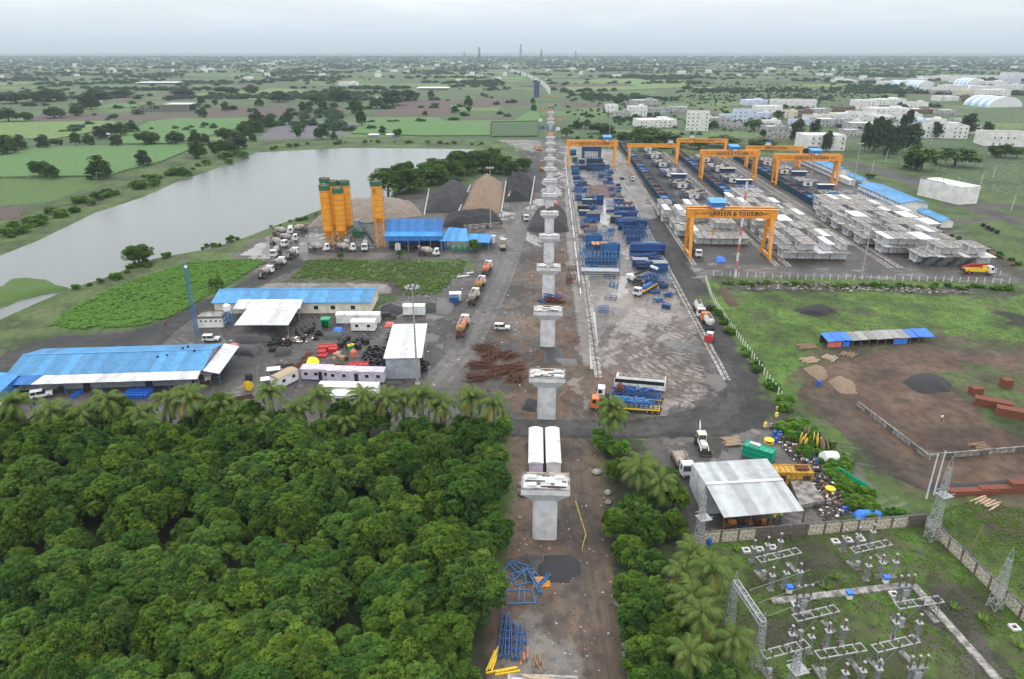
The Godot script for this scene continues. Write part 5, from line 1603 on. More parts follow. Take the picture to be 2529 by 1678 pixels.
func make_vehicles() -> void:
	rng.seed = 60
	for q in [["mixer truck parked at the far end of the lot by the sand heap", Vector3(-92.6,0.055,-300.2),-3],["mixer truck at the back of the wet lot, cab hidden", Vector3(-98.1,0.055,-295.4),0.31],["mixer truck on the wet lot facing the silos, just behind the puddles", Vector3(-92.5,0.055,-284.1),0.12],["mixer truck beside the long puddle, cab to the silos", Vector3(-93.8,0.055,-276.3),-0.45],["mixer truck facing the camera at the bank edge", Vector3(-90.7,0.055,-262.8),-1.56],["mixer truck nearest the silos in the queue on the road, facing away", Vector3(-83.6,0.055,-260.2),1.48],["mixer truck in the middle of the queue on the road", Vector3(-84.9,0.055,-246.9),1.45],["last mixer truck of the queue on the asphalt road", Vector3(-85.8,0.055,-235.8),1.44],["mixer truck in front of the silo cluster", Vector3(-75.7,0.055,-268.6),0.2],["mixer truck under the green mixing tower", Vector3(-65.5,0.055,-268.6),0.19],["mixer truck facing the camera beside the green mixing tower", Vector3(-58.2,0.055,-272.1),-1.46],["mixer truck driving past the blue batching shed", Vector3(-32.0,0.055,-262.4),-0.08]]:
		mixer(q[0], q[1], q[2])
	tanker("orange bulk tanker at the head of the haul road queue", Vector3(-8.9,0.055,-240.7),1.44, M.tank_orange, M.cab_white, 7.0)
	tanker("beige bulk tanker second in the haul road queue", Vector3(-10.6,0.055,-222.8),1.44, M.tank_amber, M.cab_white, 6.0)
	tanker("grey dirty bulk tanker third in the haul road queue", Vector3(-12.1,0.055,-209.6),1.44, M.tank_grey, M.cab_white, 6.0)
	tanker("amber and red bulk tanker last in the haul road queue", Vector3(-13.9,0.055,-184.2),1.48, M.tank_amber, M.cab_white, 8.0, true, "tank_orange")
	tanker("orange bulk tanker beside the dark stockpile, left of the pair", Vector3(-0.58,0.055,-374.0),-1.65, M.tank_orange, M.cab_white, 7.0)
	tanker("orange bulk tanker beside the dark stockpile, right of the pair", Vector3(2.96,0.055,-376.3),-1.64, M.tank_orange, M.cab_white, 7.0)
	tanker("white water tanker facing the camera on the road beside the fence", Vector3(55.9,0.055,-198.1),-1.64, M.tank_white, M.cab_white, 5.0, false)
	tanker("white tanker with orange cab on the road beside the fence", Vector3(55.9,0.055,-187.6),1.54, M.tank_white, M.cab_orange, 5.2, false)
	trailer("white-cab flatbed in the middle of the yard", Vector3(43.9,0.055,-219.4),-2.18, M.cab_white, M.orange_board, 11.0,0)
	trailer("white-cab flatbed beside the bus", Vector3(26.8,0.055,-141.5),2.99, M.cab_white, M.steel_navy, 11.5,2)
	trailer("orange-cab flatbed nearest the cross road", Vector3(25.2,0.055,-136.6),3.0, M.cab_orange, M.yellow, 12.0,1)
	lorry("brown tipper truck facing away on the haul road", Vector3(-3.5,0.055,-273.3),1.53, M.tank_grey, 5.5,1.1, M.cab_white, "tipper_truck")
	lorry("beige flat lorry facing the camera beside the gravel heap", Vector3(6.2,0.055,-325.9),-1.49, M.sand_grey, 7.5,0.5, M.cab_white)
	lorry("lorry with rusty load under the near gantry leg", Vector3(71.4,0.055,-264.2),-1.67, M.rust_dark, 6.5,0.7, M.cab_white)
	lorry("white open lorry parked beside the grey workshop", Vector3(32.1,0.055,-114.4),-1.52, M.tank_grey, 5.0,0.6, M.cab_white)
	tractor()
	bus()
	suv("white off-road car parked beside the piers", Vector3(-2.8,0.055,-184.9),-0.07, M.cab_white)
	suv("dark open jeep parked by the white cabins", Vector3(-36.3,0.055,-193.8),0.18, M.chassis)
	suv("white car under the palms by the blue canopy", Vector3(-106.9,0.055,-143.1),0.49, M.cab_white)
	suv("white van behind the big blue roof", Vector3(-81.5,0.055,-176.5),0.06, M.cab_white)
	backhoe()
	mobile_crane()
	pump_truck("red and yellow concrete pump truck at the end of the fenced road", Vector3(163.8,0.055,-238.4),-0.1, M.cab_white, M.yellow)
	pump_truck("small red concrete pump truck on the concrete strip", Vector3(73.2,0.055,-433.3),-1.69, M.cab_white, M.rust)
	digger("orange excavator on the dark pad beside the piers", Vector3(20.3,0,-468.0),0.6)
	digger("orange excavator far up beside the piers", Vector3(21.2,0,-568.4),2.2)
	var cm := thing("site_mixer", "small red self-loading mixer beside the gravel heap", "mixer", Vector3(21.9,0,-352.5),0.4)
	part(cm, "drum", MB.new().lathe([[0.0,0.0],[0.9,0.4],[1.2,1.3],[0.6,2.4],[0.0,2.3]], Vector3(0.8,1.2,0),14, Basis(Vector3.BACK, 1.0)).mesh(), M.red_pale)
	part(cm, "frame", boxes([[0,0.5,0,3.4,0.4,1.6]]), M.chassis)
	axles(cm, [1.2,-1.2],0.9)
	for i in 6:
		bike(i)

func tractor() -> void:
	var t := thing("tractor", "small red tractor parked on the road before the tankers", "tractor", Vector3(53.9,0.055,-177.3),1.15)
	part(t, "body", boxes([[0.6,0.7,0,2.2,0.8,0.9],[-0.9,0.6,0,1.4,0.7,1.8]]), M.red)
	part(t, "canopy", boxes([[-0.7,2.3,0,1.7,0.12,1.7],[-1.4,1.2,0.7,0.1,1.1,0.1],[-1.4,1.2,-0.7,0.1,1.1,0.1],[0.1,1.2,0.7,0.1,1.1,0.1],[0.1,1.2,-0.7,0.1,1.1,0.1]]), M.cab_white)
	axles(t, [-0.9],1.0,0.75,0.4)
	axles(t, [1.3],0.7,0.45,0.3)
	part(t, "digger_frame", boxes([[-2.3,0.3,0,0.5,1.6,2.2]]), M.red)

func bus() -> void:
	var t := thing("bus", "white coach with dusty roof parked in the muddy yard", "bus", Vector3(29.7,0.055,-147.4),2.94)
	var b := MB.new()
	b.box(0,0.45,0,11.8,1.25,2.5)
	b.hexa([Vector3(-5.9,2.65,1.25), Vector3(5.6,2.65,1.25), Vector3(5.6,2.65,-1.25), Vector3(-5.9,2.65,-1.25), Vector3(-5.8,3.15,1.1), Vector3(5.3,3.15,1.1), Vector3(5.3,3.15,-1.1), Vector3(-5.8,3.15,-1.1)])
	b.box(-5.7,1.7,0,0.4,0.95,2.5)
	part(t, "body", b.mesh(), M.cab_white)
	part(t, "side_windows", boxes([[0.0,1.7,0,11.0,0.95,2.46]]), M.glass_dark)
	var ws := MB.new()
	ws.hexa([Vector3(5.4,1.0,1.15), Vector3(5.95,1.0,1.15), Vector3(5.95,1.0,-1.15), Vector3(5.4,1.0,-1.15), Vector3(5.3,2.75,1.1), Vector3(5.62,2.75,1.1), Vector3(5.62,2.75,-1.1), Vector3(5.3,2.75,-1.1)])
	part(t, "windscreen", ws.mesh(), M.glass_dark)
	part(t, "roof_skin", boxes([[-0.3,3.15,0,10.6,0.04,2.0]]), M.sand_grey)
	for i in 9:
		for z in [-0.45,0.45]:
			part(t, "roof_vent", bm(0.55,0.14,0.45), M.concrete_dirty, Vector3(-4.6 + i * 1.05,3.19, z))
	part(t, "stripe", boxes([[-3.2,0.9,1.26,3.6,0.12,0.02],[-3.6,1.15,1.26,2.6,0.1,0.02]]), M.red)
	part(t, "mirror", boxes([[5.9,2.2,1.45,0.12,0.5,0.2],[5.9,2.2,-1.45,0.12,0.5,0.2]]), M.black)
	axles(t, [3.6,-3.2],1.05,0.48)

func suv(label: String, at: Vector3, turn: float, k: Material) -> void:
	var t := thing("car", label, "car", at, turn)
	var b := MB.new()
	b.box(0,0.4,0,4.4,0.62,1.75)
	part(t, "body", b.mesh(), k)
	b = MB.new()
	b.hexa([Vector3(-2.15,1.02,0.85), Vector3(0.85,1.02,0.85), Vector3(0.85,1.02,-0.85), Vector3(-2.15,1.02,-0.85), Vector3(-2.05,1.72,0.75), Vector3(0.3,1.72,0.75), Vector3(0.3,1.72,-0.75), Vector3(-2.05,1.72,-0.75)])
	part(t, "window_band", b.mesh(), M.glass_dark)
	part(t, "roof", boxes([[-0.85,1.72,0,2.45,0.1,1.55],[-2.05,1.02,0.8,0.12,0.7,0.1],[-0.9,1.02,0.82,0.1,0.7,0.08],[-0.9,1.02,-0.82,0.1,0.7,0.08],[-2.05,1.02,-0.8,0.12,0.7,0.1]]), k)
	part(t, "bumper", boxes([[2.22,0.38,0,0.1,0.3,1.7],[-2.22,0.38,0,0.1,0.3,1.7]]), M.chassis)
	axles(t, [1.4,-1.35],0.78,0.37,0.24)

func backhoe() -> void:
	var t := thing("backhoe", "white backhoe loader with raised rear arm on the gravel", "backhoe", Vector3(37.7,0.055,-121.5),-1.6)
	part(t, "body", boxes([[0.9,0.8,0,2.6,0.75,1.0],[-1.0,0.7,0,1.6,0.7,1.7]]), M.cab_white)
	part(t, "cabin_glass", boxes([[-0.7,1.4,0,1.5,1.2,1.5]]), M.glass_dark)
	part(t, "cabin_roof", boxes([[-0.7,2.6,0,1.8,0.14,1.7],[0.05,1.4,0.75,0.1,1.2,0.1],[0.05,1.4,-0.75,0.1,1.2,0.1],[-1.45,1.4,0.75,0.1,1.2,0.1],[-1.45,1.4,-0.75,0.1,1.2,0.1]]), M.wall_cream)
	var b := MB.new()
	for z in [0.75,-0.75]:
		b.bar(Vector3(0.2,1.3, z), Vector3(2.3,1.1, z),0.16,0.22)
		b.bar(Vector3(2.3,1.1, z), Vector3(3.1,0.5, z),0.16,0.2)
	part(t, "digger_arm", b.mesh(), M.cab_white)
	b = MB.new()
	b.box(3.3,0.15,0,0.12,0.8,2.3).box(3.65,0.1,0,0.8,0.1,2.3).box(3.5,0.15,1.12,0.5,0.5,0.08).box(3.5,0.15,-1.12,0.5,0.5,0.08)
	part(t, "bucket", b.mesh(), M.chassis)
	b = MB.new()
	b.bar(Vector3(-1.8,0.9,0), Vector3(-2.6,3.2,0),0.3,0.35).bar(Vector3(-2.6,3.2,0), Vector3(-3.2,4.2,0),0.24,0.28)
	part(t, "digging_arm", b.mesh(), M.cab_white)
	part(t, "digging_bucket", boxes([[-3.3,3.6,0,0.6,0.6,0.6]]), M.chassis)
	axles(t, [-1.1],1.0,0.78,0.45)
	axles(t, [1.7],0.85,0.5,0.35)

func mobile_crane() -> void:
	var t := thing("mobile_crane", "white pick-and-carry crane with raised boom lifting a blue form", "crane", Vector3(41.5,0.055,-227.2),-1.08)
	part(t, "chassis", boxes([[0,0.7,0,6.5,0.6,2.2]]), M.chassis)
	part(t, "counterweight", boxes([[-2.9,1.3,0,1.6,1.3,2.4]]), M.cab_white)
	part(t, "cabin", boxes([[-0.6,1.3,0.7,1.6,1.6,1.0]]), M.cab_white)
	part(t, "engine_hood", boxes([[1.4,1.3,0,2.2,0.7,1.6]]), M.black)
	var b := MB.new()
	b.bar(Vector3(-1.8,2.2,-0.3), Vector3(4.2,5.6,-0.3),0.55,0.7).bar(Vector3(4.2,5.6,-0.3), Vector3(8.6,8.0,-0.3),0.4,0.5)
	part(t, "boom", b.mesh(), M.chassis)
	part(t, "boom_head", boxes([[9.0,7.6,-0.3,3.4,0.7,0.6]]), M.cab_white)
	part(t, "hoist_rope", boxes([[10.4,3.2,-0.3,0.06,4.5,0.06]]), M.black)
	axles(t, [2.3,-2.0],1.05,0.65,0.5)

func pump_truck(label: String, at: Vector3, turn: float, ck: Material, body: Material) -> void:
	var t := thing("pump_truck", label, "pump truck", at, turn)
	part(t, "chassis", boxes([[0,0.7,0,9.0,0.4,1.0]]), M.chassis)
	cab(t, 4.3, ck)
	part(t, "deck_body", boxes([[-0.6,1.1,0,7.6,0.9,2.4],[1.9,2.0,0,1.4,1.3,1.8]]), body)
	var b := MB.new()
	for k in 4:
		b.bar(Vector3(2.8 - k * 0.2,2.6 + k * 0.4,-0.6 + 0.4 * k), Vector3(-5.2 + k * 0.7,2.4 + k * 0.36,-0.6 + 0.4 * k),0.34,0.4)
	part(t, "folded_boom", b.mesh(), M.red)
	part(t, "pump_hopper", boxes([[-4.9,0.9,0,1.2,0.9,1.8]]), M.chassis)
	part(t, "outrigger", boxes([[2.4,0.6,1.3,0.4,1.0,0.3],[2.4,0.6,-1.3,0.4,1.0,0.3],[-3.4,0.6,1.3,0.4,1.0,0.3],[-3.4,0.6,-1.3,0.4,1.0,0.3]]), M.red)
	axles(t, [4.0,-1.6,-2.9])

func digger(label: String, at: Vector3, turn: float) -> void:
	var t := thing("excavator", label, "excavator", at, turn)
	part(t, "track", boxes([[0,0.05,1.1,3.6,0.8,0.6]]), M.chassis)
	part(t, "track", boxes([[0,0.05,-1.1,3.6,0.8,0.6]]), M.chassis)
	part(t, "house", boxes([[-0.7,0.9,0,3.0,1.3,2.5]]), M.orange_board)
	part(t, "cabin", boxes([[0.6,1.0,0.8,1.3,1.9,0.9]]), M.glass_dark)
	var b := MB.new()
	b.bar(Vector3(0.6,1.5,-0.2), Vector3(3.6,4.2,-0.2),0.4,0.6).bar(Vector3(3.6,4.2,-0.2), Vector3(5.6,1.6,-0.2),0.35,0.45)
	part(t, "arm", b.mesh(), M.orange_board)
	part(t, "bucket", boxes([[5.5,0.6,-0.2,0.9,1.0,1.1]]), M.chassis)

func bike(i: int) -> void:
	var at: Vector3 = [Vector3(-104.5,0,-147.9), Vector3(-103.9,0,-148.8), Vector3(-102.5,0,-148.4), Vector3(-104.7,0,-146.7), Vector3(42.6,0,-96.6), Vector3(38.7,0,-96.0)][i]
	var t := thing("motorcycle", ["motorcycle %s from the left under the white awning" % nth([1,2,3,0,0,0][i]), "black motorcycle parked by the workers under the grey workshop roof", "motorcycle parked alone under the grey workshop roof"][0 if i < 4 else i - 3], "motorcycle", at, rng.randf_range(0.6,1.2))
	wheel(t, 0.65,0.0,0.3,0.12)
	wheel(t, -0.65,0.0,0.3,0.12)
	part(t, "frame", boxes([[0,0.45,0,1.1,0.35,0.25]]), M.chassis)
	part(t, "tank", boxes([[0.2,0.75,0,0.5,0.25,0.3]]), M.red if i % 2 else M.black)
	part(t, "seat", boxes([[-0.4,0.78,0,0.7,0.12,0.28]]), M.black)
	part(t, "handlebar", boxes([[0.55,0.98,0,0.08,0.08,0.7]]), M.steel_galv)

# ---- heaps, silos, batching plant
func mound(f: Array, h: float, seeded: int, steep := 1.0) -> Mesh:
	var pg := PackedVector2Array()
	for i in range(0, f.size(),2):
		pg.append(Vector2(f[i], f[i + 1]))
	var b := extent(f)
	var nx := clampi(int(b.size.x / 0.9),8,46)
	var nz := clampi(int(b.size.y / 0.9),8,60)
	var ns := FastNoiseLite.new()
	ns.seed = seeded
	ns.frequency = 0.09
	var ys := []
	for j in nz + 1:
		for i in nx + 1:
			var p := b.position + Vector2(b.size.x * i / nx, b.size.y * j / nz)
			var y := -0.3
			if Geometry2D.is_point_in_polygon(p, pg):
				var d := 1e9
				for k in pg.size():
					d = minf(d, p.distance_to(Geometry2D.get_closest_point_to_segment(p, pg[k], pg[(k + 1) % pg.size()])))
				d *= 1.0 + 0.5 * ns.get_noise_2d(p.x * 1.7, p.y * 1.7)
				y = h * (1.0 - exp(-d * 0.9 * steep / h * 1.3)) * (1.0 + 0.35 * ns.get_noise_2d(p.x, p.y + 90)) - 0.05 + 0.12 * ns.get_noise_2d(p.x * 9, p.y * 9)
			ys.append(Vector3(p.x, y, p.y))
	var m := MB.new()
	for j in nz:
		for i in nx:
			var k := j * (nx + 1) + i
			if maxf(maxf(ys[k].y, ys[k + 1].y), maxf(ys[k + nx + 1].y, ys[k + nx + 2].y)) > -0.25:
				m.quad(ys[k], ys[k + 1], ys[k + nx + 2], ys[k + nx + 1])
	var st := SurfaceTool.new()
	st.begin(Mesh.PRIMITIVE_TRIANGLES)
	st.set_smooth_group(0)
	for p in m.v:
		st.add_vertex(p)
	st.index()
	st.generate_normals()
	return st.commit()

func make_heaps() -> void:
	for q in [["sand_heap", "broad brown sand heap behind the yellow silos", "sand_grey", 6.6,[-92.0,-309.6,-70.7,-315.9,-57.4,-324.2,-42.4,-332.8,-47.7,-352.5,-70.2,-364.7,-87.5,-348.6]],["gravel_heap", "dark grey aggregate heap between the two sand heaps", "crusher", 9.5,[-43.1,-339.2,-25.2,-338.3,-21.6,-377.7,-26.7,-409.1,-40.9,-398.9,-44.6,-364.7]],["sand_heap", "tall long sand heap behind the floodlight mast", "sand", 11.0,[-25.5,-337.3,-5.2,-340.1,-4.3,-389.2,-5.9,-422.5,-22.7,-422.5,-24.7,-375.5]],["gravel_heap", "black aggregate heap behind the pair of orange tankers", "crusher_dark", 9.5,[-3.9,-364.7,9.2,-367.9,13.7,-418.4,11.4,-439.6,-3.1,-436.7]],["gravel_heap", "dark gravel heap beside the piers", "crusher", 5.5,[6.3,-304.2,13.9,-295.4,24.8,-301.3,26.3,-341.0,12.2,-347.6]],["gravel_heap", "long black aggregate heap behind the blue shed", "crusher_dark", 4.6,[-31.4,-308.8,-11.5,-305.8,-3.8,-316.7,-7.7,-337.3,-30.9,-333.7]],["gravel_heap", "small grey gravel heap beside the white container", "crusher", 1.8,[-39.2,-196.9,-33.6,-196.2,-32.6,-201.5,-37.0,-206.3,-40.4,-204.1]],["gravel_heap", "small grey gravel heap behind the white container", "crusher", 1.8,[-26.6,-198.0,-21.9,-199.0,-23.2,-206.3,-27.0,-206.3]],["gravel_heap", "low gravel heap beside the second pier", "crusher", 1.2,[1.82,-137.1,5.1,-135.6,6.0,-141.4,3.3,-142.4]],["gravel_heap", "oval blue-grey gravel spread on the muddy track", "crusher", 0.55,[3.5,-85.4,4.8,-82.9,8.1,-82.3,10.6,-84.9,10.9,-87.2,8.6,-89.3,5.1,-88.9]],["gravel_heap", "blue-grey gravel heap on the bare plot", "crusher", 2.4,[92.6,-150.8,93.7,-144.4,101.0,-145.8,104.4,-150.8,101.4,-154.1,97.2,-154.6]],["sand_heap", "orange sand heap on the grass edge, farther one", "sand", 1.6,[71.9,-158.3,73.1,-151.9,76.0,-153.0,77.7,-158.3,74.8,-160.0]],["sand_heap", "orange sand heap by the bare plot, nearer one", "sand", 2.0,[75.0,-150.8,75.6,-144.4,79.4,-145.0,81.5,-150.8,78.2,-153.7]],["earth_heap", "reddish earth heap at the right end of the segment yard", "earth", 1.8,[179.3,-260.4,181.3,-257.6,187.3,-262.1,189.8,-272.2]],["rubble_heap", "whitish rubble heap beside the haul road", "rubble_grey", 1.4,[-23.7,-199.0,-18.6,-196.9,-17.6,-207.1,-21.3,-212.9,-24.1,-209.0]],["rubble_heap", "grey rubble at the inner corner of the road bend", "rubble_grey", 0.9,[45.5,-150.8,47.6,-145.4,50.5,-148.6,51.0,-154.1,47.3,-155.3]],["burnt_heap", "black burnt heap in the green field", "crusher_dark", 1.2,[86.1,-198.0,93.0,-195.5,97.7,-201.5,96.2,-206.3,90.3,-204.1]],["earth_heap", "dark earth bund along the fence in the green field", "earth", 1.5,[67.7,-220.7,66.5,-203.3,70.7,-205.2,70.8,-223.2]],["gravel_heap", "long gravel strip beside the brick stacks", "crusher", 0.7,[74.5,-106.6,81.6,-105.1,92.3,-107.3,94.5,-110.5,83.7,-108.6,76.7,-109.2]]]:
		var pg: Array = q[4]
		lone(q[0], q[1], "heap", mound(pg, q[3], hash(q[1]) % 1000), M[q[2]])

func silo(label: String, at: Vector3, r: float, base: float, top: float, banded := true) -> Node3D:
	var t := thing("cement_silo", label, "silo", at, 0.3, "yellow cement silos of the batching plant")
	var pr := []
	var n := int((top - base - 3.0) / 2.0)
	pr.append([0.25, base])
	for i in n + 1:
		pr.append([r, base + 3.0 + (top - base - 3.0) * i / n])
	part(t, "barrel", MB.new().lathe(pr + [[0.0, top + 0.3]], Vector3.ZERO, 24).mesh(), M.silo)
	for i in range(1, n):
		part(t, "band", MB.new().lathe([[r + 0.01,0.0],[r + 0.05,0.0],[r + 0.05,0.12],[r + 0.01,0.12]], Vector3(0, base + 3.0 + (top - base - 3.0) * i / n, 0),24).mesh(), M.silo_band)
	part(t, "green_parapet", MB.new().lathe([[r + 0.12, top - 1.4],[r + 0.12, top + 0.5],[r + 0.04, top + 0.5],[r + 0.04, top - 1.4]], Vector3.ZERO, 24).mesh(), M.green_steel)
	part(t, "top_gear", boxes([[0, top + 0.2,0,0.9,0.9,0.9],[1.0, top + 0.2,0.4,0.4,0.6,0.4]]), M.steel_galv)
	for i in 4:
		var a := PI / 4 + i * PI / 2
		part(t, "leg", bm(0.3, base + 3.4,0.3), M.silo, Vector3(cos(a) * r * 0.93,-0.1, sin(a) * r * 0.93))
		var b := MB.new()
		var a2 := a + PI / 2
		var k := r * 0.93
		var y := 0.3
		while y < base + 2.0:
			b.bar(Vector3(cos(a) * k, y, sin(a) * k), Vector3(cos(a2) * k, y + 2.6, sin(a2) * k),0.13)
			b.bar(Vector3(cos(a2) * k, y, sin(a2) * k), Vector3(cos(a) * k, y + 2.6, sin(a) * k),0.13)
			y += 2.8
		part(t, "brace", b.mesh(), M.silo)
	var ld := MB.new()
	ld.box(r + 0.3,0,0.25,0.08, top, 0.08).box(r + 0.3,0,-0.25,0.08, top, 0.08)
	for i in int(top / 0.8):
		ld.box(r + 0.3,0.4 + i * 0.8,0,0.05,0.05,0.5)
	part(t, "ladder", ld.mesh(), M.silo_band)
	return t

func plane_roof(p: Node3D, called: String, a: Vector3, b: Vector3, c: Vector3, d: Vector3, n: int, k: Material) -> void:  # a-b the lower edge, d-c the upper edge
	var up := (b - a).cross(d - a).normalized()
	if up.y < 0:
		up = -up
	for i in n:
		var u0 := float(i) / n
		var u1 := float(i + 1) / n
		var q := MB.new()
		var p0 := a.lerp(b, u0)
		var p1 := a.lerp(b, u1)
		var p2 := d.lerp(c, u1)
		var p3 := d.lerp(c, u0)
		var th := up * (0.08 + 0.012 * (i % 2))
		q.hexa([p0, p1, p2, p3, p0 + th, p1 + th, p2 + th, p3 + th] if (p1 - p0).cross(p3 - p0).y > 0 else [p1, p0, p3, p2, p1 + th, p0 + th, p3 + th, p2 + th])
		for j in 4:
			var w := (j + 0.5) / 4.0
			q.bar(p0.lerp(p1, w) + th, p3.lerp(p2, w) + th, 0.07,0.07)
		part(p, called, q.mesh(), tone(k))

# sheets of one roof differ a little in age
func tone(k: StandardMaterial3D) -> Material:
	if not tones.has(k):
		tones[k] = [k]
		for f in [0.93,1.03,0.88,0.97]:
			var d: StandardMaterial3D = k.duplicate()
			d.albedo_color = Color(k.albedo_color.r * f, k.albedo_color.g * f, k.albedo_color.b * f)
			tones[k].append(d)
	return tones[k][rng.randi() % 5]

var tones := {}

func make_plant() -> void:
	make_heaps()
	silo("yellow silo at the front left of the cluster", Vector3(-73.5,0,-277.3),2.05,3.4,23.8)
	silo("yellow silo at the front right of the cluster", Vector3(-68.4,0,-277.3),2.05,3.4,22.6)
	silo("yellow silo at the rear right of the cluster", Vector3(-67.9,0,-287.1),2.05,3.4,23.8)
	silo("yellow silo in the rear middle of the cluster", Vector3(-72.3,0,-287.1),2.05,3.4,23.8)
	silo("dusty topped silo at the rear left of the cluster", Vector3(-76.1,0,-288.5),2.05,3.4,24.6)
	var s := silo("single tall yellow silo beside the blue shed", Vector3(-52.7,0,-275.4),2.15,9.0,25.8)
	var em := MB.new()
	for i in 16:
		em.bar(Vector3(cos(TAU * i / 16), sin(TAU * i / 16),0) * 0.75, Vector3(cos(TAU * (i + 1) / 16), sin(TAU * (i + 1) / 16),0) * 0.75,0.12,0.06)
	em.bar(Vector3(-0.15,0.5,0), Vector3(-0.15,-0.35,0),0.14,0.06).bar(Vector3(-0.2,-0.35,0), Vector3(0.4,-0.35,0),0.14,0.06).bar(Vector3(-0.55,0.2,0), Vector3(0.5,0.2,0),0.14,0.06)
	var e := part(s, "emblem", em.mesh(), M.black, Vector3(-0.52,22.6,2.14).rotated(Vector3.UP, -0.3))
	e.rotation.y = -0.42
	# green mixing tower with its inclined conveyor
	var g := thing("mixing_tower", "green steel mixing tower with inclined conveyors between the silos", "mixing plant", Vector3(-61.7,0,-277.9),0.0)
	part(g, "frame", cage(5.0,7.0,4.5,4), M.green_steel)
	part(g, "mixer_body", boxes([[0,3.4,0,4.4,2.6,3.4]]), M.green_steel)
	part(g, "platform", boxes([[0,6.1,0,6.0,0.2,5.0]]), M.green_steel)
	part(g, "top_house", boxes([[-0.4,7.2,0,2.2,3.2,2.2]]), M.steel_galv)
	part(g, "motor", boxes([[1.6,8.6,0.4,1.2,1.2,1.0]]), M.steel_blue_light)
	var cv := MB.new()
	cv.bar(Vector3(0,7.6,1.4), Vector3(-9.5,1.4,1.4),0.5,0.4).bar(Vector3(0,9.0,-1.4), Vector3(-9.5,3.0,-1.4),0.5,0.4).bar(Vector3(0.8,8.8,0.2), Vector3(6.6,9.2,0.5),0.4)
	part(g, "screw_conveyor", cv.mesh(), M.green_steel)
	part(g, "skip_ramp", MB.new().bar(Vector3(2.0,7.0,0), Vector3(6.0,1.0,0.6),2.2,0.4).mesh(), M.chassis)
	part(g, "control_cabin", boxes([[-4.6,0.6,0.6,3.0,3.0,2.6]]), M.steel_galv)
	part(g, "control_window", boxes([[-4.6,2.0,1.92,1.8,1.0,0.04]]), M.white)
	# blue batching shed
	var o := Vector3(-49.8,0,-269.8)
	var b := thing("batching_shed", "blue sheeted batching shed with tall sloping back roof", "shed", o, 0.0)
	var w := 22.4
	plane_roof(b, "back_roof_panel", Vector3(0,6.6,-4.0), Vector3(w, 6.6,-4.0), Vector3(w, 11.2,-6.5), Vector3(0,11.2,-6.5),12, M.sheet_blue_deep)
	plane_roof(b, "awning_panel", Vector3(-0.5,5.7,0.3), Vector3(w + 0.3,5.7,0.3), Vector3(w + 0.3,6.6,-4.0), Vector3(-0.2,6.6,-4.0),10, M.sheet_blue_bright)
	for i in 8:
		part(b, "fascia_panel", bm(w / 8 - 0.03,1.6,0.1), M.sheet_blue_deep, Vector3(w * (i + 0.5) / 8,4.0,0))
	part(b, "back_wall", boxes([[w / 2,0,-6.6, w, 11.0,0.2]]), M.sheet_blue_deep)
	part(b, "side_wall", boxes([[w + 0.1,0,-3.3,0.2,6.4,6.4]]), M.sheet_blue_deep)
	for i in 6:
		part(b, "post", bm(0.25,4.0,0.25), M.steel_galv, Vector3(0.3 + i * (w - 0.6) / 5,0,0))
	part(b, "stored_goods", boxes([[3,0,-4,3,2.0,2],[9,0,-4,4,1.6,2],[17,0,-4.5,3,2.4,2]]), M.chassis)
	var l := thing("batching_annex", "bright blue lean-to roofs at the right end of the batching shed", "shed", Vector3(-26.8,0,-268.6),0.0)
	plane_roof(l, "roof_panel", Vector3(-1.6,4.0,0), Vector3(9.6,3.7,-1.0), Vector3(8.6,6.3,-11.0), Vector3(1.5,7.2,-10.0),6, M.sheet_blue_bright)
	plane_roof(l, "roof_panel", Vector3(8.5,3.0,-3.0), Vector3(18.0,2.8,-2.0), Vector3(19.0,4.6,-9.0), Vector3(9.6,4.8,-9.0),5, M.sheet_blue_bright)
	for q in [[-1.0,0.0,3.8],[9.0,-1.0,3.5],[17.6,-2.2,2.7],[18.6,-8.8,4.4],[2.0,-9.6,6.8]]:
		part(l, "post", bm(0.2, q[2],0.2), M.steel_galv, Vector3(q[0],0, q[1]))
	part(l, "wall", boxes([[0.5,0,-5,0.2,4.0,8.0],[14,0,-9.2,9,3.0,0.2]]), M.sheet_blue_deep)
	for i in 4:
		var k := thing("admixture_hopper", "green framed white hopper, %s from the left under the annex roof" % nth(i), "hopper", Vector3(-22.9,0,-269.8) + Vector3(i * 2.2,0,0),0.0, "green and white hoppers")
		part(k, "frame", cage(2.0,2.2,1.6,3), M.green_paint)
		part(k, "bin", MB.new().lathe([[0.3,0.3],[0.9,2.0],[0.8,2.0]], Vector3.ZERO, 4).mesh(), M.white)
	for q in [[-45.1,-271.0,1.1,2.4,"white",""],[-30.2,-271.6,1.1,2.6,"black",", tallest, at the right"],[-34.2,-272.9,1.0,2.0,"black",", middle of the dark ones"],[-36.3,-274.1,0.9,1.8,"black",", smallest of the dark ones"]]:
		lone("liquid_tank", q[4] + " cylindrical tank in front of the blue shed" + q[5], "tank", MB.new().lathe([[q[2],0.0],[q[2], q[3]],[q[2] * 0.4, q[3] + 0.4],[0.0, q[3] + 0.4]], Vector3.ZERO, 16).mesh(), M[q[4]], Vector3(q[0],0, q[1]))
	# block walls round the stockpiles
	for q in [["low block wall behind the long black heap", 0,[-18.7,-305.8,-4.8,-310.4],2.0],["low grey wall in front of the long black heap", 1,[-18.6,-298.3,-10.5,-302.7],2.2],["blockwork bay wall beside the annex", 2,[-21.3,-305.8,-10.1,-305.8],1.8],["white block wall between the dark and the sand heap", 3,[-41.5,-330.2,-46.7,-398.9],1.2],["white block wall left of the tall sand heap", 4,[-25.8,-335.5,-23.9,-409.1],1.4],["white block wall right of the tall sand heap", 5,[-5.2,-335.5,-3.5,-422.5],1.4],["white block wall right of the black heap", 6,[9.1,-352.5,14.1,-439.6],1.4]]:
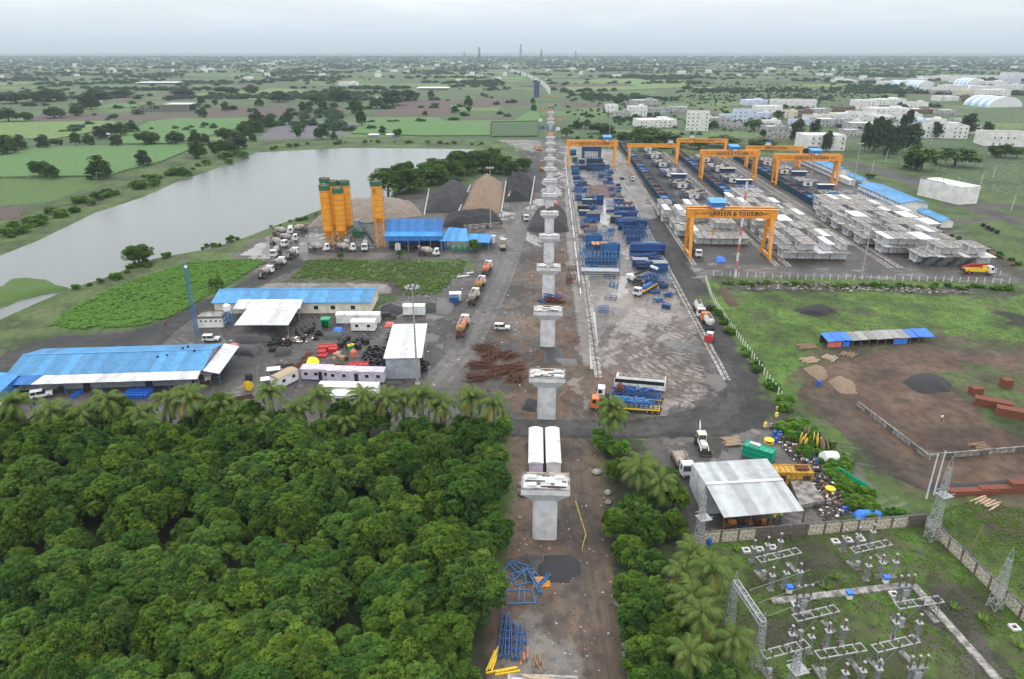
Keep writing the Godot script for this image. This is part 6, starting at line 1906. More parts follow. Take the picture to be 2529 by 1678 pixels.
		var f: Array = q[2]
		var a := Vector3(f[0],0, f[1])
		var z := Vector3(f[2],0, f[3])
		var n := int(a.distance_to(z) / 1.6)
		var t := thing("block_wall", q[0], "wall", a, atan2(-(z.z - a.z), z.x - a.x))
		for i in n:
			part(t, "block", bm(1.55, q[3],0.6), M.concrete if "white" in q[0] else M.concrete_dirty, Vector3(1.6 * (i + 0.5),0,0),0.03 * ((i * 7) % 3 - 1))
	lone("generator_box", "small white equipment box beside the tipper truck", "box", boxes([[0,0.3,0,2.2,2.6,1.8],[0,2.9,0,2.5,0.12,2.1],[0,0,0,2.0,0.3,1.6]]), M.white, Vector3(-8.0,0,-281.8))
	var pipes := -1
	for q in [[-17.8,-234.1,0.35],[-16.1,-235.0,0.3],[-14.8,-238.4,0.32]]:
		pipes += 1
		lone("concrete_pipe", ["left", "middle", "right"][pipes] + " pale concrete pipe lying beside the vegetable plot", "pipe", MB.new().tube(Vector3(-1.2, q[2],0.6), Vector3(1.2, q[2],-0.6), q[2],10).mesh(), M.concrete_pale, Vector3(q[0],0, q[1]))

# ---- camp: offices, canopies, cabins and stores left of the haul road
func house(called: String, label: String, category: String, at: Vector3, turn: float, w: float, d: float, eave: float, ridge: float, wall: Material, roof: Material, panels: int, wins: Array, doors := []) -> Node3D:  # at the middle of the front wall
	var t := thing(called, label, category, at, turn)
	part(t, "wall", boxes([[0,0,-d / 2, w, eave, d]]), wall)
	if ridge > eave:
		var o := 0.6
		var e0 := eave - 0.05
		plane_roof(t, "roof_panel", Vector3(-w / 2 - o, e0, o), Vector3(w / 2 + o, e0, o), Vector3(w / 2 + o, ridge, -d / 2), Vector3(-w / 2 - o, ridge, -d / 2), panels, roof)
		plane_roof(t, "roof_panel", Vector3(-w / 2 - o, e0,-d - o), Vector3(w / 2 + o, e0,-d - o), Vector3(w / 2 + o, ridge, -d / 2), Vector3(-w / 2 - o, ridge, -d / 2), panels, roof)
		part(t, "ridge_cap", boxes([[0, ridge + 0.05,-d / 2, w + 2 * o, 0.12,0.5]]), roof)
		var g := MB.new()
		for x in [-w / 2, w / 2]:
			g.hexa([Vector3(x - 0.1, eave, 0), Vector3(x + 0.1, eave, 0), Vector3(x + 0.1, eave, -d), Vector3(x - 0.1, eave, -d), Vector3(x - 0.1, ridge - 0.1,-d / 2 + 0.05), Vector3(x + 0.1, ridge - 0.1,-d / 2 + 0.05), Vector3(x + 0.1, ridge - 0.1,-d / 2 - 0.05), Vector3(x - 0.1, ridge - 0.1,-d / 2 - 0.05)])
		part(t, "gable", g.mesh(), wall)
	else:
		part(t, "roof", boxes([[0, eave, -d / 2, w + 0.3,0.2, d + 0.3]]), roof)
	for q in wins:
		var f := part(t, "window", bm(q[2] + 0.2, q[3] + 0.2,0.1), M.plaster_white, Vector3(q[0], q[1] - 0.1,0.02))
		part(f, "pane", bm(q[2], q[3],0.06), M.glass_dark, Vector3(0,0.1,0.04))
	for q in doors:
		part(t, "door", bm(q[1], q[2],0.1), M[q[3]], Vector3(q[0],0,0.03))
	return t

func porta(label: String, at: Vector3, turn: float, l: float, w: float, h: float, wall: Material, roof: Material, wins: int, ac := 0, door := -9.0) -> Node3D:
	var t := thing("site_cabin", label, "cabin", at, turn, "portable site cabins")
	part(t, "skirt", boxes([[0,0.0,-w / 2, l - 0.1,0.35, w - 0.1]]), M.steel_navy)
	var b := MB.new()
	b.box(0,0.35,-w / 2, l, h, w)
	for i in int(l / 0.5):
		b.box(-l / 2 + 0.25 + i * 0.5,0.45,0.0,0.08, h - 0.2,0.05)
	part(t, "wall", b.mesh(), wall)
	b = MB.new()
	var y := h + 0.35
	for k in 4:
		var z0 := 0.12 - (w + 0.24) * k / 4.0
		var z1 := 0.12 - (w + 0.24) * (k + 1) / 4.0
		var h0: float = [0.0,0.28,0.36,0.28,0.0][k]
		var h1: float = [0.0,0.28,0.36,0.28,0.0][k + 1]
		b.hexa([Vector3(-l / 2 - 0.1, y, z0), Vector3(l / 2 + 0.1, y, z0), Vector3(l / 2 + 0.1, y, z1), Vector3(-l / 2 - 0.1, y, z1), Vector3(-l / 2 - 0.1, y + h0 + 0.06, z0), Vector3(l / 2 + 0.1, y + h0 + 0.06, z0), Vector3(l / 2 + 0.1, y + h1 + 0.06, z1), Vector3(-l / 2 - 0.1, y + h1 + 0.06, z1)])
	part(t, "roof", b.mesh(), roof)
	for i in wins:
		var x := -l / 2 + l * (i + 0.5) / wins
		if absf(x - door) < 0.9:
			continue
		var f := part(t, "window", bm(1.15,1.0,0.1), M.plaster_white, Vector3(x, 1.35,0.03))
		part(f, "pane", bm(0.9,0.8,0.06), M.glass_dark, Vector3(0,0.1,0.05))
	if door > -8:
		part(t, "door", bm(0.9,2.0,0.1), M.black, Vector3(door, 0.4,0.03))
	for i in ac:
		part(t, "air_conditioner", bm(0.8,0.6,0.5), M.white, Vector3(-l / 2 + l * (i + 0.7) / (ac + 0.4), h + 0.35,0.15))
	return t

func canopy(label: String, quads: Array, h: float, k: Material, n: int) -> Node3D:  # quads of ground points under the roof corners: front left, front right, back right, back left
	var o: Vector3 = quads[0][0]
	var t := thing("canopy", label, "canopy", Vector3(o.x, 0, o.z),0.0)
	for q in quads:
		var c := []
		for i in 4:
			c.append(Vector3(q[i].x - o.x, h + (0.5 if i > 1 else 0.0), q[i].z - o.z))
			part(t, "post", bm(0.16, h + (0.45 if i > 1 else 0.0),0.16), M.steel_galv, Vector3(q[i].x - o.x, 0, q[i].z - o.z).lerp(Vector3((q[0].x + q[2].x) / 2 - o.x, 0, (q[0].z + q[2].z) / 2 - o.z),0.04))
		plane_roof(t, "roof_sheet", c[0], c[1], c[2], c[3], n, k)
	return t

func lattice(p: Node3D, h: float, w0: float, w1: float, bays: int, k: Material, bar := 0.09, paint2: Material = null) -> void:
	var at := Vector3.ZERO
	for i in bays:
		var b := MB.new()
		var y0 := h * i / bays
		var y1 := h * (i + 1) / bays
		var a0 := lerpf(w0, w1, y0 / h) / 2
		var a1 := lerpf(w0, w1, y1 / h) / 2
		for s in 4:
			var q := [[1,1],[1,-1],[-1,-1],[-1,1]]
			var c: Array = q[s]
			var d: Array = q[(s + 1) % 4]
			b.bar(Vector3(c[0] * a0, y0, c[1] * a0), Vector3(c[0] * a1, y1, c[1] * a1), bar * 1.3)
			b.bar(Vector3(c[0] * a0, y0, c[1] * a0), Vector3(d[0] * a1, y1, d[1] * a1), bar)
			if i % 2 == 0:
				b.bar(Vector3(d[0] * a0, y0, d[1] * a0), Vector3(c[0] * a1, y1, c[1] * a1), bar)
			b.bar(Vector3(c[0] * a1, y1, c[1] * a1), Vector3(d[0] * a1, y1, d[1] * a1), bar)
		part(p, "lattice_section", b.mesh(), paint2 if paint2 and (i / 2) % 2 else k)

func flood_mast(label: String, at: Vector3, h: float) -> void:
	var t := thing("floodlight_mast", label, "mast", at, 0.0, "high floodlight masts")
	part(t, "pole", MB.new().tube(Vector3(0,-0.1,0), Vector3(0, h, 0),0.28,10,0.13).mesh(), M.steel_pale)
	part(t, "ring", MB.new().lathe([[1.1, h - 0.3],[1.2, h - 0.3],[1.2, h - 0.1],[1.1, h - 0.1]], Vector3.ZERO, 14).box(0, h - 0.25,0,2.3,0.12,0.12).box(0, h - 0.25,0,0.12,0.12,2.3).mesh(), M.steel_galv)
	for i in 8:
		var a := TAU * i / 8
		var f := part(t, "floodlight", bm(0.6,0.55,0.35), M.steel_pale, Vector3(cos(a) * 1.35, h - 0.2, sin(a) * 1.35),-a + PI / 2)
		f.rotation.x = 0.5
	part(t, "base_plate", bm(1.0,0.5,1.0), M.concrete, Vector3(0,-0.05,0))

func drum_mesh(r: float, h: float) -> Mesh:
	return MB.new().lathe([[r, 0.0],[r, h * 0.3],[r * 1.05, h * 0.33],[r, h * 0.36],[r, h * 0.66],[r * 1.05, h * 0.69],[r, h * 0.72],[r * 0.95, h],[r * 0.8, h - 0.02],[0.0, h - 0.02]], Vector3.ZERO, 10).mesh()

func coil_mesh(r: float, n: int) -> Mesh:
	var b := MB.new()
	for k in n:
		for rr in [r, r * 0.82]:
			var pr := []
			for i in 7:
				var a := TAU * i / 6 - PI / 2
				pr.append([rr + cos(a) * 0.1,0.1 + k * 0.19 + sin(a) * 0.1])
			b.lathe(pr, Vector3.ZERO, 14)
	return b.mesh()

func make_camp() -> void:
	rng.seed = 70
	var yaw := 0.077
	var bg := house("office_building", "largest blue-roofed building with a white front awning at the palms", "building", Vector3(-94.2,0,-148.1), yaw, 43.0,15.0,3.9,5.7, M.sheet_grey, M.sheet_blue, 22,[],[[-5.0,1.6,2.5, "rust_dark"],[9.0,1.6,2.5, "steel_navy"],[19.5,1.2,2.5, "rust_dark"],[21.2,1.2,2.5, "rust_dark"]])
	plane_roof(bg, "awning_sheet", Vector3(-15.0,3.0,3.6), Vector3(21.6,3.0,3.6), Vector3(21.6,3.8,0.5), Vector3(-13.5,3.8,0.5),16, M.sheet_white)
	plane_roof(bg, "awning_sheet", Vector3(-20.5,3.0,3.6), Vector3(-15.1,3.0,3.6), Vector3(-13.6,3.8,0.5), Vector3(-18.5,3.8,0.5),3, M.sheet_blue_deep)
	for x in [-20.0,-15.0,-8.0,0.0,8.0,15.0,21.0]:
		part(bg, "awning_post", bm(0.15,3.0,0.15), M.steel_blue_light, Vector3(x, 0,3.4))
	plane_roof(bg, "side_awning", Vector3(25.8,3.0,1.0), Vector3(25.8,3.0,-15.5), Vector3(22.2,3.9,-15.5), Vector3(22.2,3.9,1.0),6, M.sheet_white)
	part(bg, "side_post", boxes([[25.6,0,0.8,0.15,3.0,0.15],[25.6,0,-7,0.15,3.0,0.15],[25.6,0,-15,0.15,3.0,0.15]]), M.steel_blue_light)
	plane_roof(bg, "wing_roof", Vector3(-34.0,3.2,10.0), Vector3(-19.0,3.2,10.0), Vector3(-19.0,4.1,-1.0), Vector3(-34.0,4.1,-1.0),8, M.sheet_blue_bright)
	part(bg, "wing_wall", boxes([[-19.1,1.8,4.5,0.12,1.4,11.0]]), M.sheet_blue_deep)
	for i in 8:
		part(bg, "notice_board", bm(0.1,1.1,1.0), M.white, Vector3(-19.3,0.6,-0.2 + i * 1.3))
	for q in [[10,5.0,-5],[12,5.1,-5.5],[15,5.0,-11],[18,5.55,-6.8],[14.5,5.4,-9]]:
		part(bg, "roof_vent", bm(0.4,0.5,0.4), M.black, Vector3(q[0], q[1], q[2]))
	house("office_building", "long blue-roofed cream office behind the white canopy", "building", Vector3(-65.6,0,-198.3),0.01,46.5,13.0,3.5,5.3, M.wall_cream, M.sheet_blue, 24,[[-20,1.2,1.3,1.2],[7.0,1.2,1.3,1.2],[12.0,1.2,1.3,1.2],[18,1.2,1.3,1.2]])
	canopy("white L-shaped sheet canopy in front of the long blue-roofed office", [[Vector3(-75.8,0,-179.0), Vector3(-61.0,0,-179.0), Vector3(-61.7,0,-192.2), Vector3(-76.4,0,-192.2)],[Vector3(-80.8,0,-191.8), Vector3(-61.5,0,-192.2), Vector3(-62.4,0,-199.0), Vector3(-81.7,0,-199.0)]],3.6, M.sheet_white, 14)
	var tb := house("toilet_block", "small white block with a flat grey roof beside the canopy", "building", Vector3(-85.8,0,-186.6),0.05,7.0,5.0,2.8,2.8, M.plaster_white, M.concrete_deck, 1,[[-2.4,1.7,0.5,0.5],[-1.0,1.7,0.5,0.5],[0.4,1.7,0.5,0.5],[1.8,1.7,0.5,0.5],[3.0,1.7,0.4,0.5]])
	part(tb, "parapet", boxes([[0,2.8,0.1,7.4,0.5,0.15],[0,2.8,-5.1,7.4,0.5,0.15],[-3.65,2.8,-2.5,0.15,0.5,5.2],[3.65,2.8,-2.5,0.15,0.5,5.2]]), M.concrete_dark)
	var wt := thing("water_tower", "white water tank on a blue steel stand behind the toilet block", "water tank", Vector3(-81.3,0,-188.9),0.0)
	part(wt, "stand", cage(2.0,4.2,2.0,4), M.steel_blue_light)
	part(wt, "tank", MB.new().lathe([[1.0,4.3],[1.0,5.8],[0.4,6.3],[0.0,6.3]], Vector3.ZERO, 16).mesh(), M.white)
	var lt := thing("lattice_tower", "slim blue lattice radio tower beside the road", "tower", Vector3(-87.4,0,-181.4),0.2)
	lattice(lt, 20.5,0.95,0.75,18, M.steel_blue_light, 0.045)
	part(lt, "dish", MB.new().lathe([[0.0,0.0],[0.45,0.12],[0.45,0.16]], Vector3(0.3,19.7,0.5),12, Basis(Vector3.RIGHT, PI / 2)).mesh(), M.white)
	var gb := thing("guard_booth", "green site booth behind the black water tanks", "booth", Vector3(-53.0,0,-187.0),0.0)
	part(gb, "booth_wall", boxes([[-1.0,0,0,0.1,2.2,2.0],[1.0,0,0,0.1,2.2,2.0],[0,0,-1.0,2.0,2.2,0.1]]), M.green_paint)
	part(gb, "booth_roof", boxes([[0,2.2,0,2.6,0.5,2.4]]), M.green_paint)
	porta("long white cabin in front of the long office", Vector3(-44.3,0,-188.9),0.0,12.4,3.0,2.5, M.plaster_white, M.white, 0,3)
	porta("short white cabin with two windows before the long cabin", Vector3(-41.7,0,-183.2),-0.02,6.6,3.0,2.5, M.white, M.white, 2)
	porta("white container with black base beside the gravel heap", Vector3(-29.1,0,-195.9),0.0,6.4,2.6,2.6, M.sheet_white, M.white, 0)
	porta("short lilac cabin left of the long lilac cabin", Vector3(-46.6,0,-151.6),-0.06,7.2,3.0,2.6, M.lilac, M.lilac, 3,1,1.0)
	porta("long lilac cabin with five windows", Vector3(-37.0,0,-150.5),-0.06,13.6,3.0,2.6, M.lilac, M.lilac, 5,3,0.2)
	porta("white cabin with green shutters turned toward the camera", Vector3(-52.4,0,-149.2),1.05,6.0,2.8,2.5, M.white, M.wood_pale, 2,0)
	porta("long white cabin behind the palms, farther one", Vector3(-37.0,0,-142.4),-0.05,13.4,2.8,2.5, M.white, M.white, 0)
	porta("long white cabin behind the palms, nearer one", Vector3(-35.1,0,-138.1),-0.04,9.4,2.8,2.5, M.white, M.white, 3)
	porta("white box stacked store beside the haul road", Vector3(-17.7,0,-208.6),0.1,3.6,2.4,2.2, M.white, M.white, 0)
	porta("white roofed lilac cabin end-on before the near pier, left one", Vector3(5.9,0,-117.8),1.54,13.0,2.6,2.2, M.lilac, M.plaster_white, 0)
	porta("white roofed cabin end-on before the near pier, right one", Vector3(9.2,0,-117.8),1.54,13.0,2.6,2.2, M.plaster_white, M.plaster_white, 0)
	lone("blue_container", "small blue container below the white store box", "container", ribbed(2.6,2.3,2.2), M.steel_blue, Vector3(-18.0,0,-207.1))
	# tall white-roofed store with open right side
	var ws := thing("store_shed", "tall white-roofed grey store beside the haul road", "shed", Vector3(-30.0,0,-152.8),0.05)
	plane_roof(ws, "roof_sheet", Vector3(-0.5,5.4,0.4), Vector3(8.6,5.4,0.4), Vector3(8.6,5.9,-21.0), Vector3(-0.5,5.9,-21.0),5, M.sheet_white)
	for i in 6:
		part(ws, "front_sheet", bm(1.33,5.3,0.08), M.sheet_grey, Vector3(0.7 + i * 1.34,0,0))
	part(ws, "side_wall", boxes([[0,0,-10.5,0.1,5.3,20.8]]), M.sheet_grey)
	part(ws, "back_wall", boxes([[4,0,-20.8,8.0,5.4,0.1],[8.0,0,-15.5,0.1,5.4,10.5]]), M.sheet_grey)
	part(ws, "corner_post", boxes([[8.1,0,-0.2,0.2,5.4,0.2],[8.1,0,-7,0.2,5.4,0.2],[8.1,0,-14,0.2,5.4,0.2]]), M.rust)
	flood_mast("floodlight mast in front of the white store", Vector3(-22.3,0,-149.7),24.0)
	flood_mast("floodlight mast behind the batching plant", Vector3(-9.5,0,-308.8),26.0)
	flood_mast("floodlight mast at the fence before the segment stacks", Vector3(120.7,0,-233.1),25.5)
	flood_mast("floodlight mast on the green beside the dormitories", Vector3(197.9,0,-411.7),24.0)
	flood_mast("floodlight mast at the far end of the formwork yard", Vector3(78.1,0,-583.3),25.0)
	var rw := thing("lattice_tower", "thin red and white guyed mast at the fence", "tower", Vector3(77.3,0,-233.6),0.1)
	lattice(rw, 33.0,0.5,0.45,22, M.white, 0.06, M.red_pale)
	make_stores()

func make_stores() -> void:
	var dm := drum_mesh(0.32,0.9)
	for r in [[[-99.7,-142.6,-99.0,-145.4],3,4, "blue plastic drum in the small block by the palms", "blue drums in the small block"],[[-88.0,-142.6,-83.1,-145.8],4,9, "blue plastic drum in the long block by the palms", "blue drums in the long block"]]:
		var f: Array = r[0]
		for i in r[2]:
			for j in r[1]:
				lone("plastic_drum", r[3], "drum", dm, M.drum_blue, Vector3(lerpf(f[0], f[2], float(i) / (r[2] - 1)) + rng.randf_range(-0.1,0.1),0, lerpf(f[1], f[3], float(j) / (r[1] - 1))),0.0, r[4])
	var tm := MB.new().lathe([[0.85,0.0],[0.85,0.5],[0.89,0.55],[0.85,0.6],[0.85,1.2],[0.89,1.25],[0.85,1.3],[0.8,1.5],[0.4,1.85],[0.3,1.85],[0.3,2.0],[0.0,2.0]], Vector3.ZERO, 16).mesh()
	for q in [[-59.4,-181.4],[-58.9,-183.2],[-58.1,-184.4],[-57.4,-185.7],[-56.9,-187.0],[-58.1,-179.0],[-57.3,-180.8],[-56.7,-182.6],[-56.6,-176.7],[-56.2,-183.8]]:
		lone("water_tank", "black plastic water tank in the cluster right of the white canopy", "water tank", tm, M.black_pipe, Vector3(q[0],0, q[1]),0.0, "black water tanks by the canopy")
	for q in [[-45.6,-172.2],[-45.1,-174.4],[-46.2,-175.5],[-43.0,-171.1],[-42.4,-173.3],[-40.6,-171.1],[-40.1,-175.8],[-39.1,-174.4],[-44.5,-176.7],[-41.9,-175.0]]:
		lone("water_tank", "black plastic water tank in the middle of the store yard", "water tank", tm, M.black_pipe, Vector3(q[0],0, q[1]),0.0, "black water tanks mid yard")
	lone("water_tank", "pinkish red plastic water tank in the store yard", "water tank", tm, M.red_pale, Vector3(-40.8,0,-166.3))
	lone("water_tank", "dark water tank beside the brushwood near the reel", "water tank", tm, M.black_pipe, Vector3(-63.0,0,-152.3))
	for q in [[-42.5,-169.5,"left"],[-41.9,-170.0,"right"]]:
		var b := thing("wheeled_bin", "green bin with yellow lid, %s of two" % q[2], "bin", Vector3(q[0],0, q[1]))
		part(b, "bin_body", boxes([[0,0.1,0,0.9,1.4,0.9]]), M.green_paint)
		part(b, "lid", boxes([[0,1.5,0,1.0,0.3,1.0]]), M.yellow)
	var cm := [coil_mesh(0.95,4), coil_mesh(0.85,3), coil_mesh(1.0,6)]
	for q in [[-64.7,-173.8],[-62.7,-171.1],[-62.5,-174.4],[-64.0,-176.7],[-63.0,-170.0],[-64.0,-177.8],[-53.6,-177.8],[-53.6,-180.8],[-60.4,-173.0],[-60.1,-174.4]]:
		lone("pipe_coil", "coil of black pipe beside the black sheeted stacks", "pipe coil", cm[rng.randi() % 3], M.black_pipe, Vector3(q[0],0, q[1]),0.0, "pipe coils beside the sheeted stacks")
	for q in [[-37.8,-167.6],[-37.1,-169.5],[-35.8,-170.0],[-34.4,-169.5],[-33.5,-170.0],[-37.8,-165.0],[-36.4,-164.2],[-35.8,-166.3],[-34.3,-165.8],[-33.1,-166.8],[-32.3,-167.9],[-35.3,-161.7],[-34.0,-161.2],[-36.8,-162.5],[-32.8,-163.2],[-32.1,-164.7],[-34.6,-158.8],[-33.0,-158.3],[-33.7,-156.9],[-31.8,-160.0],[-22.3,-160.0],[-21.6,-161.2],[-21.7,-157.6],[-33.8,-178.7],[-33.1,-179.6],[-32.1,-178.4]]:
		lone("pipe_coil", "coil of black pipe in the large heap beside the white store", "pipe coil", cm[rng.randi() % 3], M.black_pipe, Vector3(q[0],0, q[1]),0.0, "pipe coils by the white store")
	for q in [[-49.7,-171.1,2.6,0.9,"left"],[-47.2,-172.2,2.4,0.7,"back middle"],[-49.5,-168.4,1.8,0.8,"front left"],[-46.9,-169.5,2.2,1.0,"right"],[-48.8,-166.3,2.2,0.5,"nearest of the upper group"],[-39.6,-159.8,2.0,0.8,"left of the lower pair"],[-37.1,-159.8,2.6,0.9,"right of the lower pair"]]:
		lone("red_crate", "red painted steel crate, %s" % q[4], "crate", ribbed(q[2], q[3],2.0), M.red, Vector3(q[0],0, q[1]), rng.randf_range(-0.2,0.2))
	tarp("black sheeted stack nearest the canopy", Vector3(-71.1,0,-175.0),8.0,5.0,1.8, M.tarp_black)
	tarp("black sheeted stack in front of the canopy posts", Vector3(-67.0,0,-175.5),4.0,5.0,1.6, M.tarp_black)
	tarp("black sheeted stack with loose folds beside the red sheet", Vector3(-69.4,0,-166.8),7.5,4.5,1.8, M.tarp_black)
	tarp("red and white sheeted stack beside the black ones", Vector3(-72.9,0,-169.5),3.6,3.0,1.5, M.red_pale)
	tarp("grey tarpaulin tent in the middle of the store yard", Vector3(-59.6,0,-166.3),4.2,3.2,2.2, M.tarp_black)
	tarp("black sheet spread behind the water tanks", Vector3(-49.4,0,-177.8),6.0,4.0,0.9, M.tarp_black)
	tarp("bright yellow sheeted pile", Vector3(-50.2,0,-160.0),3.2,3.0,1.8, M.lemon)
	tarp("blue tarpaulin heap beside the water tanks", Vector3(-48.9,0,-183.2),2.8,1.8,1.2, M.tarp_blue)
	tarp("orange and white sheeted pile beside the white cabins", Vector3(-35.0,0,-187.0),3.0,2.0,1.2, M.red_pale)
	tarp("black sheet on the ground at the foot of the floodlight mast", Vector3(-27.9,0,-149.2),5.0,2.6,0.8, M.tarp_black)
	tarp("blue tarpaulin dome by the near gantry", Vector3(78.0,0,-253.2),3.6,3.0,2.0, M.tarp_blue)
	var bagm := MB.new().lathe([[0.0,0.0],[0.3,0.05],[0.34,0.14],[0.25,0.24],[0.0,0.26]], Vector3.ZERO, 7).mesh()
	for i in 60:
		var k := lone("sack", "yellow or white filled sack in the pile beside the pipe coils", "sack", bagm, M.white if i % 3 == 0 else M.sand, Vector3(-57.9,0,-176.7) + Vector3(rng.randfn() * 1.6, maxf(0.0,0.7 - i * 0.012), rng.randfn() * 0.9), rng.randf() * 3, "sacks in the pile")
		k.scale = Vector3(1.3,1.0,0.9)
	reel("yellow-faced cable reel beside the palms", Vector3(-61.1,0,-146.7),1.1,1.0,0.5)
	for q in [[-53.5,-160.0,7.0,1.2,"rust","rusty beams laid toward the yellow pile"],[-56.6,-160.0,6.0,0.2,"chassis","dark steel sections left of the rusty beams"],[-52.7,-166.3,5.0,1.5,"rust","rusty bars beside the red crates"],[-60.9,-142.4,5.0,0.3,"rust_dark","rusty pipes at the palms"],[-43.9,-160.0,4.0,0.1,"rust","rusty scrap bars beside the yellow pile"],[-49.1,-153.0,4.0,0.4,"rust_dark","steel bars beside the short lilac cabin"]]:
		bars(q[5], Vector3(q[0],0, q[1]), q[2], q[3], M[q[4]],7)
	for q in [[-45.4,-166.3,"cardboard"],[-44.3,-165.3,"cardboard"],[-43.2,-164.2,"cardboard"],[-42.1,-163.7,"rust_dark"],[-45.3,-163.7,"cardboard"],[-45.0,-167.3,"wood_pale"],[-56.0,-156.4,"wood"],[-55.1,-157.6,"wood"]]:
		lone("carton", "brown carton or crate in the group beside the red tank", "carton", bm(rng.randf_range(0.8,1.5), rng.randf_range(0.6,1.1), rng.randf_range(0.8,1.2)), M[q[2]], Vector3(q[0],0, q[1]), rng.randf_range(-0.4,0.4), "cartons beside the red tank")
	for q in [[-58.1,-150.8,3.0,1.4,"beside"],[-58.3,-156.4,3.2,1.5,"behind"],[-72.5,-150.8,2.0,1.2,"far left of"]]:
		lone("loose_sheet", "white sheet lying on props %s the small cabin" % q[4], "sheet", boxes([[0,1.0,0, q[2],0.06, q[3] * 1.6],[-q[2] * 0.4,0,0,0.1,1.0,0.1],[q[2] * 0.4,0,0,0.1,1.0,0.1]]), M.sheet_white, Vector3(q[0],0, q[1]),0.3)
	# store racks
	var rk := thing("pipe_rack", "steel rack with black hoses behind the white store", "rack", Vector3(-32.9,0,-174.4),0.0)
	part(rk, "rack_frame", cage(4.5,2.2,2.4,3), M.steel_galv)
	part(rk, "hoses", coil_mesh(0.8,5), M.black_pipe, Vector3(0,1.1,0))
	person("person in a red shirt walking on the road by the lake bank", Vector3(-99.0,0,-187.6),0.4, M.red, M.chassis)
	person("person in a dark top walking beside the batching plant", Vector3(-60.4,0,-263.3),1.0, M.rust, M.chassis)
	person("person in a white shirt standing by the bare plot", Vector3(91.2,0,-131.7),0.2, M.white, M.steel_navy)
	person("person in an orange vest on the asphalt between the stacks", Vector3(99.6,0,-254.3),0.4, M.orange_board, M.white)
	person("person in a red top on the open white lorry, nearer one", Vector3(32.3,1.2,-112.7),0.4, M.red, M.chassis)

func tarp(label: String, at: Vector3, w: float, d: float, h: float, k: Material) -> void:
	var f := [-w / 2,-d / 2, w / 2,-d / 2, w / 2, d / 2,-w / 2, d / 2]
	lone("covered_stack", label, "tarpaulin", mound(f, h, hash(label) % 999,3.0), k, Vector3(at.x, 0.06, at.z - d / 2), rng.randf_range(-0.2,0.2))

func bars(label: String, at: Vector3, l: float, turn: float, k: Material, n: int) -> void:
	var t := thing("steel_bars", label, "steel bars", at, turn)
	for i in n:
		part(t, "bar", bm(l * rng.randf_range(0.6,1.0),0.2,0.22), k, Vector3(rng.randf_range(-0.5,0.5),0.02 + 0.21 * (i % 2), i * 0.28 - n * 0.14), rng.randf_range(-0.12,0.12))

func reel(label: String, at: Vector3, r: float, turn: float, w: float, flat := false) -> void:
	var t := thing("cable_reel", label, "cable reel", at, turn)
	var ax := Basis() if flat else Basis(Vector3.RIGHT, PI / 2)
	var c := Vector3(0,0.0 if flat else r, 0)
	for s in ([0.0, w * 1.6] if flat else [-w * 0.8, w * 0.8]):
		part(t, "flange", MB.new().lathe([[0.0, s - 0.05],[r, s - 0.05],[r, s + 0.05],[0.0, s + 0.05]], c, 18, ax).mesh(), M.yellow if r < 1.3 else M.wood)
	part(t, "core", MB.new().lathe([[r * 0.6,0.0 if flat else -w * 0.8],[r * 0.6, w * 1.6 if flat else w * 0.8]], c, 14, ax).mesh(), M.black_pipe)

func person(label: String, at: Vector3, turn: float, top: Material, legs: Material) -> void:
	var t := thing("person", label, "person", at, turn)
	if not meshes.has("body"):
		# one smooth skin around tapered limbs
		var j := [[Vector3(0,0.93,0), Vector3(0,1.38,0),0.15,0.17],[Vector3(0,1.38,0), Vector3(0,1.52,0),0.09,0.06],[Vector3(0,1.6,0.01), Vector3(0,1.68,0.02),0.1,0.1],[Vector3(-0.2,1.4,0), Vector3(-0.27,1.12,0.05),0.065,0.05],[Vector3(-0.27,1.12,0.05), Vector3(-0.24,0.86,0.16),0.05,0.035],[Vector3(0.2,1.4,0), Vector3(0.27,1.12,-0.05),0.065,0.05],[Vector3(0.27,1.12,-0.05), Vector3(0.27,0.86,0.0),0.05,0.035],[Vector3(-0.1,0.92,0), Vector3(-0.12,0.5,0.12),0.1,0.07],[Vector3(-0.12,0.5,0.12), Vector3(-0.12,0.08,0.02),0.07,0.045],[Vector3(0.1,0.92,0), Vector3(0.12,0.5,-0.02),0.1,0.07],[Vector3(0.12,0.5,-0.02), Vector3(0.12,0.08,-0.16),0.07,0.045],[Vector3(-0.12,0.05,0.0), Vector3(-0.12,0.04,0.2),0.05,0.04],[Vector3(0.12,0.05,-0.18), Vector3(0.12,0.04,0.02),0.05,0.04]]
		meshes.body = skin_mesh(j, 0.0)
		meshes.shirt = skin_mesh([j[0], j[3], j[5]],0.025)
		meshes.trousers = skin_mesh([j[7], j[8], j[9], j[10],[Vector3(-0.06,0.95,0), Vector3(0.06,0.95,0),0.14,0.14]],0.02)
		meshes.hair = MB.new().lathe([[0.0,1.8],[0.07,1.79],[0.11,1.72],[0.115,1.66],[0.1,1.64]], Vector3(0,0,-0.012),10).mesh()
	part(t, "body", meshes.body, M.skin)
	part(t, "shirt", meshes.shirt, top)
	part(t, "trousers", meshes.trousers, legs)
	part(t, "hair", meshes.hair, M.black)

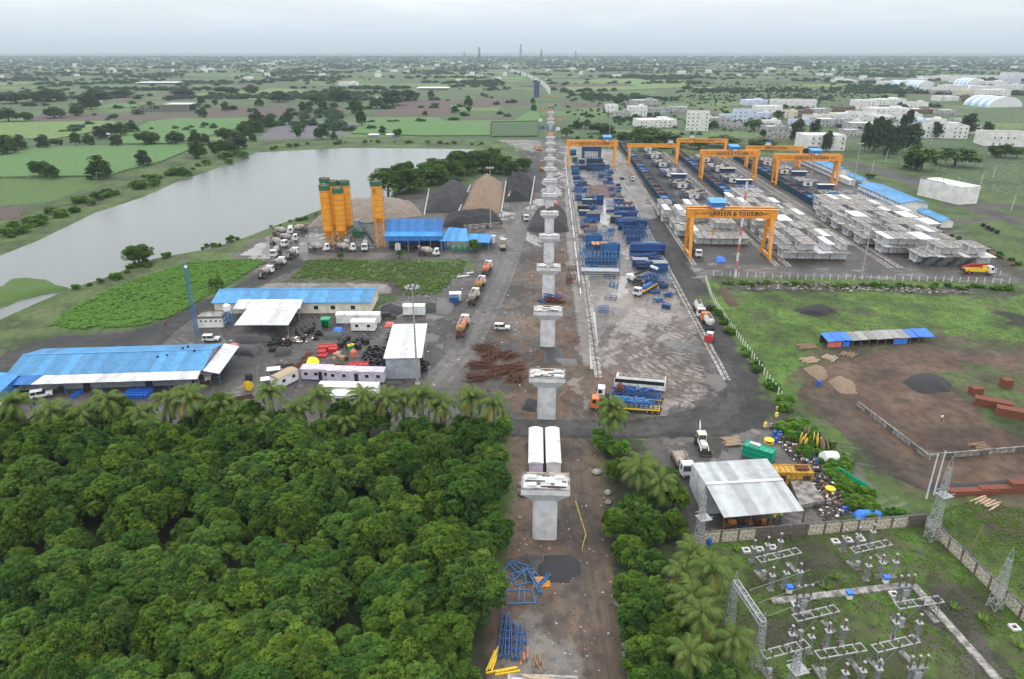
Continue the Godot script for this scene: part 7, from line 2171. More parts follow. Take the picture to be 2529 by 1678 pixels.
func skin_mesh(bones: Array, grow: float) -> Mesh:
	var c := 0.035
	var lo := Vector3(-0.45,-0.05,-0.4)
	var n := Vector3i(26,56,24)
	var f := PackedFloat32Array()
	f.resize(n.x * n.y * n.z)
	for x in n.x:
		for y in n.y:
			for z in n.z:
				var p := lo + Vector3(x, y, z) * c
				var d := 1.0
				for b in bones:
					var ab: Vector3 = b[1] - b[0]
					var t := clampf((p - b[0]).dot(ab) / ab.length_squared(),0,1)
					var e: float = p.distance_to(b[0] + ab * t) - lerpf(b[2], b[3], t) - grow
					var h := clampf(0.5 + (d - e) / 0.08,0,1)
					d = lerpf(d, e, h) - 0.04 * h * (1.0 - h)
				f[(x * n.y + y) * n.z + z] = d
	var at := func(x: int, y: int, z: int) -> float: return f[(x * n.y + y) * n.z + z]
	var vs := {}
	var m := MB.new()
	for x in n.x - 1:
		for y in n.y - 1:
			for z in n.z - 1:
				var s := Vector3.ZERO
				var k := 0
				for e in [[0,0,0,1,0,0],[0,0,0,0,1,0],[0,0,0,0,0,1],[1,0,0,1,1,0],[1,0,0,1,0,1],[0,1,0,1,1,0],[0,1,0,0,1,1],[0,0,1,1,0,1],[0,0,1,0,1,1],[1,1,0,1,1,1],[1,0,1,1,1,1],[0,1,1,1,1,1]]:
					var a: float = at.call(x + e[0], y + e[1], z + e[2])
					var b: float = at.call(x + e[3], y + e[4], z + e[5])
					if (a < 0) != (b < 0):
						s += Vector3(x + e[0], y + e[1], z + e[2]).lerp(Vector3(x + e[3], y + e[4], z + e[5]), a / (a - b))
						k += 1
				if k:
					vs[Vector3i(x, y, z)] = lo + s / k * c
	for q in vs:
		for ax in 3:
			var d := Vector3i.ZERO
			d[ax] = 1
			var u := Vector3i.ZERO
			u[(ax + 1) % 3] = 1
			var w := Vector3i.ZERO
			w[(ax + 2) % 3] = 1
			var a: float = at.call(q.x, q.y, q.z)
			var b: float = at.call(q.x + d.x, q.y + d.y, q.z + d.z)
			if (a < 0) != (b < 0) and vs.has(q - u) and vs.has(q - w) and vs.has(q - u - w):
				if a < 0:
					m.quad(vs[q], vs[q - w], vs[q - u - w], vs[q - u])
				else:
					m.quad(vs[q], vs[q - u], vs[q - u - w], vs[q - w])
	return m.mesh()

# ---- right: workshop and scrap, fences, huts, bare plot, substation
func pane4(p: Node3D, called: String, o: Vector3, a: Vector3, b: Vector3, c: Vector3, d: Vector3, k: Material) -> void:
	var m := MB.new()
	m.quad(a - o, b - o, c - o, d - o)
	m.quad(a - o + Vector3(0.05,0,0.05), d - o + Vector3(0.05,0,0.05), c - o + Vector3(0.05,0,0.05), b - o + Vector3(0.05,0,0.05))
	part(p, called, m.mesh(), k)

func posts_along(label: String, f: Array, step: float, h: float, k: Material, wire := true) -> void:
	var t := thing("fence", label, "fence", Vector3(f[0],0, f[1]))
	var o := Vector3(f[0],0, f[1])
	for i in range(0, f.size() - 2,2):
		var a := Vector3(f[i],0, f[i + 1]) - o
		var b := Vector3(f[i + 2],0, f[i + 3]) - o
		var n := maxi(1, int(a.distance_to(b) / step))
		for j in n:
			part(t, "post", bm(0.16, h, 0.16), k, a.lerp(b, float(j) / n))
		if wire:
			var w := MB.new()
			for y in [0.3,0.9,1.5]:
				w.bar(a + Vector3(0, y * h / 1.8,0), b + Vector3(0, y * h / 1.8,0),0.02)
			part(t, "wire", w.mesh(), M.steel_galv)

func wall_run(label: String, a: Vector3, b: Vector3, h: float, step: float, mats: Array, cap: Material, pier: Material) -> void:
	var t := thing("boundary_wall", label, "wall", a, atan2(-(b.z - a.z), b.x - a.x))
	var l := a.distance_to(b)
	var n := int(round(l / step))
	for i in n:
		var x := l * (i + 0.5) / n
		part(t, "wall_panel", bm(l / n - 0.3, h, 0.18), mats[(i * 5 + i / 3) % mats.size()], Vector3(x, 0,0))
		part(t, "pier", bm(0.32, h + 0.03,0.34), pier, Vector3(l * i / n, 0,0))
		part(t, "coping", bm(l / n - 0.02,0.12,0.32), cap, Vector3(x, h + 0.032,0))

func brick_stack(label: String, at: Vector3, turn: float, w: float, h: float, d: float) -> void:
	var t := thing("brick_stack", label, "brick stack", at, turn, "brick stacks on the plot")
	var n := int(h / 0.2)
	for j in n:
		var b := MB.new()
		var k := int(w / 0.5)
		for i in k:
			b.box(-w / 2 + (i + 0.5) * w / k, 0,0, w / k - 0.03,0.18, d * (0.94 + 0.06 * ((i * 7 + j * 3) % 5) / 4.0))
		part(t, "brick_course", b.mesh(), M.brick_red, Vector3(0.04 * ((j * 5) % 3), j * 0.2,0))

func make_right() -> void:
	rng.seed = 80
	# workshop
	var o := Vector3(35.2,0,-95.9)
	var t := thing("workshop", "grey sheet-roofed open workshop beside the scrap yard", "shed", o)
	var bl := Vector3(32.2,4.5,-108.2)
	var br := Vector3(46.2,4.5,-109.7)
	var rl := Vector3(32.3,6.0,-99.4)
	var rr := Vector3(45.6,6.0,-100.7)
	var fl := Vector3(33.8,4.0,-93.0)
	var fr := Vector3(47.3,4.0,-94.8)
	plane_roof(t, "roof_sheet", rl - o, rr - o, br - o, bl - o, 13, M.sheet_white_dull)
	plane_roof(t, "roof_sheet", fl - o, fr - o, rr - o, rl - o, 13, M.sheet_white_dull)
	part(t, "ridge_cap", MB.new().bar(rl - o + Vector3(0,0.15,0), rr - o + Vector3(0,0.15,0),0.6,0.08).mesh(), M.sheet_white)
	var dn := func(v: Vector3) -> Vector3: return Vector3(v.x, 0, v.z)
	pane4(t, "end_wall", o, dn.call(bl), bl, rl, dn.call(rl), M.sheet_white)
	pane4(t, "back_wall", o, dn.call(bl), bl, br, dn.call(br), M.sheet_white)
	pane4(t, "inner_wall", o, dn.call(rl), rl, rl.lerp(rr, 0.25), dn.call(rl.lerp(rr, 0.25)), M.sheet_grey)
	for p in [fl, fr, fl.lerp(fr, 0.33), fl.lerp(fr, 0.66), rr, br]:
		part(t, "post", MB.new().box(p.x - o.x, 0, p.z - o.z + 0.2,0.15, p.y, 0.15).mesh(), M.rust)
	for i in 8:
		var p := fl.lerp(fr, 0.12 + i * 0.1) - o
		part(t, "work_bench", bm(1.2, rng.randf_range(0.5,1.0),0.8),[M.rust, M.orange_board, M.steel_navy, M.wood][i % 4], Vector3(p.x, 0, p.z - rng.randf_range(0.5,4.0)))
	person("person in a yellow-green vest under the grey workshop roof, left one", Vector3(43.8,0,-97.3),0.3, M.lemon, M.chassis)
	person("person in a yellow-green vest under the grey workshop roof, right one", Vector3(45.0,0,-97.8),-0.8, M.lemon, M.steel_navy)
	lone("loading_slab", "raised concrete slab right of the grey workshop", "slab", MB.new().prism([50.7,-110.3,54.1,-110.3,54.3,-102.3,49.5,-100.9],0,0.8).mesh(), M.concrete_dirty)
	var gs := thing("generator_set", "yellow generator container on the slab end", "generator", Vector3(51.2,0,-109.7),-0.03)
	part(gs, "case", ribbed(6.6,2.5,2.6), M.yellow_gen)
	part(gs, "exhaust", boxes([[1.6,2.5,0,2.2,0.35,1.4]]), M.rust)
	part(gs, "louvre", boxes([[-2.2,0.6,1.42,1.4,1.2,0.04],[2.2,0.6,1.42,1.4,1.2,0.04]]), M.chassis)
	var gc := thing("generator_set", "green generator container beside the scrap", "generator", Vector3(47.8,0,-117.8),-0.62)
	part(gc, "case", ribbed(5.6,2.2,2.2), M.green_genset)
	part(gc, "silencer", MB.new().tube(Vector3(-1.8,2.6,0.2), Vector3(0.2,2.6,0.2),0.3,10).mesh(), M.white)
	var dm := drum_mesh(0.36,1.0)
	for q in [[58.3,-137.1,"farthest"],[56.9,-133.8,"middle"],[53.0,-129.4,"nearest"]]:
		var d := thing("barrier_drum", "yellow and white drum at the road bend, %s" % q[2], "drum", Vector3(q[0],0, q[1]))
		part(d, "drum_body", dm, M.yellow)
		part(d, "white_band", MB.new().lathe([[0.39,0.35],[0.39,0.65]], Vector3.ZERO, 10).mesh(), M.white)
	reel("yellow cable reel lying flat by the blue drums", Vector3(51.7,0,-123.1),1.0,0.0,0.4, true)
	for q in [[58.1,-122.4,1.25,1.0,"leftmost"],[59.7,-124.7,1.35,1.0,"rearmost"],[57.7,-120.8,1.2,0.9,"nearest upright"],[60.7,-122.7,1.2,1.2,"in the middle of the row"],[60.6,-120.8,1.25,1.3,"right of the middle"],[60.9,-119.3,1.5,1.5,"largest wooden"],[57.1,-118.7,0.9,0.0,"flat yellow"],[56.8,-106.0,0.9,0.2,"yellow by the black hoses"]]:
		reel("%s cable reel in the scrap yard" % q[4], Vector3(q[0],0, q[1]), q[2], q[3],0.45, q[4] in ["flat yellow", "yellow by the black hoses"])
	for q in [[53.7,-125.9],[54.1,-124.6],[53.2,-123.3],[54.8,-125.9],[58.3,-119.0],[58.3,-117.5],[57.3,-116.8],[58.3,-115.3],[59.1,-116.3],[31.5,-91.5],[56.7,-100.1],[57.5,-100.4]]:
		lone("plastic_drum", "blue plastic drum among the scrap beside the green overgrowth", "drum", dm, M.drum_blue, Vector3(q[0],0, q[1]),0.0, "blue drums in the scrap yard")
	var wk := MB.new().lathe([[0.0,-1.7],[1.05,-1.6],[1.15,-0.6],[1.1,-0.5],[1.15,-0.4],[1.15,0.6],[1.1,0.7],[1.15,0.8],[1.05,1.6],[0.0,1.7]], Vector3(0,1.15,0),18, Basis(Vector3.BACK, 1.4))
	lone("storage_tank", "white plastic tank lying on its side in the scrap yard", "tank", wk.mesh(), M.white, Vector3(60.6,0,-115.8),0.35)
	for q in [[61.0,-126.0],[62.3,-127.2],[62.4,-126.0],[58.8,-109.2],[55.7,-110.5],[56.9,-111.6],[57.1,-110.3],[55.6,-109.2],[59.4,-99.7],[60.4,-100.4],[61.1,-100.9],[61.4,-100.4]]:
		lone("pipe_coil", "coil of black hose among the scrap", "hose", coil_mesh(1.0,3), M.black_pipe, Vector3(q[0],0, q[1]),0.0, "black hoses in the scrap yard")
	tarp("blue sacks heaped inside the corner of the boundary wall", Vector3(60.5,0,-98.1),5.0,2.0,1.0, M.tarp_blue)
	lone("screen_net", "green net screen behind the scrap", "net", boxes([[0,0,0,0.08,2.0,3.2],[0.3,0,-3.4,0.08,2.0,3.2]]), M.green_genset, Vector3(62.2,0,-106.6),0.5)
	# scrap: small broken pieces nobody could count
	var zone := [54.1,-129.9,59.8,-131.7,63.2,-128.2,60.6,-110.5,61.4,-103.0,57.4,-99.3,52.2,-97.5,52.0,-103.0,54.6,-112.5,53.7,-120.5]
	litter("scrap", "small mixed scrap strewn along the green overgrowth", zone, 2600,0.06,0.5,[Color(0.7,0.7,0.7), Color(0.14,0.055,0.03), Color(0.025,0.025,0.03), Color(0.04,0.04,0.045), Color(0.3,0.25,0.2), Color(0.12,0.06,0.04), Color(0.2,0.17,0.15), Color(0.1,0.07,0.05)],0.5)
	litter("rubble", "loose stones and litter strewn over the site ground", [-77.4,-227.6,-4.4,-310.4,28.4,-364.7,15.2,-132.7,-11.5,-144.4,-22.9,-132.7,-77.9,-143.4,-91.6,-189.5],2600,0.06,0.35,[Color(0.5,0.48,0.46), Color(0.25,0.23,0.22), Color(0.06,0.06,0.06), Color(0.16,0.08,0.05), Color(0.6,0.6,0.6)],0.0)
	litter("rubble", "stones and scraps strewn along the muddy track", [-2.49,-64.8,-0.29,-93.0,0.04,-124.4,18.5,-124.4,15.8,-96.2,13.9,-64.8],700,0.05,0.25,[Color(0.5,0.46,0.42), Color(0.25,0.2,0.17), Color(0.08,0.07,0.07)],0.0)
	litter("rubble", "stones along the verge of the fenced road", [77.9,-229.0,152.4,-222.4,148.4,-215.7,75.1,-219.8],900,0.1,0.8,[Color(0.3,0.28,0.27), Color(0.2,0.18,0.17), Color(0.12,0.1,0.08)],0.3)
	# fences
	posts_along("white post fence along the road beside the formwork yard", [66.4,-231.3,63.6,-212.9,62.3,-192.8,61.6,-169.5,61.1,-150.8,60.8,-137.9],2.0,1.9, M.white)
	posts_along("white post fence along the road before the segment stacks", [70.4,-236.0,95.6,-232.2,122.8,-230.8,149.5,-229.0,170.4,-226.7],2.6,1.9, M.white)
	posts_along("short white post fence at the far corner of the segment yard", [170.4,-252.1,171.8,-244.8,170.1,-233.1],2.6,1.9, M.white)
	# workers' huts with patched sheet roofs
	var h := thing("worker_huts", "row of low huts under blue and grey patched sheets", "hut", Vector3(83.4,0,-172.2),0.12)
	for i in 13:
		var k: Material = M.tarp_blue if i < 3 or i > 9 else M.sheet_grey_pale
		plane_roof(h, "roof_sheet", Vector3(i * 2.35,1.7 + 0.1 * (i % 3),0.6), Vector3(i * 2.35 + 2.3,1.75,0.6), Vector3(i * 2.35 + 2.3,2.6,-3.6), Vector3(i * 2.35,2.5 + 0.12 * (i % 2),-3.6),1, k)
		part(h, "hut_post", bm(0.1,1.7,0.1), M.wood, Vector3(i * 2.35 + 0.1,0,0.4))
	part(h, "red_cloth", boxes([[2.2,0,0.3,3.8,1.5,0.08]]), M.red_pale)
	part(h, "blue_cloth", boxes([[5.4,0,0.32,2.0,1.4,0.08],[21.0,0,0.3,3.8,1.5,0.08]]), M.tarp_blue)
	part(h, "back_wall", boxes([[15,0,-3.4,30,2.2,0.08]]), M.rust_dark)
	for q in [[78.4,-172.2,6.0,0.1,"wood","stack of boards left of the workers' huts"],[75.6,-163.2,5.0,0.3,"wood_pale","loose boards on the grass before the huts, left"],[81.4,-164.7,4.0,0.8,"wood_pale","loose boards on the grass before the huts, middle"],[87.0,-166.8,4.0,0.8,"wood","loose boards on the grass before the huts, right"],[44.4,-123.1,4.0,0.1,"wood_pale","planks lying beside the backhoe"],[93.1,-120.8,4.0,0.2,"wood","shuttering boards at the plot wall"],[82.8,-102.4,4.0,0.5,"wood_pale","boards before the brick row"]]:
		bars(q[5], Vector3(q[0],0, q[1]), q[2], q[3], M[q[4]],12)
	wall_run("low grey wall along the left of the bare plot", Vector3(76.6,0,-138.8), Vector3(80.1,0,-116.8),1.0,2.6,[M.concrete_dirty, M.concrete_dark], M.concrete_dirty, M.concrete_deck)
	wall_run("low grey wall along the near side of the bare plot", Vector3(80.4,0,-116.8), Vector3(103.5,0,-120.2),1.0,2.6,[M.concrete_dirty, M.concrete_dark], M.concrete_dirty, M.concrete_deck)
	for q in [[106.2,-144.6,2.4,1.8,2.0,0.1,"small red brick stack, left of the far pair"],[115.4,-148.1,2.0,2.4,2.0,0.1,"small red brick stack, right of the far pair"],[106.2,-138.4,7.0,1.8,2.2,-0.5,"long red brick stack on the plot edge"],[108.1,-133.8,7.0,1.8,2.2,-0.5,"red brick stack at the picture edge behind the long one"],[81.8,-105.4,9.0,1.2,1.4,0.05,"low red brick row before the gravel strip, left"],[87.1,-105.9,8.0,1.4,1.4,0.05,"low red brick row before the gravel strip, right"],[91.2,-106.4,5.0,2.0,1.6,0.05,"taller red brick row at the picture edge"]]:
		brick_stack(q[6], Vector3(q[0],0, q[1]), q[5], q[2], q[3], q[4])
	var blue := lone("plastic_drum", "single blue drum beside the orange sand heaps", "drum", dm, M.drum_blue, Vector3(72.1,0,-149.0))
	blue.scale = Vector3(1.3,1.3,1.3)
	# foreground: frames, boards and boulders on the muddy track
	for q in [[1.25,-84.7,4.0,1.0,"bent blue frame farthest from the camera"],[2.43,-82.8,4.0,0.4,"bent blue frame in the middle of the group"],[1.18,-78.6,4.4,0.1,"bent blue frame nearest the camera"]]:
		var f := thing("scaffold_frame", q[4], "scaffold frame", Vector3(q[0],0, q[1]), q[3])
		var b := MB.new()
		b.bar(Vector3(-q[2] / 2,0.1,0), Vector3(q[2] / 2,0.1,0.3),0.14).bar(Vector3(-q[2] / 2,0.1,0), Vector3(-q[2] / 2 + 0.4,0.1,-2.6),0.14).bar(Vector3(q[2] / 2,0.1,0.3), Vector3(q[2] / 2 - 0.3,0.1,-2.4),0.14)
		part(f, "bar", b.mesh(), M.steel_blue_light)
		part(f, "rail", MB.new().bar(Vector3(-q[2] / 2 + 0.4,0.1,-2.6), Vector3(q[2] / 2 - 0.3,0.1,-2.4),0.14).bar(Vector3(-0.3,0.12,0), Vector3(0.2,0.9,-2.4),0.12).bar(Vector3(0.6,0.12,0), Vector3(0.9,0.7,-2.4),0.1).mesh(), M.steel_blue_light)
	lone("board", "orange board lying on the muddy track", "board", boxes([[0,0.03,0,2.6,0.15,2.2]]), M.orange_board, Vector3(4.3,0,-82.8),0.1)
	for q in [[3.4,-82.3,4.4,1.9,"blue lattice beam left of the orange board"],[4.8,-82.9,2.6,0.9,"blue lattice beam across the orange board"]]:
		var f := thing("lattice_beam", q[4], "beam", Vector3(q[0],0.2, q[1]), q[3])
		part(f, "chord", cage(q[2],0.3,0.4,2), M.steel_blue_light)
	for k in 5:
		var f := thing("lattice_beam", "blue lattice beam in the stack by the orchard edge, %s from the left" % nth(k), "beam", Vector3(-1.32,0,-71.2) + Vector3(k * 0.75,0.05 + 0.4 * (k % 2),-1.2 + k * 0.5),1.5 + 0.04 * (k % 3), "stacked blue lattice beams")
		part(f, "chord", cage(7.5 - k * 0.7,0.35,0.5,2), M.steel_blue)
	for q in [[-2.22,-68.4,1.2,"yellow and black barrier leaning at the orchard edge"],[-1,-66.4,0.2,"yellow beams lying at the bottom of the track"]]:
		bars(q[3], Vector3(q[0],0, q[1]),4.0, q[2], M.yellow, 3)
	bars("orange screw jacks lying on the pale patch", Vector3(1.77,0,-69.1),2.6,1.6, M.orange_board, 4)
	bars("thin brown bars lying on the pale patch", Vector3(3.5,0,-67.9),2.2,1.7, M.wood, 5)
	var tape := thing("barrier_line", "yellow rope barrier beside the near pier", "barrier", Vector3(11.6,0,-93.0))
	part(tape, "rope", MB.new().bar(Vector3(-0.6,0.9,-9.0), Vector3(0.3,0.9,0),0.06).bar(Vector3(0.3,0.9,0), Vector3(-0.6,0.9,3.5),0.06).mesh(), M.yellow)
	part(tape, "stake", boxes([[-0.6,0,-9,0.08,1.0,0.08],[-0.15,0,-4.5,0.08,1.0,0.08],[0.3,0,0,0.08,1.0,0.08],[-0.6,0,3.5,0.08,1.0,0.08]]), M.yellow)
	var rk := MB.new().lathe([[0.0,-0.1],[0.8,0.0],[1.0,0.5],[0.7,1.0],[0.0,1.15]], Vector3.ZERO, 6).mesh()
	var nm := 0
	for q in [[1.98,-105.1,1.0],[1.72,-107.9,0.7],[15.8,-111.9,0.9],[17.0,-105.4,0.7],[16.8,-102.6,0.6],[15.4,-78.1,0.8],[15.7,-75.2,1.0],[15.3,-70.5,0.8],[14.9,-69.1,0.6]]:
		nm += 1
		var r := lone("boulder", "pale concrete boulder at the track edge, %s from the far end" % nth(nm - 1), "boulder", rk, M.concrete_dirty, Vector3(q[0],0, q[1]), q[0], "boulders along the track")
		r.scale = Vector3(q[2] * 1.2, q[2] * 0.8, q[2])
	# rusty rebar beside the second pier
	for q in [[-7.4,-171.1,7.0,0.4],[-5.2,-166.3,7.0,1.1],[-7.5,-160.0,8.0,0.2],[-3.9,-155.3,8.0,0.9],[-0.45,-157.6,8.0,0.3],[-1.51,-166.3,6.0,0.6],[-8.2,-153.0,6.0,0.0],[1.02,-153.0,6.0,1.4]]:
		nm += 1
		var f := thing("rebar_heap", "tangled rusty rebar heap beside the haul road, %s from the far end" % nth(nm - 10), "rebar", Vector3(q[0],0, q[1]), q[3], "rusty rebar heaps")
		part(f, "bar", rebar(q[2],26, nm), M.rust)
		part(f, "offcut", rebar(q[2] * 0.7,14, nm + 40), M.rust_dark)
	lone("plastic_sheet", "black sheet under pale stones before the third pier", "sheet", mound([7.9,-172.2,8.2,-161.2,13.7,-160.0,13.6,-171.1],0.35,4,3.0), M.tarp_black)
	lone("stone_heap", "pale stones heaped on the black sheet", "heap", mound([10.4,-165.0,11.2,-160.5,16.7,-160.0,16.6,-164.2],0.9,9), M.rubble_grey)
	lone("steel_pile", "blue and rusty steel piled at the foot of the fourth pier", "steel", heap(8.0,2.2,3.0,71), M.steel_blue, Vector3(12.1,0,-209.0))
	lone("steel_pile", "rusty beams piled at the foot of the fourth pier", "steel", heap(5.0,1.8,2.5,72), M.rust, Vector3(13.6,0,-207.8))
	for q in [[20.3,-232.2,3.0],[21.7,-242.8,2.5],[19.5,-227.6,2.0]]:
		nm += 1
		lone("rusty_block", "rusty steel block beside the drain wall, %s" % ["nearest", "middle", "farthest"][nm % 3], "steel block", cage(q[2],1.5,1.4,3), M.rust, Vector3(q[0],0, q[1]),0.3)
	make_substation()

func rebar(l: float, n: int, seeded: int) -> Mesh:
	var r := RandomNumberGenerator.new()
	r.seed = seeded
	var b := MB.new()
	for i in n:
		var a := r.randfn() * 0.35
		var o := Vector3(r.randf_range(-1,1),0.1 + r.randf() * 0.8, r.randf_range(-2,2))
		var e := Vector3(cos(a), r.randf_range(-0.04,0.04), sin(a)) * l * r.randf_range(0.3,0.5)
		b.bar(o - e, o + e, r.randf_range(0.06,0.16))
	return b.mesh()

func litter(called: String, label: String, f: Array, n: int, r0: float, r1: float, cols: Array, pile: float) -> void:
	var mm := MultiMesh.new()
	mm.transform_format = MultiMesh.TRANSFORM_3D
	mm.use_colors = true
	mm.mesh = MB.new().tint(Color.WHITE).box(0,0,0,1,0.6,0.7).mesh()
	mm.instance_count = n
	for i in n:
		var p := spot(f)
		var s := lerpf(r0, r1, pow(rng.randf(),2.5))
		var bs := Basis.from_euler(Vector3(rng.randf_range(-0.6,0.6), rng.randf() * TAU, rng.randf_range(-0.6,0.6))).scaled(Vector3(s * rng.randf_range(0.6,2.0), s, s))
		mm.set_instance_transform(i, Transform3D(bs, Vector3(p.x, rng.randf() * pile, p.y)))
		mm.set_instance_color(i, cols[rng.randi() % cols.size()] * rng.randf_range(0.7,1.2))
	var o := MultiMeshInstance3D.new()
	o.name = numbered(called)
	o.multimesh = mm
	o.material_override = M.tinted
	add_child(o)
	about(o, label, called)
	o.set_meta("kind", "stuff")

# ---- substation
func insul(h: float, r := 0.13) -> Mesh:
	var k := "i%.1f%.2f" % [h, r]
	if not meshes.has(k):
		var pr := [[r * 0.5,0.0]]
		var n := int(h / 0.16)
		for i in n:
			pr.append([r, (i + 0.3) * h / n])
			pr.append([r * 0.55, (i + 0.9) * h / n])
		meshes[k] = MB.new().lathe(pr + [[0.0, h]], Vector3.ZERO, 8).mesh()
	return meshes[k]

func ct_post(label: String, at: Vector3, h: float, group: String) -> void:
	var t := thing("instrument_post", label, "substation post", at, 0.1, group)
	part(t, "footing", bm(0.9,0.25,0.9), M.concrete_dirty)
	lattice(t, h, 0.62,0.5,4, M.steel_galv, 0.035)
	part(t, "head_plate", bm(0.8,0.12,0.8), M.steel_pale, Vector3(0, h, 0))
	part(t, "insulator", insul(1.2,0.15), M.porcelain, Vector3(0, h + 0.12,0))
	part(t, "cap", MB.new().lathe([[0.2,0.0],[0.2,0.18],[0.0,0.24]], Vector3.ZERO, 8).mesh(), M.steel_pale, Vector3(0, h + 1.32,0))

func isolator(label: String, a: Vector3, b: Vector3) -> void:
	var t := thing("isolator_frame", label, "isolator", a, atan2(-(b.z - a.z), b.x - a.x), "isolator frames of the substation")
	var l := a.distance_to(b)
	var h := 3.2
	for x in [0.0, l]:
		var lg := MB.new()
		for z in [-0.55,0.55]:
			lg.bar(Vector3(x, 0, z * 1.5), Vector3(x, h, z),0.1)
			lg.bar(Vector3(x, 0.3, z * 1.4), Vector3(x, h * 0.9,-z),0.06)
			lg.bar(Vector3(x, h * 0.5, z * 1.25), Vector3(x, h * 0.5,-z * 1.25),0.06)
		part(t, "leg_frame", lg.mesh(), M.steel_galv)
		part(t, "footing", bm(0.8,0.3,2.2), M.concrete_dirty, Vector3(x, 0,0))
	var bm2 := MB.new()
	for z in [-0.6,0.6]:
		bm2.bar(Vector3(-0.7, h, z), Vector3(l + 0.7, h, z),0.14)
		for k in 2:
			bm2.bar(Vector3(0,0.4, z), Vector3(l * 0.5, h, z),0.07)
	for i in 6:
		bm2.bar(Vector3(-0.7 + (l + 1.4) * i / 5.0, h, -0.7), Vector3(-0.7 + (l + 1.4) * i / 5.0, h, 0.7),0.12)
	part(t, "beam", bm2.mesh(), M.steel_pale)
	for i in 3:
		for z in [-0.6,0.6]:
			part(t, "insulator", insul(0.95), M.porcelain, Vector3(l * (i + 0.1) / 2.2, h + 0.07, z))
	part(t, "drive_box", bm(0.6,0.8,0.5), M.steel_pale, Vector3(-0.1,0.9,0.8))

func breaker(label: String, at: Vector3, turn: float) -> void:
	var t := thing("circuit_breaker", label, "circuit breaker", at, turn, "circuit breakers of the substation")
	part(t, "stand", boxes([[-0.8,0,0,0.14,2.8,0.5],[0.8,0,0,0.14,2.8,0.5],[0,2.8,0,2.6,0.16,0.6]]), M.steel_galv)
	part(t, "drive_box", bm(0.9,1.1,0.6), M.steel_pale, Vector3(0,1.4,0.2))
	part(t, "footing", bm(2.4,0.25,1.2), M.concrete_dirty)
	for i in 3:
		part(t, "insulator", insul(1.7,0.16), M.porcelain, Vector3(i - 1.0,2.96,0))
		part(t, "cap", bm(0.3,0.2,0.3), M.steel_pale, Vector3(i - 1.0,4.66,0))

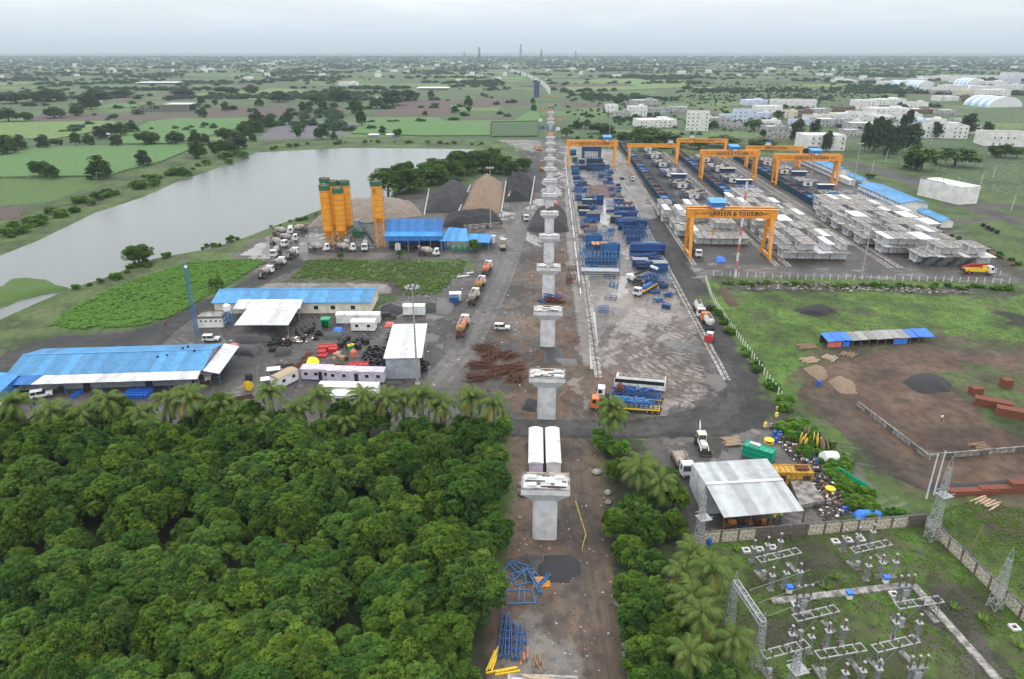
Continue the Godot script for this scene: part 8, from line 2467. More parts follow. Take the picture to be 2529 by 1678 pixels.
func make_substation() -> void:
	wall_run("weathered cream and black boundary wall behind the substation", Vector3(30.5,0,-91.8), Vector3(68.3,0,-96.4),2.1,2.9,[M.wall_old, M.wall_mould, M.wall_old, M.wall_old, M.wall_mould], M.concrete_dark, M.brickwork)
	wall_run("cream boundary wall down the right side of the substation", Vector3(68.4,0,-96.2), Vector3(70.9,0,-72.9),2.1,2.9,[M.wall_old], M.concrete_dark, M.brickwork)
	var i := 0
	var where := ["left of the left far trio", "middle of the left far trio", "right of the left far trio", "left of the left near trio", "middle of the left near trio", "right of the left near trio", "left of the right far trio", "middle of the right far trio", "right of the right far trio", "left of the right near trio", "middle of the right near trio", "right of the right near trio", "leftmost of the lower row", "second of the lower row", "third of the lower row", "fourth of the lower row", "left of the lower right pair", "right of the lower right pair", "left of the bottom trio", "middle of the bottom trio", "right of the bottom trio"]
	for q in [[37.0,-87.3],[39.3,-88.0],[41.6,-88.9],[37.7,-81.2],[39.9,-81.7],[42.0,-82.0],[52.0,-89.8],[54.4,-90.4],[57.0,-91.2],[52.6,-83.3],[54.9,-83.9],[57.0,-84.1],[36.4,-70.1],[38.8,-69.7],[41.4,-70.6],[43.7,-71.1],[51.0,-72.1],[54.1,-72.1],[40.7,-64.0],[43.0,-64.3],[45.1,-64.6]]:
		ct_post("lattice post with dark insulator, " + where[i], Vector3(q[0],0, q[1]),2.7, "instrument posts of the substation")
		i += 1
	isolator("isolator frame in the far left of the substation", Vector3(37.2,0,-84.2), Vector3(42.6,0,-85.9))
	isolator("isolator frame in the far right of the substation", Vector3(52.1,0,-86.3), Vector3(57.2,0,-87.8))
	isolator("isolator frame left of the cable trench", Vector3(38.3,0,-72.6), Vector3(43.2,0,-74.0))
	isolator("isolator frame beside the bend of the cable trench", Vector3(53.0,0,-74.8), Vector3(58.3,0,-75.8))
	isolator("isolator frame at the bottom left, by the gantry", Vector3(32.0,0,-66.4), Vector3(36.9,0,-67.9))
	isolator("isolator frame at the bottom middle", Vector3(38.8,0,-66.4), Vector3(43.8,0,-67.4))
	isolator("isolator frame at the bottom right of the substation", Vector3(46.4,0,-67.4), Vector3(51.2,0,-68.7))
	breaker("circuit breaker with three dark columns at the left trench end", Vector3(40.5,0,-76.8),0.1)
	breaker("circuit breaker with three dark columns at the trench bend", Vector3(55.7,0,-78.8),0.1)
	breaker("circuit breaker with three dark columns at the bottom edge", Vector3(49.8,0,-64.6),0.1)
	# cable trench of concrete cover slabs
	for r in [[Vector3(37.1,0,-78.8), Vector3(58.8,0,-82.2), "slab-covered cable trench across the substation"],[Vector3(59.1,0,-82.2), Vector3(60.9,0,-64.2), "slab-covered cable trench running toward the camera"]]:
		var t := thing("cable_trench", r[2], "trench", r[0], atan2(-(r[1].z - r[0].z), r[1].x - r[0].x))
		var l: float = r[0].distance_to(r[1])
		for k in int(l / 0.62):
			part(t, "cover_slab", bm(0.58,0.28,1.15), M.concrete_deck if k % 3 else M.concrete_dirty, Vector3(0.31 + k * 0.62,0.0,0.03 * ((k * 7) % 3)))
	var n := 0
	for q in [[40.2,-80.6],[48.4,-79.4],[55.2,-82.6]]:
		var t := thing("marshalling_box", "white box with blue lid, %s in the substation" % ["left", "middle", "right"][n], "box", Vector3(q[0],0, q[1]))
		part(t, "box", bm(0.7,0.8,0.6), M.white, Vector3(0,0.15,0))
		part(t, "lid", bm(0.9,0.4,0.8), M.tarp_blue, Vector3(0,0.95,0))
		part(t, "stand", bm(0.5,0.15,0.4), M.steel_galv)
		n += 1
	n = 0
	for q in [[36.9,-89.9],[39.1,-90.1],[41.3,-90.6],[51.9,-92.1],[54.1,-92.4],[56.2,-92.6],[55.3,-80.2],[40.4,-78.2],[68.6,-73.9]]:
		var t := thing("cable_pit", "square concrete cable pit, %s from the left-hand wall" % nth(n), "pit", Vector3(q[0],0, q[1]),0.08, "cable pits")
		part(t, "rim", boxes([[0,0,0.45,1.2,0.3,0.25],[0,0,-0.45,1.2,0.3,0.25],[0.48,0,0,0.25,0.29,0.66],[-0.48,0,0,0.25,0.29,0.66]]), M.concrete_pale)
		part(t, "cover", bm(0.7,0.12,0.64), M.rust)
		n += 1
	for q in [["lattice tower left of the grey workshop", Vector3(29.1,0,-89.5),10.5,1.3],["lattice tower behind the corner of the boundary wall", Vector3(67.5,0,-92.8),13.5,1.5],["lattice tower beside the right boundary wall", Vector3(68.2,0,-77.7),8.5,1.4],["lattice tower at the upper left of the gantry", Vector3(29.7,0,-74.2),7.5,1.1],["lattice tower at the lower left of the gantry", Vector3(31.0,0,-66.9),7.5,1.1],["lattice tower at the bottom edge of the picture", Vector3(33.9,0,-62.9),7.0,1.1]]:
		var t := thing("lattice_tower", q[0], "tower", q[1],0.3, "lattice towers of the substation")
		lattice(t, q[2], q[3],0.5, int(q[2] / 1.1), M.steel_pale, 0.055)
		part(t, "peak", MB.new().bar(Vector3(0.25, q[2],0.25), Vector3(0, q[2] + 2.0,0),0.06).bar(Vector3(-0.25, q[2],-0.25), Vector3(0, q[2] + 2.0,0),0.06).mesh(), M.steel_pale)
		if q[2] > 10 or q[2] < 7.2:
			part(t, "platform", boxes([[0.4, q[2] * 0.62,0,2.0,0.1,1.8],[0.4, q[2] * 0.62 + 0.6,0.9,2.0,0.08,0.08],[0.4, q[2] * 0.62 + 0.6,-0.9,2.0,0.08,0.08]]), M.steel_pale)
	var a := Vector3(29.7,0,-74.2) + Vector3(0,7.2,0)
	var b := Vector3(31.0,0,-66.9) + Vector3(0,7.2,0)
	var g := thing("gantry_beam", "lattice beam strung between two towers with insulator strings", "gantry beam", a, atan2(-(b.z - a.z), b.x - a.x))
	var l := a.distance_to(b)
	part(g, "truss", cage(l, 0.7,0.7,2), M.steel_pale, Vector3(l / 2,0,0))
	var dg := MB.new()
	for k in 12:
		dg.bar(Vector3(l * k / 12,0,0.36), Vector3(l * (k + 1) / 12,0.7,0.36),0.05).bar(Vector3(l * k / 12,0.7,0.36), Vector3(l * k / 12,0.7,-0.36).lerp(Vector3(l * (k + 1) / 12,0.7,-0.36),1.0),0.05)
	part(g, "bracing", dg.mesh(), M.steel_pale)
	for k in 3:
		var s := part(g, "insulator_string", insul(1.3,0.14), M.porcelain, Vector3(l * (k + 0.6) / 3.2,0.1,0))
		s.rotation.x = -PI / 2
		s.rotation.y = 0.0
		part(g, "conductor", MB.new().bar(Vector3(l * (k + 0.6) / 3.2,0.1,-1.3), Vector3(l * (k + 0.6) / 3.2 - 3.0,-0.6,-12.0),0.03).mesh(), M.steel_pale)
	for q in [[72.9,-103.9],[74.9,-105.1]]:
		var t := thing("utility_pole", "concrete utility pole behind the wall corner, %s" % ("left" if q[0] < 74.6 else "right"), "pole", Vector3(q[0],0, q[1]))
		part(t, "pole", MB.new().tube(Vector3(0,-0.1,0), Vector3(0,9.0,0),0.16,8,0.1).mesh(), M.concrete_pale)
		part(t, "cross_arm", bm(1.8,0.1,0.1), M.rust_dark, Vector3(0,8.4,0))
	lone("utility_pole", "leaning thin wooden pole beside the right boundary wall", "pole", MB.new().tube(Vector3(0,-0.1,0), Vector3(1.2,5.5,0),0.07,6).mesh(), M.wood, Vector3(71.1,0,-88.9))

# ---- town, dormitories, far landscape
func block(label: String, x: float, z: float, w: float, h: float, k: Material, turn: float, roof: Material) -> void:
	var d := clampf(w * 0.7,7.0,24.0)
	var t := thing("town_building", label, "building", Vector3(x, 0, z), turn, "buildings of the town")
	part(t, "wall", bm(w, h, d), k, Vector3(0,0,-d / 2))
	part(t, "roof_slab", bm(w - 0.8,0.1, d - 0.8), roof, Vector3(0, h, -d / 2))
	part(t, "parapet", boxes([[0, h, -0.2, w, 0.8,0.35],[0, h, -d + 0.2, w, 0.8,0.35],[-w / 2 + 0.2, h, -d / 2,0.35,0.8, d - 0.8],[w / 2 - 0.2, h, -d / 2,0.35,0.8, d - 0.8]]), k)
	var fl := clampi(int(h / 3.3),1,6)
	var cols := clampi(int(w / 4.2),2,8)
	for i in fl:
		for j in cols:
			if (i * 5 + j * 3 + int(absf(x))) % 5 > 0:
				part(t, "window", bm(1.15,1.25,0.12), M.glass_dark, Vector3(-w / 2 + w * (j + 0.5) / cols, h * i / fl + 1.1,0.03))
		if i > 0:
			part(t, "floor_band", bm(w + 0.3,0.25,0.3), M.concrete_pale, Vector3(0, h * i / fl, 0.03))
	if int(absf(z)) % 2:
		part(t, "stair_head", bm(w * 0.25,2.4, d * 0.3), k, Vector3(w * 0.22, h + 0.1,-d * 0.6))

func hangar(label: String, x: float, z: float, w: float, h: float) -> void:
	var t := thing("arched_hangar", label, "hangar", Vector3(x, 0, z),0.12, "arched hangars of the estate")
	for i in 7:
		var b := MB.new()
		for k in 12:
			var p := []
			for q in [[k, 0],[k + 1,0],[k + 1,1],[k, 1]]:
				var a: float = PI * q[0] / 12.0
				p.append(Vector3(cos(a) * w / 2, sin(a) * h, -(i + q[1]) * w / 7.0))
			b.quad(p[0], p[1], p[2], p[3])
		part(t, "roof_bay", b.mesh(), M.sheet_blue_pale if i % 2 else M.sheet_white)
	var f := MB.new()
	for k in 12:
		f.tri(Vector3.ZERO, Vector3(cos(PI * k / 12.0) * w / 2, sin(PI * k / 12.0) * h, 0), Vector3(cos(PI * (k + 1) / 12.0) * w / 2, sin(PI * (k + 1) / 12.0) * h, 0))
	part(t, "end_wall", f.mesh(), M.sheet_white)

func dorm(label: String, s: float, t: float, l: float, w: float, h: float) -> void:
	var wins := []
	var n := int(l / 3.0)
	for i in n:
		for y in ([1.0,4.0] if h > 4 else [0.9]):
			wins.append([-l / 2 + l * (i + 0.5) / n, y, 1.0,1.2])
	var o := house("dormitory", label, "building", yd(s + l / 2, t), HEAD - PI / 2, l, w, h, h + 1.3, M.plaster_white, M.sheet_blue, int(l / 4), wins)
	part(o, "gallery", boxes([[0, h * 0.5,0.5, l, 0.12,1.0]]), M.steel_blue_light)

func make_town() -> void:
	rng.seed = 90
	var kinds := {"w": M.plaster_white, "g": M.plaster_grey, "b": M.plaster_blue, "c": M.plaster_cream, "r": M.brickwork}
	var words := {"w": "white", "g": "bare grey", "b": "pale blue", "c": "cream", "r": "unfinished brick"}
	var n := 0
	for q in ltr([[213,-813,17.9,7.4,"w"],[224,-735,16.3,5.9,"g"],[269,-759,18.5,6.9,"w"],[263,-690,15.3,6.3,"g"],[332,-813,17.9,7.4,"w"],[360,-833,18.4,6.6,"c"],[381,-833,22.9,8.5,"w"],[349,-747,16.5,7.7,"w"],[399,-790,21.8,9.9,"w"],[377,-708,19.6,7.3,"g"],[447,-823,22.7,8.4,"w"],[439,-759,21.0,8.6,"w"],[473,-768,17.0,7.9,"g"],[443,-690,19.2,7.9,"w"],[882,-1485,48.3,11.6,"w"],[919,-1440,39.1,11.3,"w"],[995,-1485,40.3,13.3,"w"],[1101,-1825,49.3,12.2,"w"],[1204,-1802,39.0,14.1,"b"],[677,-1148,31.3,9.0,"w"],[817,-1454,31.6,8.1,"w"],[1005,-1849,40.0,10.3,"w"],[126,-928,14.8,13.1,"w"],[124,-843,21.8,9.6,"g"],[149,-875,22.6,14.9,"w"],[190,-1045,37.8,10.0,"g"],[178,-898,26.6,10.2,"g"],[211,-934,23.6,8.4,"g"],[149,-747,39.3,9.4,"w"],[181,-716,21.4,23.7,"w"],[214,-759,22.7,10.8,"g"],[237,-808,12.9,10.1,"b"],[256,-808,25.0,16.5,"b"],[289,-843,18.6,8.6,"b"],[351,-1061,32.5,9.0,"b"],[392,-1030,59.8,11.6,"w"],[328,-940,32.5,9.0,"w"],[324,-859,17.0,9.7,"c"],[345,-869,19.1,9.9,"r"],[378,-898,24.7,9.1,"g"],[423,-940,25.8,8.5,"r"],[470,-980,29.0,15.5,"w"],[549,-1069,42.1,9.6,"w"],[556,-1015,27.8,8.6,"w"],[450,-875,46.7,11.9,"w"],[334,-755,33.0,9.5,"g"],[384,-804,25.7,13.7,"w"],[357,-720,45.8,8.2,"g"],[237,-651,20.3,13.4,"g"],[304,-772,22.2,6.2,"b"],[245,-568,31.8,15.1,"w"],[311,-664,17.3,7.6,"g"],[388,-651,34.8,14.2,"w"],[419,-755,25.1,7.7,"b"],[513,-915,37.7,6.7,"r"],[533,-898,22.2,7.1,"g"],[405,-594,33.2,13.7,"w"],[721,-1130,46.3,12.1,"r"],[830,-1272,49.9,14.3,"w"],[796,-1307,35.6,10.3,"c"],[772,-1332,42.0,9.7,"g"],[859,-1696,41.3,10.4,"w"],[1105,-1949,89.5,14.1,"w"],[948,-1949,44.2,7.6,"g"],[814,-1825,57.2,7.1,"w"],[854,-1825,15.8,7.1,"g"],[1399,-2090,54.1,19.7,"w"],[1076,-1657,49.3,12.0,"w"],[1308,-2090,121.8,9.3,"w"],[-365,-1657,39.5,9.2,"w"],[-613,-1094,8.4,4.3,"w"],[-718,-2031,21.9,7.9,"w"],[-1216,-2999,48.3,8.3,"w"],[-1326,-4094,74.6,11.3,"w"]]):
		n += 1
		block("%s %s town building, %s from the left among the far buildings" % [words[q[4]],["single-storey", "two-storey", "three-storey", "four-storey", "five-storey", "six-storey"][clampi(int(q[3] * 0.72 / 3.3),1,6) - 1], nth(n - 1)], q[0], q[1], q[2], q[3] * 0.72, kinds[q[4]],0.18 * ((n * 5) % 3 - 1) - 0.05,[M.concrete_deck, M.sheet_white, M.concrete_pale][n % 3])
	n = 0
	for q in ltr([[881,-1676,36.3,10.3],[903,-1676,36.3,10.3],[878,-1583,40.3,13.3],[1041,-1676,45.4,15.0],[922,-1485,29.0,8.3],[683,-1023,50.4,13.8]]):
		n += 1
		hangar("blue and white striped arched hangar, %s from the left" % nth(n - 1), q[0], q[1], q[2], q[3])
	var a := Vector3(220.6,0,-384.5)
	var b := Vector3(227.6,0,-358.5)
	var wb := thing("warehouse", "blank white windowless building on the green", "building", a, atan2(-(b.z - a.z), b.x - a.x))
	part(wb, "wall", bm(a.distance_to(b),9.0,12.0), M.plaster_white, Vector3(a.distance_to(b) / 2,0,-6.0))
	part(wb, "parapet", boxes([[2.0,9.0,-0.3,4.0,1.0,0.5],[9,9.0,-0.2,15,0.3,0.4]]), M.concrete_dirty)
	part(wb, "rebar_stub", boxes([[6,9,-5,0.15,4.5,0.15],[9,9,-6,0.15,4.0,0.15],[7.5,11.5,-5.5,3.2,0.12,0.12]]), M.rust)
	dorm("two-storey blue-roofed dormitory behind the right gantry", 354.0,174.5,64.0,9.0,5.0)
	dorm("two-storey blue-roofed dormitory beside the segment stacks", 253.0,168.5,50.0,13.0,5.0)
	dorm("low blue-roofed dormitory row between the two tall ones", 328.0,181.0,22.0,4.0,2.8)
	dorm("small striped blue-roofed toilet row beside the segment stacks", 224.0,174.0,23.0,5.0,2.8)
	porta("white cabin with a flat roof before the low dormitory row", yd(336,173.5), HEAD - PI / 2,16.0,3.4,2.8, M.plaster_white, M.white, 5)
	for q in [[210.6,-310.4],[209.9,-305.8],[209.3,-302.0],[208.7,-297.6]]:
		n += 1
		lone("water_tank", "black roof tank behind the right stack, %s from the left" % nth(n - 7), "water tank", MB.new().lathe([[0.9,0.0],[0.9,1.6],[0.0,2.0]], Vector3.ZERO, 12).mesh(), M.black_pipe, Vector3(q[0],0, q[1]),0.0, "tanks behind the right stack")
	n = 0
	for q in ltr([[233,-463,1.0,8.1],[264,-508,1.1,8.8],[292,-550,1.2,8.9],[276,-418,1.0,7.4],[299,-443,1.0,7.8],[246,-345,0.8,8.2],[243,-387,0.9,9.1],[322,-508,1.1,7.7],[346,-599,1.3,9.0],[223,-690,1.5,9.5]]):
		n += 1
		lone("street_pole", "pale street pole on the green by the town, %s from the left" % nth(n - 1), "pole", MB.new().tube(Vector3(0,-0.1,0), Vector3(0.4, q[3],0),0.16,6,0.1).mesh(), M.concrete_pale, Vector3(q[0],0, q[1]),0.0, "street poles at the town edge")
	# unfinished brick building and huts in the fields
	var u := thing("unfinished_building", "roofless grey building shell among ploughed fields", "building", Vector3(-487.9,0,-946.4),0.06)
	for i in 9:
		part(u, "pillar", bm(0.9,9.0,0.9), M.concrete_dirty, Vector3(i * 9.0,0,0))
		part(u, "pillar", bm(0.9,9.0,0.9), M.concrete_dirty, Vector3(i * 9.0,0,-26))
	part(u, "wall", boxes([[36,0,-0.3,73,3.6,0.5],[36,0,-26.3,73,6.0,0.5],[56,3.6,-0.3,34,4.5,0.5]]), M.rubble_grey)
	part(u, "slab", boxes([[58,8.6,-13,32,0.4,27]]), M.concrete_pale)
	for q in ltr([[-367,-654,10.9,4.5,"hut with a pale roof among the field trees"],[-126,-664,10.3,2.7,"low tin-roofed hut on the lake shore, left"],[-110,-664,9.6,2.7,"low tin-roofed hut on the lake shore, right"],[-233,-1187,11.6,4.0,"tin shed beside the village trees, left"],[-211,-1187,11.6,4.0,"tin shed beside the village trees, right"],[-157,-1485,64.4,5.8,"long low farm building in the middle distance"],[-827,-1758,95.1,4.9,"long dark farm shed far in the fields"]]):
		var t := thing("field_hut", q[4], "hut", Vector3(q[0],0, q[1]))
		part(t, "wall", bm(q[2] * 0.85, q[3] * 0.7, q[2] * 0.4), M.plaster_grey)
		part(t, "roof", MB.new().hexa([Vector3(-q[2] / 2, q[3] * 0.7, q[2] * 0.27), Vector3(q[2] / 2, q[3] * 0.7, q[2] * 0.27), Vector3(q[2] / 2, q[3] * 0.7,-q[2] * 0.27), Vector3(-q[2] / 2, q[3] * 0.7,-q[2] * 0.27), Vector3(-q[2] * 0.4, q[3],0.3), Vector3(q[2] * 0.4, q[3],0.3), Vector3(q[2] * 0.4, q[3],-0.3), Vector3(-q[2] * 0.4, q[3],-0.3)]).mesh(), M.sheet_white)
	n = 0
	for q in ltr([[-96,-2219,16.7,81.3],[-271,-4336,27.9,64.6],[41,-3591,23.1,99.2],[343,-4094,26.3,67.8],[-10258,-49615,211.2,380.7],[-10047,-49615,211.2,380.7],[-4158,-24748,105.4,190.0],[-8696,-37171,158.3,203.8],[-1221,-2003,15.1,24.5],[123,-3197,17.2,77.8],[607,-1045,8.0,20.0],[1167,-2219,9.6,37.0]]):
		n += 1
		var t := thing("power_pylon", "far lattice power pylon, %s from the left" % nth(n - 1), "pylon", Vector3(q[0],0, q[1]),0.4, "power pylons on the plain")
		lattice(t, q[3], q[2] * 0.55, q[2] * 0.12,7, M.steel_galv, q[3] * 0.005)
		for k in 3:
			part(t, "cross_arm", bm(q[2] * (0.7 - k * 0.12), q[3] * 0.02, q[3] * 0.02), M.steel_galv, Vector3(0, q[3] * (0.72 + k * 0.1),0))

# ---- trees and shrubs of the middle distance, and the wooded plain beyond
func make_plants() -> void:
	rng.seed = 101
	var n := 0
	for q in ltr([[-534,-859,23.6,10.7],[-524,-886,15.6,12.5],[-563,-987,25.4,17.8],[-542,-818,16.2,9.3],[-558,-813,22.4,12.9],[-362,-864,10.5,10.3],[-370,-953,10.5,10.2],[-423,-1053,8.6,8.3],[-445,-1061,10.4,10.8],[-247,-813,11.2,10.2],[-268,-946,11.4,10.7],[-274,-1001,11.0,9.0],[-249,-973,11.7,11.0],[-474,-1357,23.6,13.7],[-377,-583,10.4,9.1],[-373,-594,9.3,6.1],[-360,-599,9.0,10.0],[-349,-599,9.7,8.6],[-368,-651,13.0,9.3],[-369,-670,14.9,11.1],[-360,-670,14.1,10.7],[-364,-701,13.2,9.6],[-325,-596,10.0,7.9],[-304,-604,19.6,10.4],[-281,-607,15.6,9.8],[-265,-607,12.9,10.5],[-256,-607,7.5,7.7],[-248,-627,16.1,10.8],[-235,-642,17.9,11.8],[-223,-627,6.3,5.8],[-218,-578,14.2,11.3],[-220,-541,12.1,10.6],[-214,-550,11.1,8.3],[-228,-524,11.8,11.5],[-256,-735,17.1,14.2],[-253,-759,14.3,10.4],[-247,-705,14.1,9.7],[-381,-545,15.3,12.6],[-386,-568,10.2,10.5],[-293,-443,11.6,9.8],[-282,-437,8.9,7.7],[-253,-437,15.9,12.3],[-251,-489,9.9,9.1],[-193,-657,5.8,6.0],[-168,-642,12.9,10.3],[-157,-642,7.1,5.9],[-122,-687,6.9,6.3],[-104,-664,8.1,6.8],[-156,-759,10.5,15.6],[-61,-1030,14.1,12.8],[-72,-928,11.2,7.3],[-56,-946,7.8,6.4],[-104,-881,6.8,5.5],[-134,-1228,12.0,10.3],[-156,-1228,10.7,8.3],[28,-946,8.3,8.0],[31,-1094,8.4,7.4],[-171,-1061,34.8,17.9],[-159,-1148,25.1,16.8],[-183,-1001,21.9,11.3],[-195,-921,18.2,15.6],[-354,-1130,30.8,14.0],[-290,-1094,35.9,13.6],[-266,-1148,37.6,16.8],[-357,-1045,14.9,9.4],[-574,-1295,42.3,10.2],[-515,-1344,43.9,12.0],[-656,-1249,40.8,11.2],[-717,-1148,50.1,15.5],[-663,-1187,38.8,13.3],[-738,-1103,48.2,14.9]]):
		n += 1
		tree("field_tree", "dark tree in the fields beyond the lake, %s from the left" % nth(n - 1), Vector3(q[0],0, q[1]), q[2] / 2.1, q[3] * 0.1, q[3] * 1.25,["field0", "field1", "field2", "field3"][n % 4], "field trees beyond the lake")
	n = 0
	for q in ltr([[-68,-387,18.6,16.4],[-57,-396,19.3,15.0],[-64,-425,16.9,13.0],[-48,-418,20.0,14.7],[-38,-431,18.1,14.1],[-29,-452,16.4,15.8],[-19,-465,19.5,15.7],[-7,-458,15.6,12.8],[-36,-480,17.4,12.3],[-48,-455,16.5,11.7],[-13,-493,15.0,12.6],[-1,-452,12.8,9.5],[7,-471,11.7,9.3],[-24,-498,14.0,10.4]]):
		n += 1
		tree("grove_tree", "big dark tree in the grove on the lake corner, %s from the left" % nth(n - 1), Vector3(q[0],0, q[1]), q[2] / 2,0.6, q[3], "lush%d" % (n % 3), "grove on the lake corner")
	n = 0
	for q in ltr([[49,-657,12.4,11.3],[65,-735,11.4,9.2],[74,-735,12.2,9.2],[84,-690,23.0,11.8],[119,-639,30.2,13.9],[125,-594,31.5,11.6],[106,-621,17.3,10.7],[155,-1078,15.3,10.9],[236,-712,19.7,14.6],[205,-743,10.7,7.6],[304,-838,13.8,11.4],[227,-654,9.5,9.0],[269,-471,22.7,18.1],[266,-477,10.8,15.5],[302,-489,26.2,14.2],[360,-532,14.9,11.1],[368,-526,11.8,9.1],[230,-554,12.4,5.1],[172,-588,29.6,10.8],[198,-578,23.3,9.3],[149,-578,19.4,9.3],[98,-642,14.3,7.4],[82,-621,17.3,7.8],[221,-440,5.5,3.1],[206,-370,7.7,3.1]]):
		n += 1
		tree("town_tree", "bushy tree between the casting yard and the town, %s from the left" % nth(n - 1), Vector3(q[0],0, q[1]), q[2] / 2,0.4, q[3],["field0", "bush0", "field2", "bush2"][n % 4], "trees between yard and town")
	n = 0
	for q in ltr([[243,-621,11.8,20.7],[250,-602,10.1,22.1],[246,-566,8.2,16.3],[276,-566,7.6,23.5],[278,-557,11.2,27.0],[291,-566,11.4,26.1],[291,-547,11.1,24.7],[323,-599,12.0,30.3],[308,-557,12.5,23.8],[380,-654,10.9,15.0],[423,-677,15.0,20.9],[418,-642,10.7,16.2],[295,-583,11.7,26.2],[276,-528,8.9,18.3]]):
		n += 1
		tree("casuarina_tree", "tall feathery dark tree in the town, %s from the left" % nth(n - 1), Vector3(q[0],0, q[1]), q[2] / 2, q[3] * 0.1, q[3], "field3", "tall feathery trees of the town")
	var big := tree("round_tree", "lone round-crowned tree on the near lake bank", Vector3(-137.5,0,-251.1),5.0,1.6,8.0, "lush1")
	tree("small_tree", "leafy tree in front of the blue annex roof", Vector3(-14.7,0,-268.0),2.3,0.8,6.2, "fresh0")
	tree("small_tree", "small tree in front of the blue batching shed", Vector3(-42.5,0,-258.7),1.3,0.4,3.6, "fresh1")
	tree("small_tree", "small tree at the edge of the vegetable plot", Vector3(-64.4,0,-256.5),1.2,0.4,3.4, "fresh2")
	tree("small_tree", "dark tree leaning over the road at the fodder crop", Vector3(-97.4,0,-221.1),2.6,0.4,5.0, "bush0")
	# palms' neighbours: leafy trees between the two tall palms
	for q in [[-2.42,-124.4,2.6,6.0,"leafy tree between the two tall palms at the orchard corner"],[-5.2,-122.0,2.2,5.0,"leafy tree under the left tall palm"],[17.9,-119.0,2.2,4.5,"leafy shrub tree under the pair of palms"],[20.8,-117.5,2.0,4.0,"leafy tree behind the pair of palms"],[17.5,-122.8,1.6,3.4,"small leafy tree left of the pair of palms"],[-36.2,-130.3,2.6,5.5,"leafy tree among the palms before the white cabins"],[-88.5,-128.5,2.4,5.0,"leafy tree among the palms before the small drum block"]]:
		tree("leafy_tree", q[4], Vector3(q[0],0, q[1]), q[2],0.4, q[3], "fresh%d" % (rng.randi() % 4))
	# shrubs along banks, fences and overgrown edges
	for r in [[[-214.2,-288.5,-218.1,-310.4,-217.7,-337.3,-220.9,-375.5,-214.4,-401.4,-212.7,-455.0,-205.7,-503.8,-204.9,-549.7],60,9.0,1.5,4.0, "shrub on the far bank of the lake", "shrubs on the far lake bank"],[[-200.4,-573.3,-170.2,-604.2,-126.2,-620.9,-73.6,-615.3,-28.5,-604.2],30,5.0,1.0,2.6, "shrub on the head of the lake", "shrubs at the head of the lake"],[[-143.6,-219.0,-136.9,-236.9,-131.2,-262.1,-118.9,-278.5,-104.6,-306.5,-95.7,-326.7,-82.8,-364.7],34,3.0,0.7,2.0, "shrub on the near lake bank", "shrubs on the near lake bank"],[[61.5,-203.3,60.6,-171.6,60.0,-147.5,59.9,-132.0,60.8,-117.5,61.1,-109.2,60.8,-100.6,64.4,-99.5],60,2.2,0.8,1.8, "shrub in the overgrowth behind the fence", "overgrowth behind the fence"],[[70.6,-227.6,93.0,-225.0,126.0,-223.2,165.0,-221.1],50,1.6,0.7,1.5, "shrub along the fence before the segment stacks", "shrubs along the segment yard fence"],[[57.6,-130.3,60.2,-116.1,60.7,-101.8],24,2.4,1.0,2.0, "shrub in the overgrowth beside the scrap", "overgrowth beside the scrap"],[[183.3,-302.7,188.3,-281.8,184.9,-246.9],20,1.6,0.7,1.5, "shrub on the bank right of the segment stacks", "shrubs right of the stacks"]]:
		var f: Array = r[0]
		for i in r[1]:
			var u := rng.randf() * (f.size() / 2 - 1)
			var k := int(u)
			var p: Vector2 = Vector2(f[2 * k], f[2 * k + 1]).lerp(Vector2(f[2 * k + 2], f[2 * k + 3]), u - k) + Vector2(rng.randfn(), rng.randfn()) * r[2] * 0.5
			var s := rng.randf_range(r[3], r[4])
			var t := lone("shrub", r[5], "shrub", crowns[["bush", "fresh"][rng.randi() % 2] + str(rng.randi() % 4)],[M.leaf, M.leaf_a, M.leaf_b][rng.randi() % 3], Vector3(p.x, s * 0.45, p.y), rng.randf() * 6, r[6])
			t.scale = Vector3(s, s * rng.randf_range(0.7,1.0), s)
	for q in [[45.9,-81.5],[48.3,-83.6],[62.5,-77.5],[65.1,-75.2],[67.1,-70.5],[70.8,-91.5],[35.4,-89.9]]:
		n += 1
		lone("grass_clump", "tall grass clump in the substation, %s from the left" % nth([0,1,3,4,5,2,6][n - 15]), "grass clump", grass_clump(n), M.leaf, Vector3(q[0],0, q[1]),0.0, "grass clumps of the substation")
	# banks
	setting("bank", mound(SPIT, 1.6,5), M.bank_grass)
	scatter("grass", "short grass tufts over the lawns and the substation", [SUBSTATION, GREEN_RIGHT, LAWN_RIGHT],24000, grass_clump(3),0.1,0.26, M.leaf)
	scatter("scrub", "low scrub scattered beyond the casting yard", [[81.6,-1103.0,309.7,-1307.1,653.0,-1439.5,586.1,-1147.9,243.5,-690.4,48.4,-641.5],[424.4,-1802.4,794.3,-1656.6,636.6,-1249.5,272.8,-1147.9]],900, crowns.far1,1.0,2.6, M.leaf_far)
	# the wooded plain
	var ns := FastNoiseLite.new()
	ns.seed = 8
	ns.frequency = 0.0022
	ns.fractal_octaves = 3
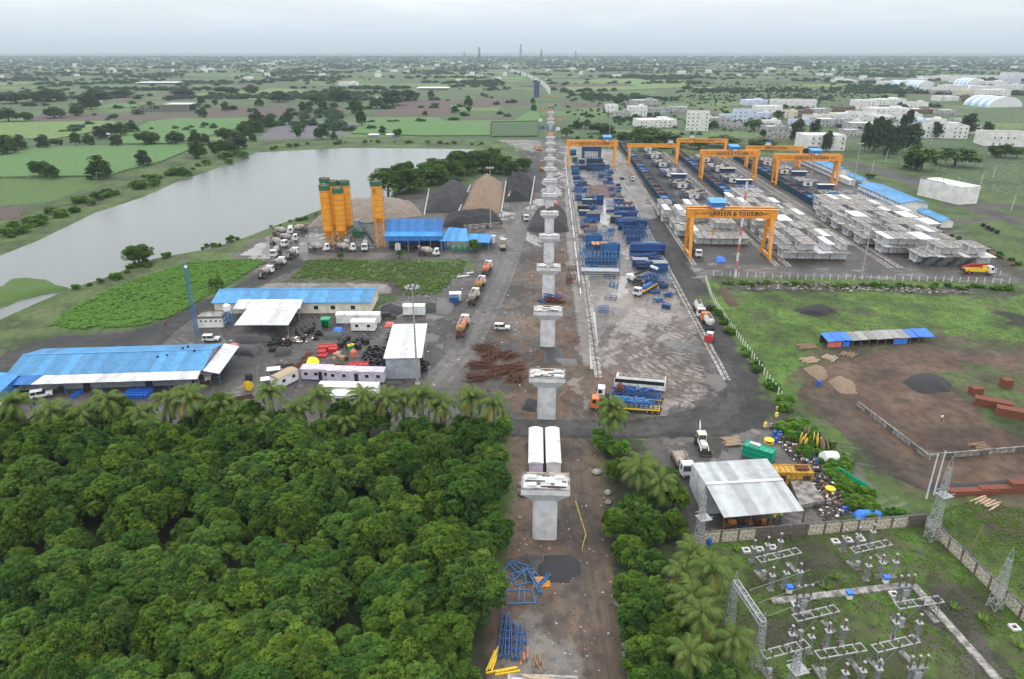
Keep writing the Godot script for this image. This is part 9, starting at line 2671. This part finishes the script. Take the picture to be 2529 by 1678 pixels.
	for v in 4:
		var tf: Array[Transform3D] = []
		var tries := 0
		while tf.size() < 4200 and tries < 40000:
			tries += 1
			var z := -700.0 * pow(14.0, rng.randf())
			var x := rng.randf_range(-0.8,0.8) * -z
			var e := ns.get_noise_2d(x, z * 1.6)
			var line := absf(fmod(absf(x * 0.31 + z),210.0) - 105.0) > 100.0 or absf(fmod(absf(x - z * 0.24),260.0) - 130.0) > 126.0
			var keep := 0.05 + (0.4 if line else 0.0) + clampf(e * 2.2 - 0.15 + (-z - 2200) / 6000.0,-0.3,0.9)
			if z > -1150 and (x > -20 or not line):
				keep *= 0.1
			if (z > -3000 and absf(x - 45 + (maxf(0,-z - 1400) * 0.07)) < 40) or rng.randf() > keep:
				continue
			var s := rng.randf_range(1.8,5.0) * (1.0 + clampf(-z / 6000.0,0,1.3))
			tf.append(Transform3D(Basis(Vector3.UP, rng.randf() * TAU).scaled(Vector3(s * 1.15, s * rng.randf_range(0.7,1.1), s * 1.15)), Vector3(x, s * 0.45, z)))
		multi("far_trees", "trees of the wooded plain reaching to the horizon", crowns["far%d" % v], tf, M.leaf_far)
	var hs: Array[Transform3D] = []
	for i in 900:
		var z := -rng.randf_range(1900,9500)
		var x := (rng.randf_range(-0.75,0.75)) * -z
		var c := ns.get_noise_2d(x * 1.3 + 900, z * 1.3)
		if c > 0.12:
			hs.append(Transform3D(Basis(Vector3.UP, rng.randf()).scaled(Vector3(rng.randf_range(6,22), rng.randf_range(5,12),10)), Vector3(x, 0, z)))
	multi("far_houses", "pale houses scattered over the plain near the horizon", bm(1,1,1), hs, M.plaster_white)

func grass_clump(seeded: int) -> Mesh:
	var r := RandomNumberGenerator.new()
	r.seed = seeded
	var b := MB.new()
	b.used = true
	for i in 26:
		var a := r.randf() * TAU
		b.col = Color(0.13,0.24,0.035) * r.randf_range(0.7,1.4)
		b.col.a = 1.0
		var d := Vector3(cos(a),0, sin(a))
		var p := d * r.randf() * 0.5
		b.tri(p - d.rotated(Vector3.UP, 1.57) * 0.09, p + d.rotated(Vector3.UP, 1.57) * 0.09, p + d * r.randf_range(0.3,0.9) + Vector3.UP * r.randf_range(0.5,1.2))
	return b.mesh()

func scatter(called: String, label: String, zones: Array, count: int, m: Mesh, s0: float, s1: float, k: Material) -> void:
	var tf: Array[Transform3D] = []
	for i in count:
		var p := spot(zones[i % zones.size()])
		if s0 < 0.6 and rng.randf() > 0.6 + wob.get_noise_2d(p.x, p.y):
			continue
		var s := rng.randf_range(s0, s1)
		tf.append(Transform3D(Basis(Vector3.UP, rng.randf() * TAU).scaled(Vector3(s, s, s)), Vector3(p.x, 0.3 * s if s0 > 0.6 else 0.0, p.y)))
	multi(called, label, m, tf, k)

func multi(called: String, label: String, m: Mesh, tf: Array[Transform3D], k: Material) -> void:
	var mm := MultiMesh.new()
	mm.transform_format = MultiMesh.TRANSFORM_3D
	mm.mesh = m
	mm.instance_count = tf.size()
	for i in tf.size():
		mm.set_instance_transform(i, tf[i])
	var o := MultiMeshInstance3D.new()
	o.name = numbered(called)
	o.multimesh = mm
	o.material_override = k
	add_child(o)
	about(o, label, called.replace("_", " "))
	o.set_meta("kind", "stuff")

func STAGES() -> void:
	make_fields()
	make_orchard()
	make_palms()
	make_piers()
	make_yard()
	make_vehicles()
	make_plant()
	make_camp()
	make_right()
	make_town()
	make_plants()
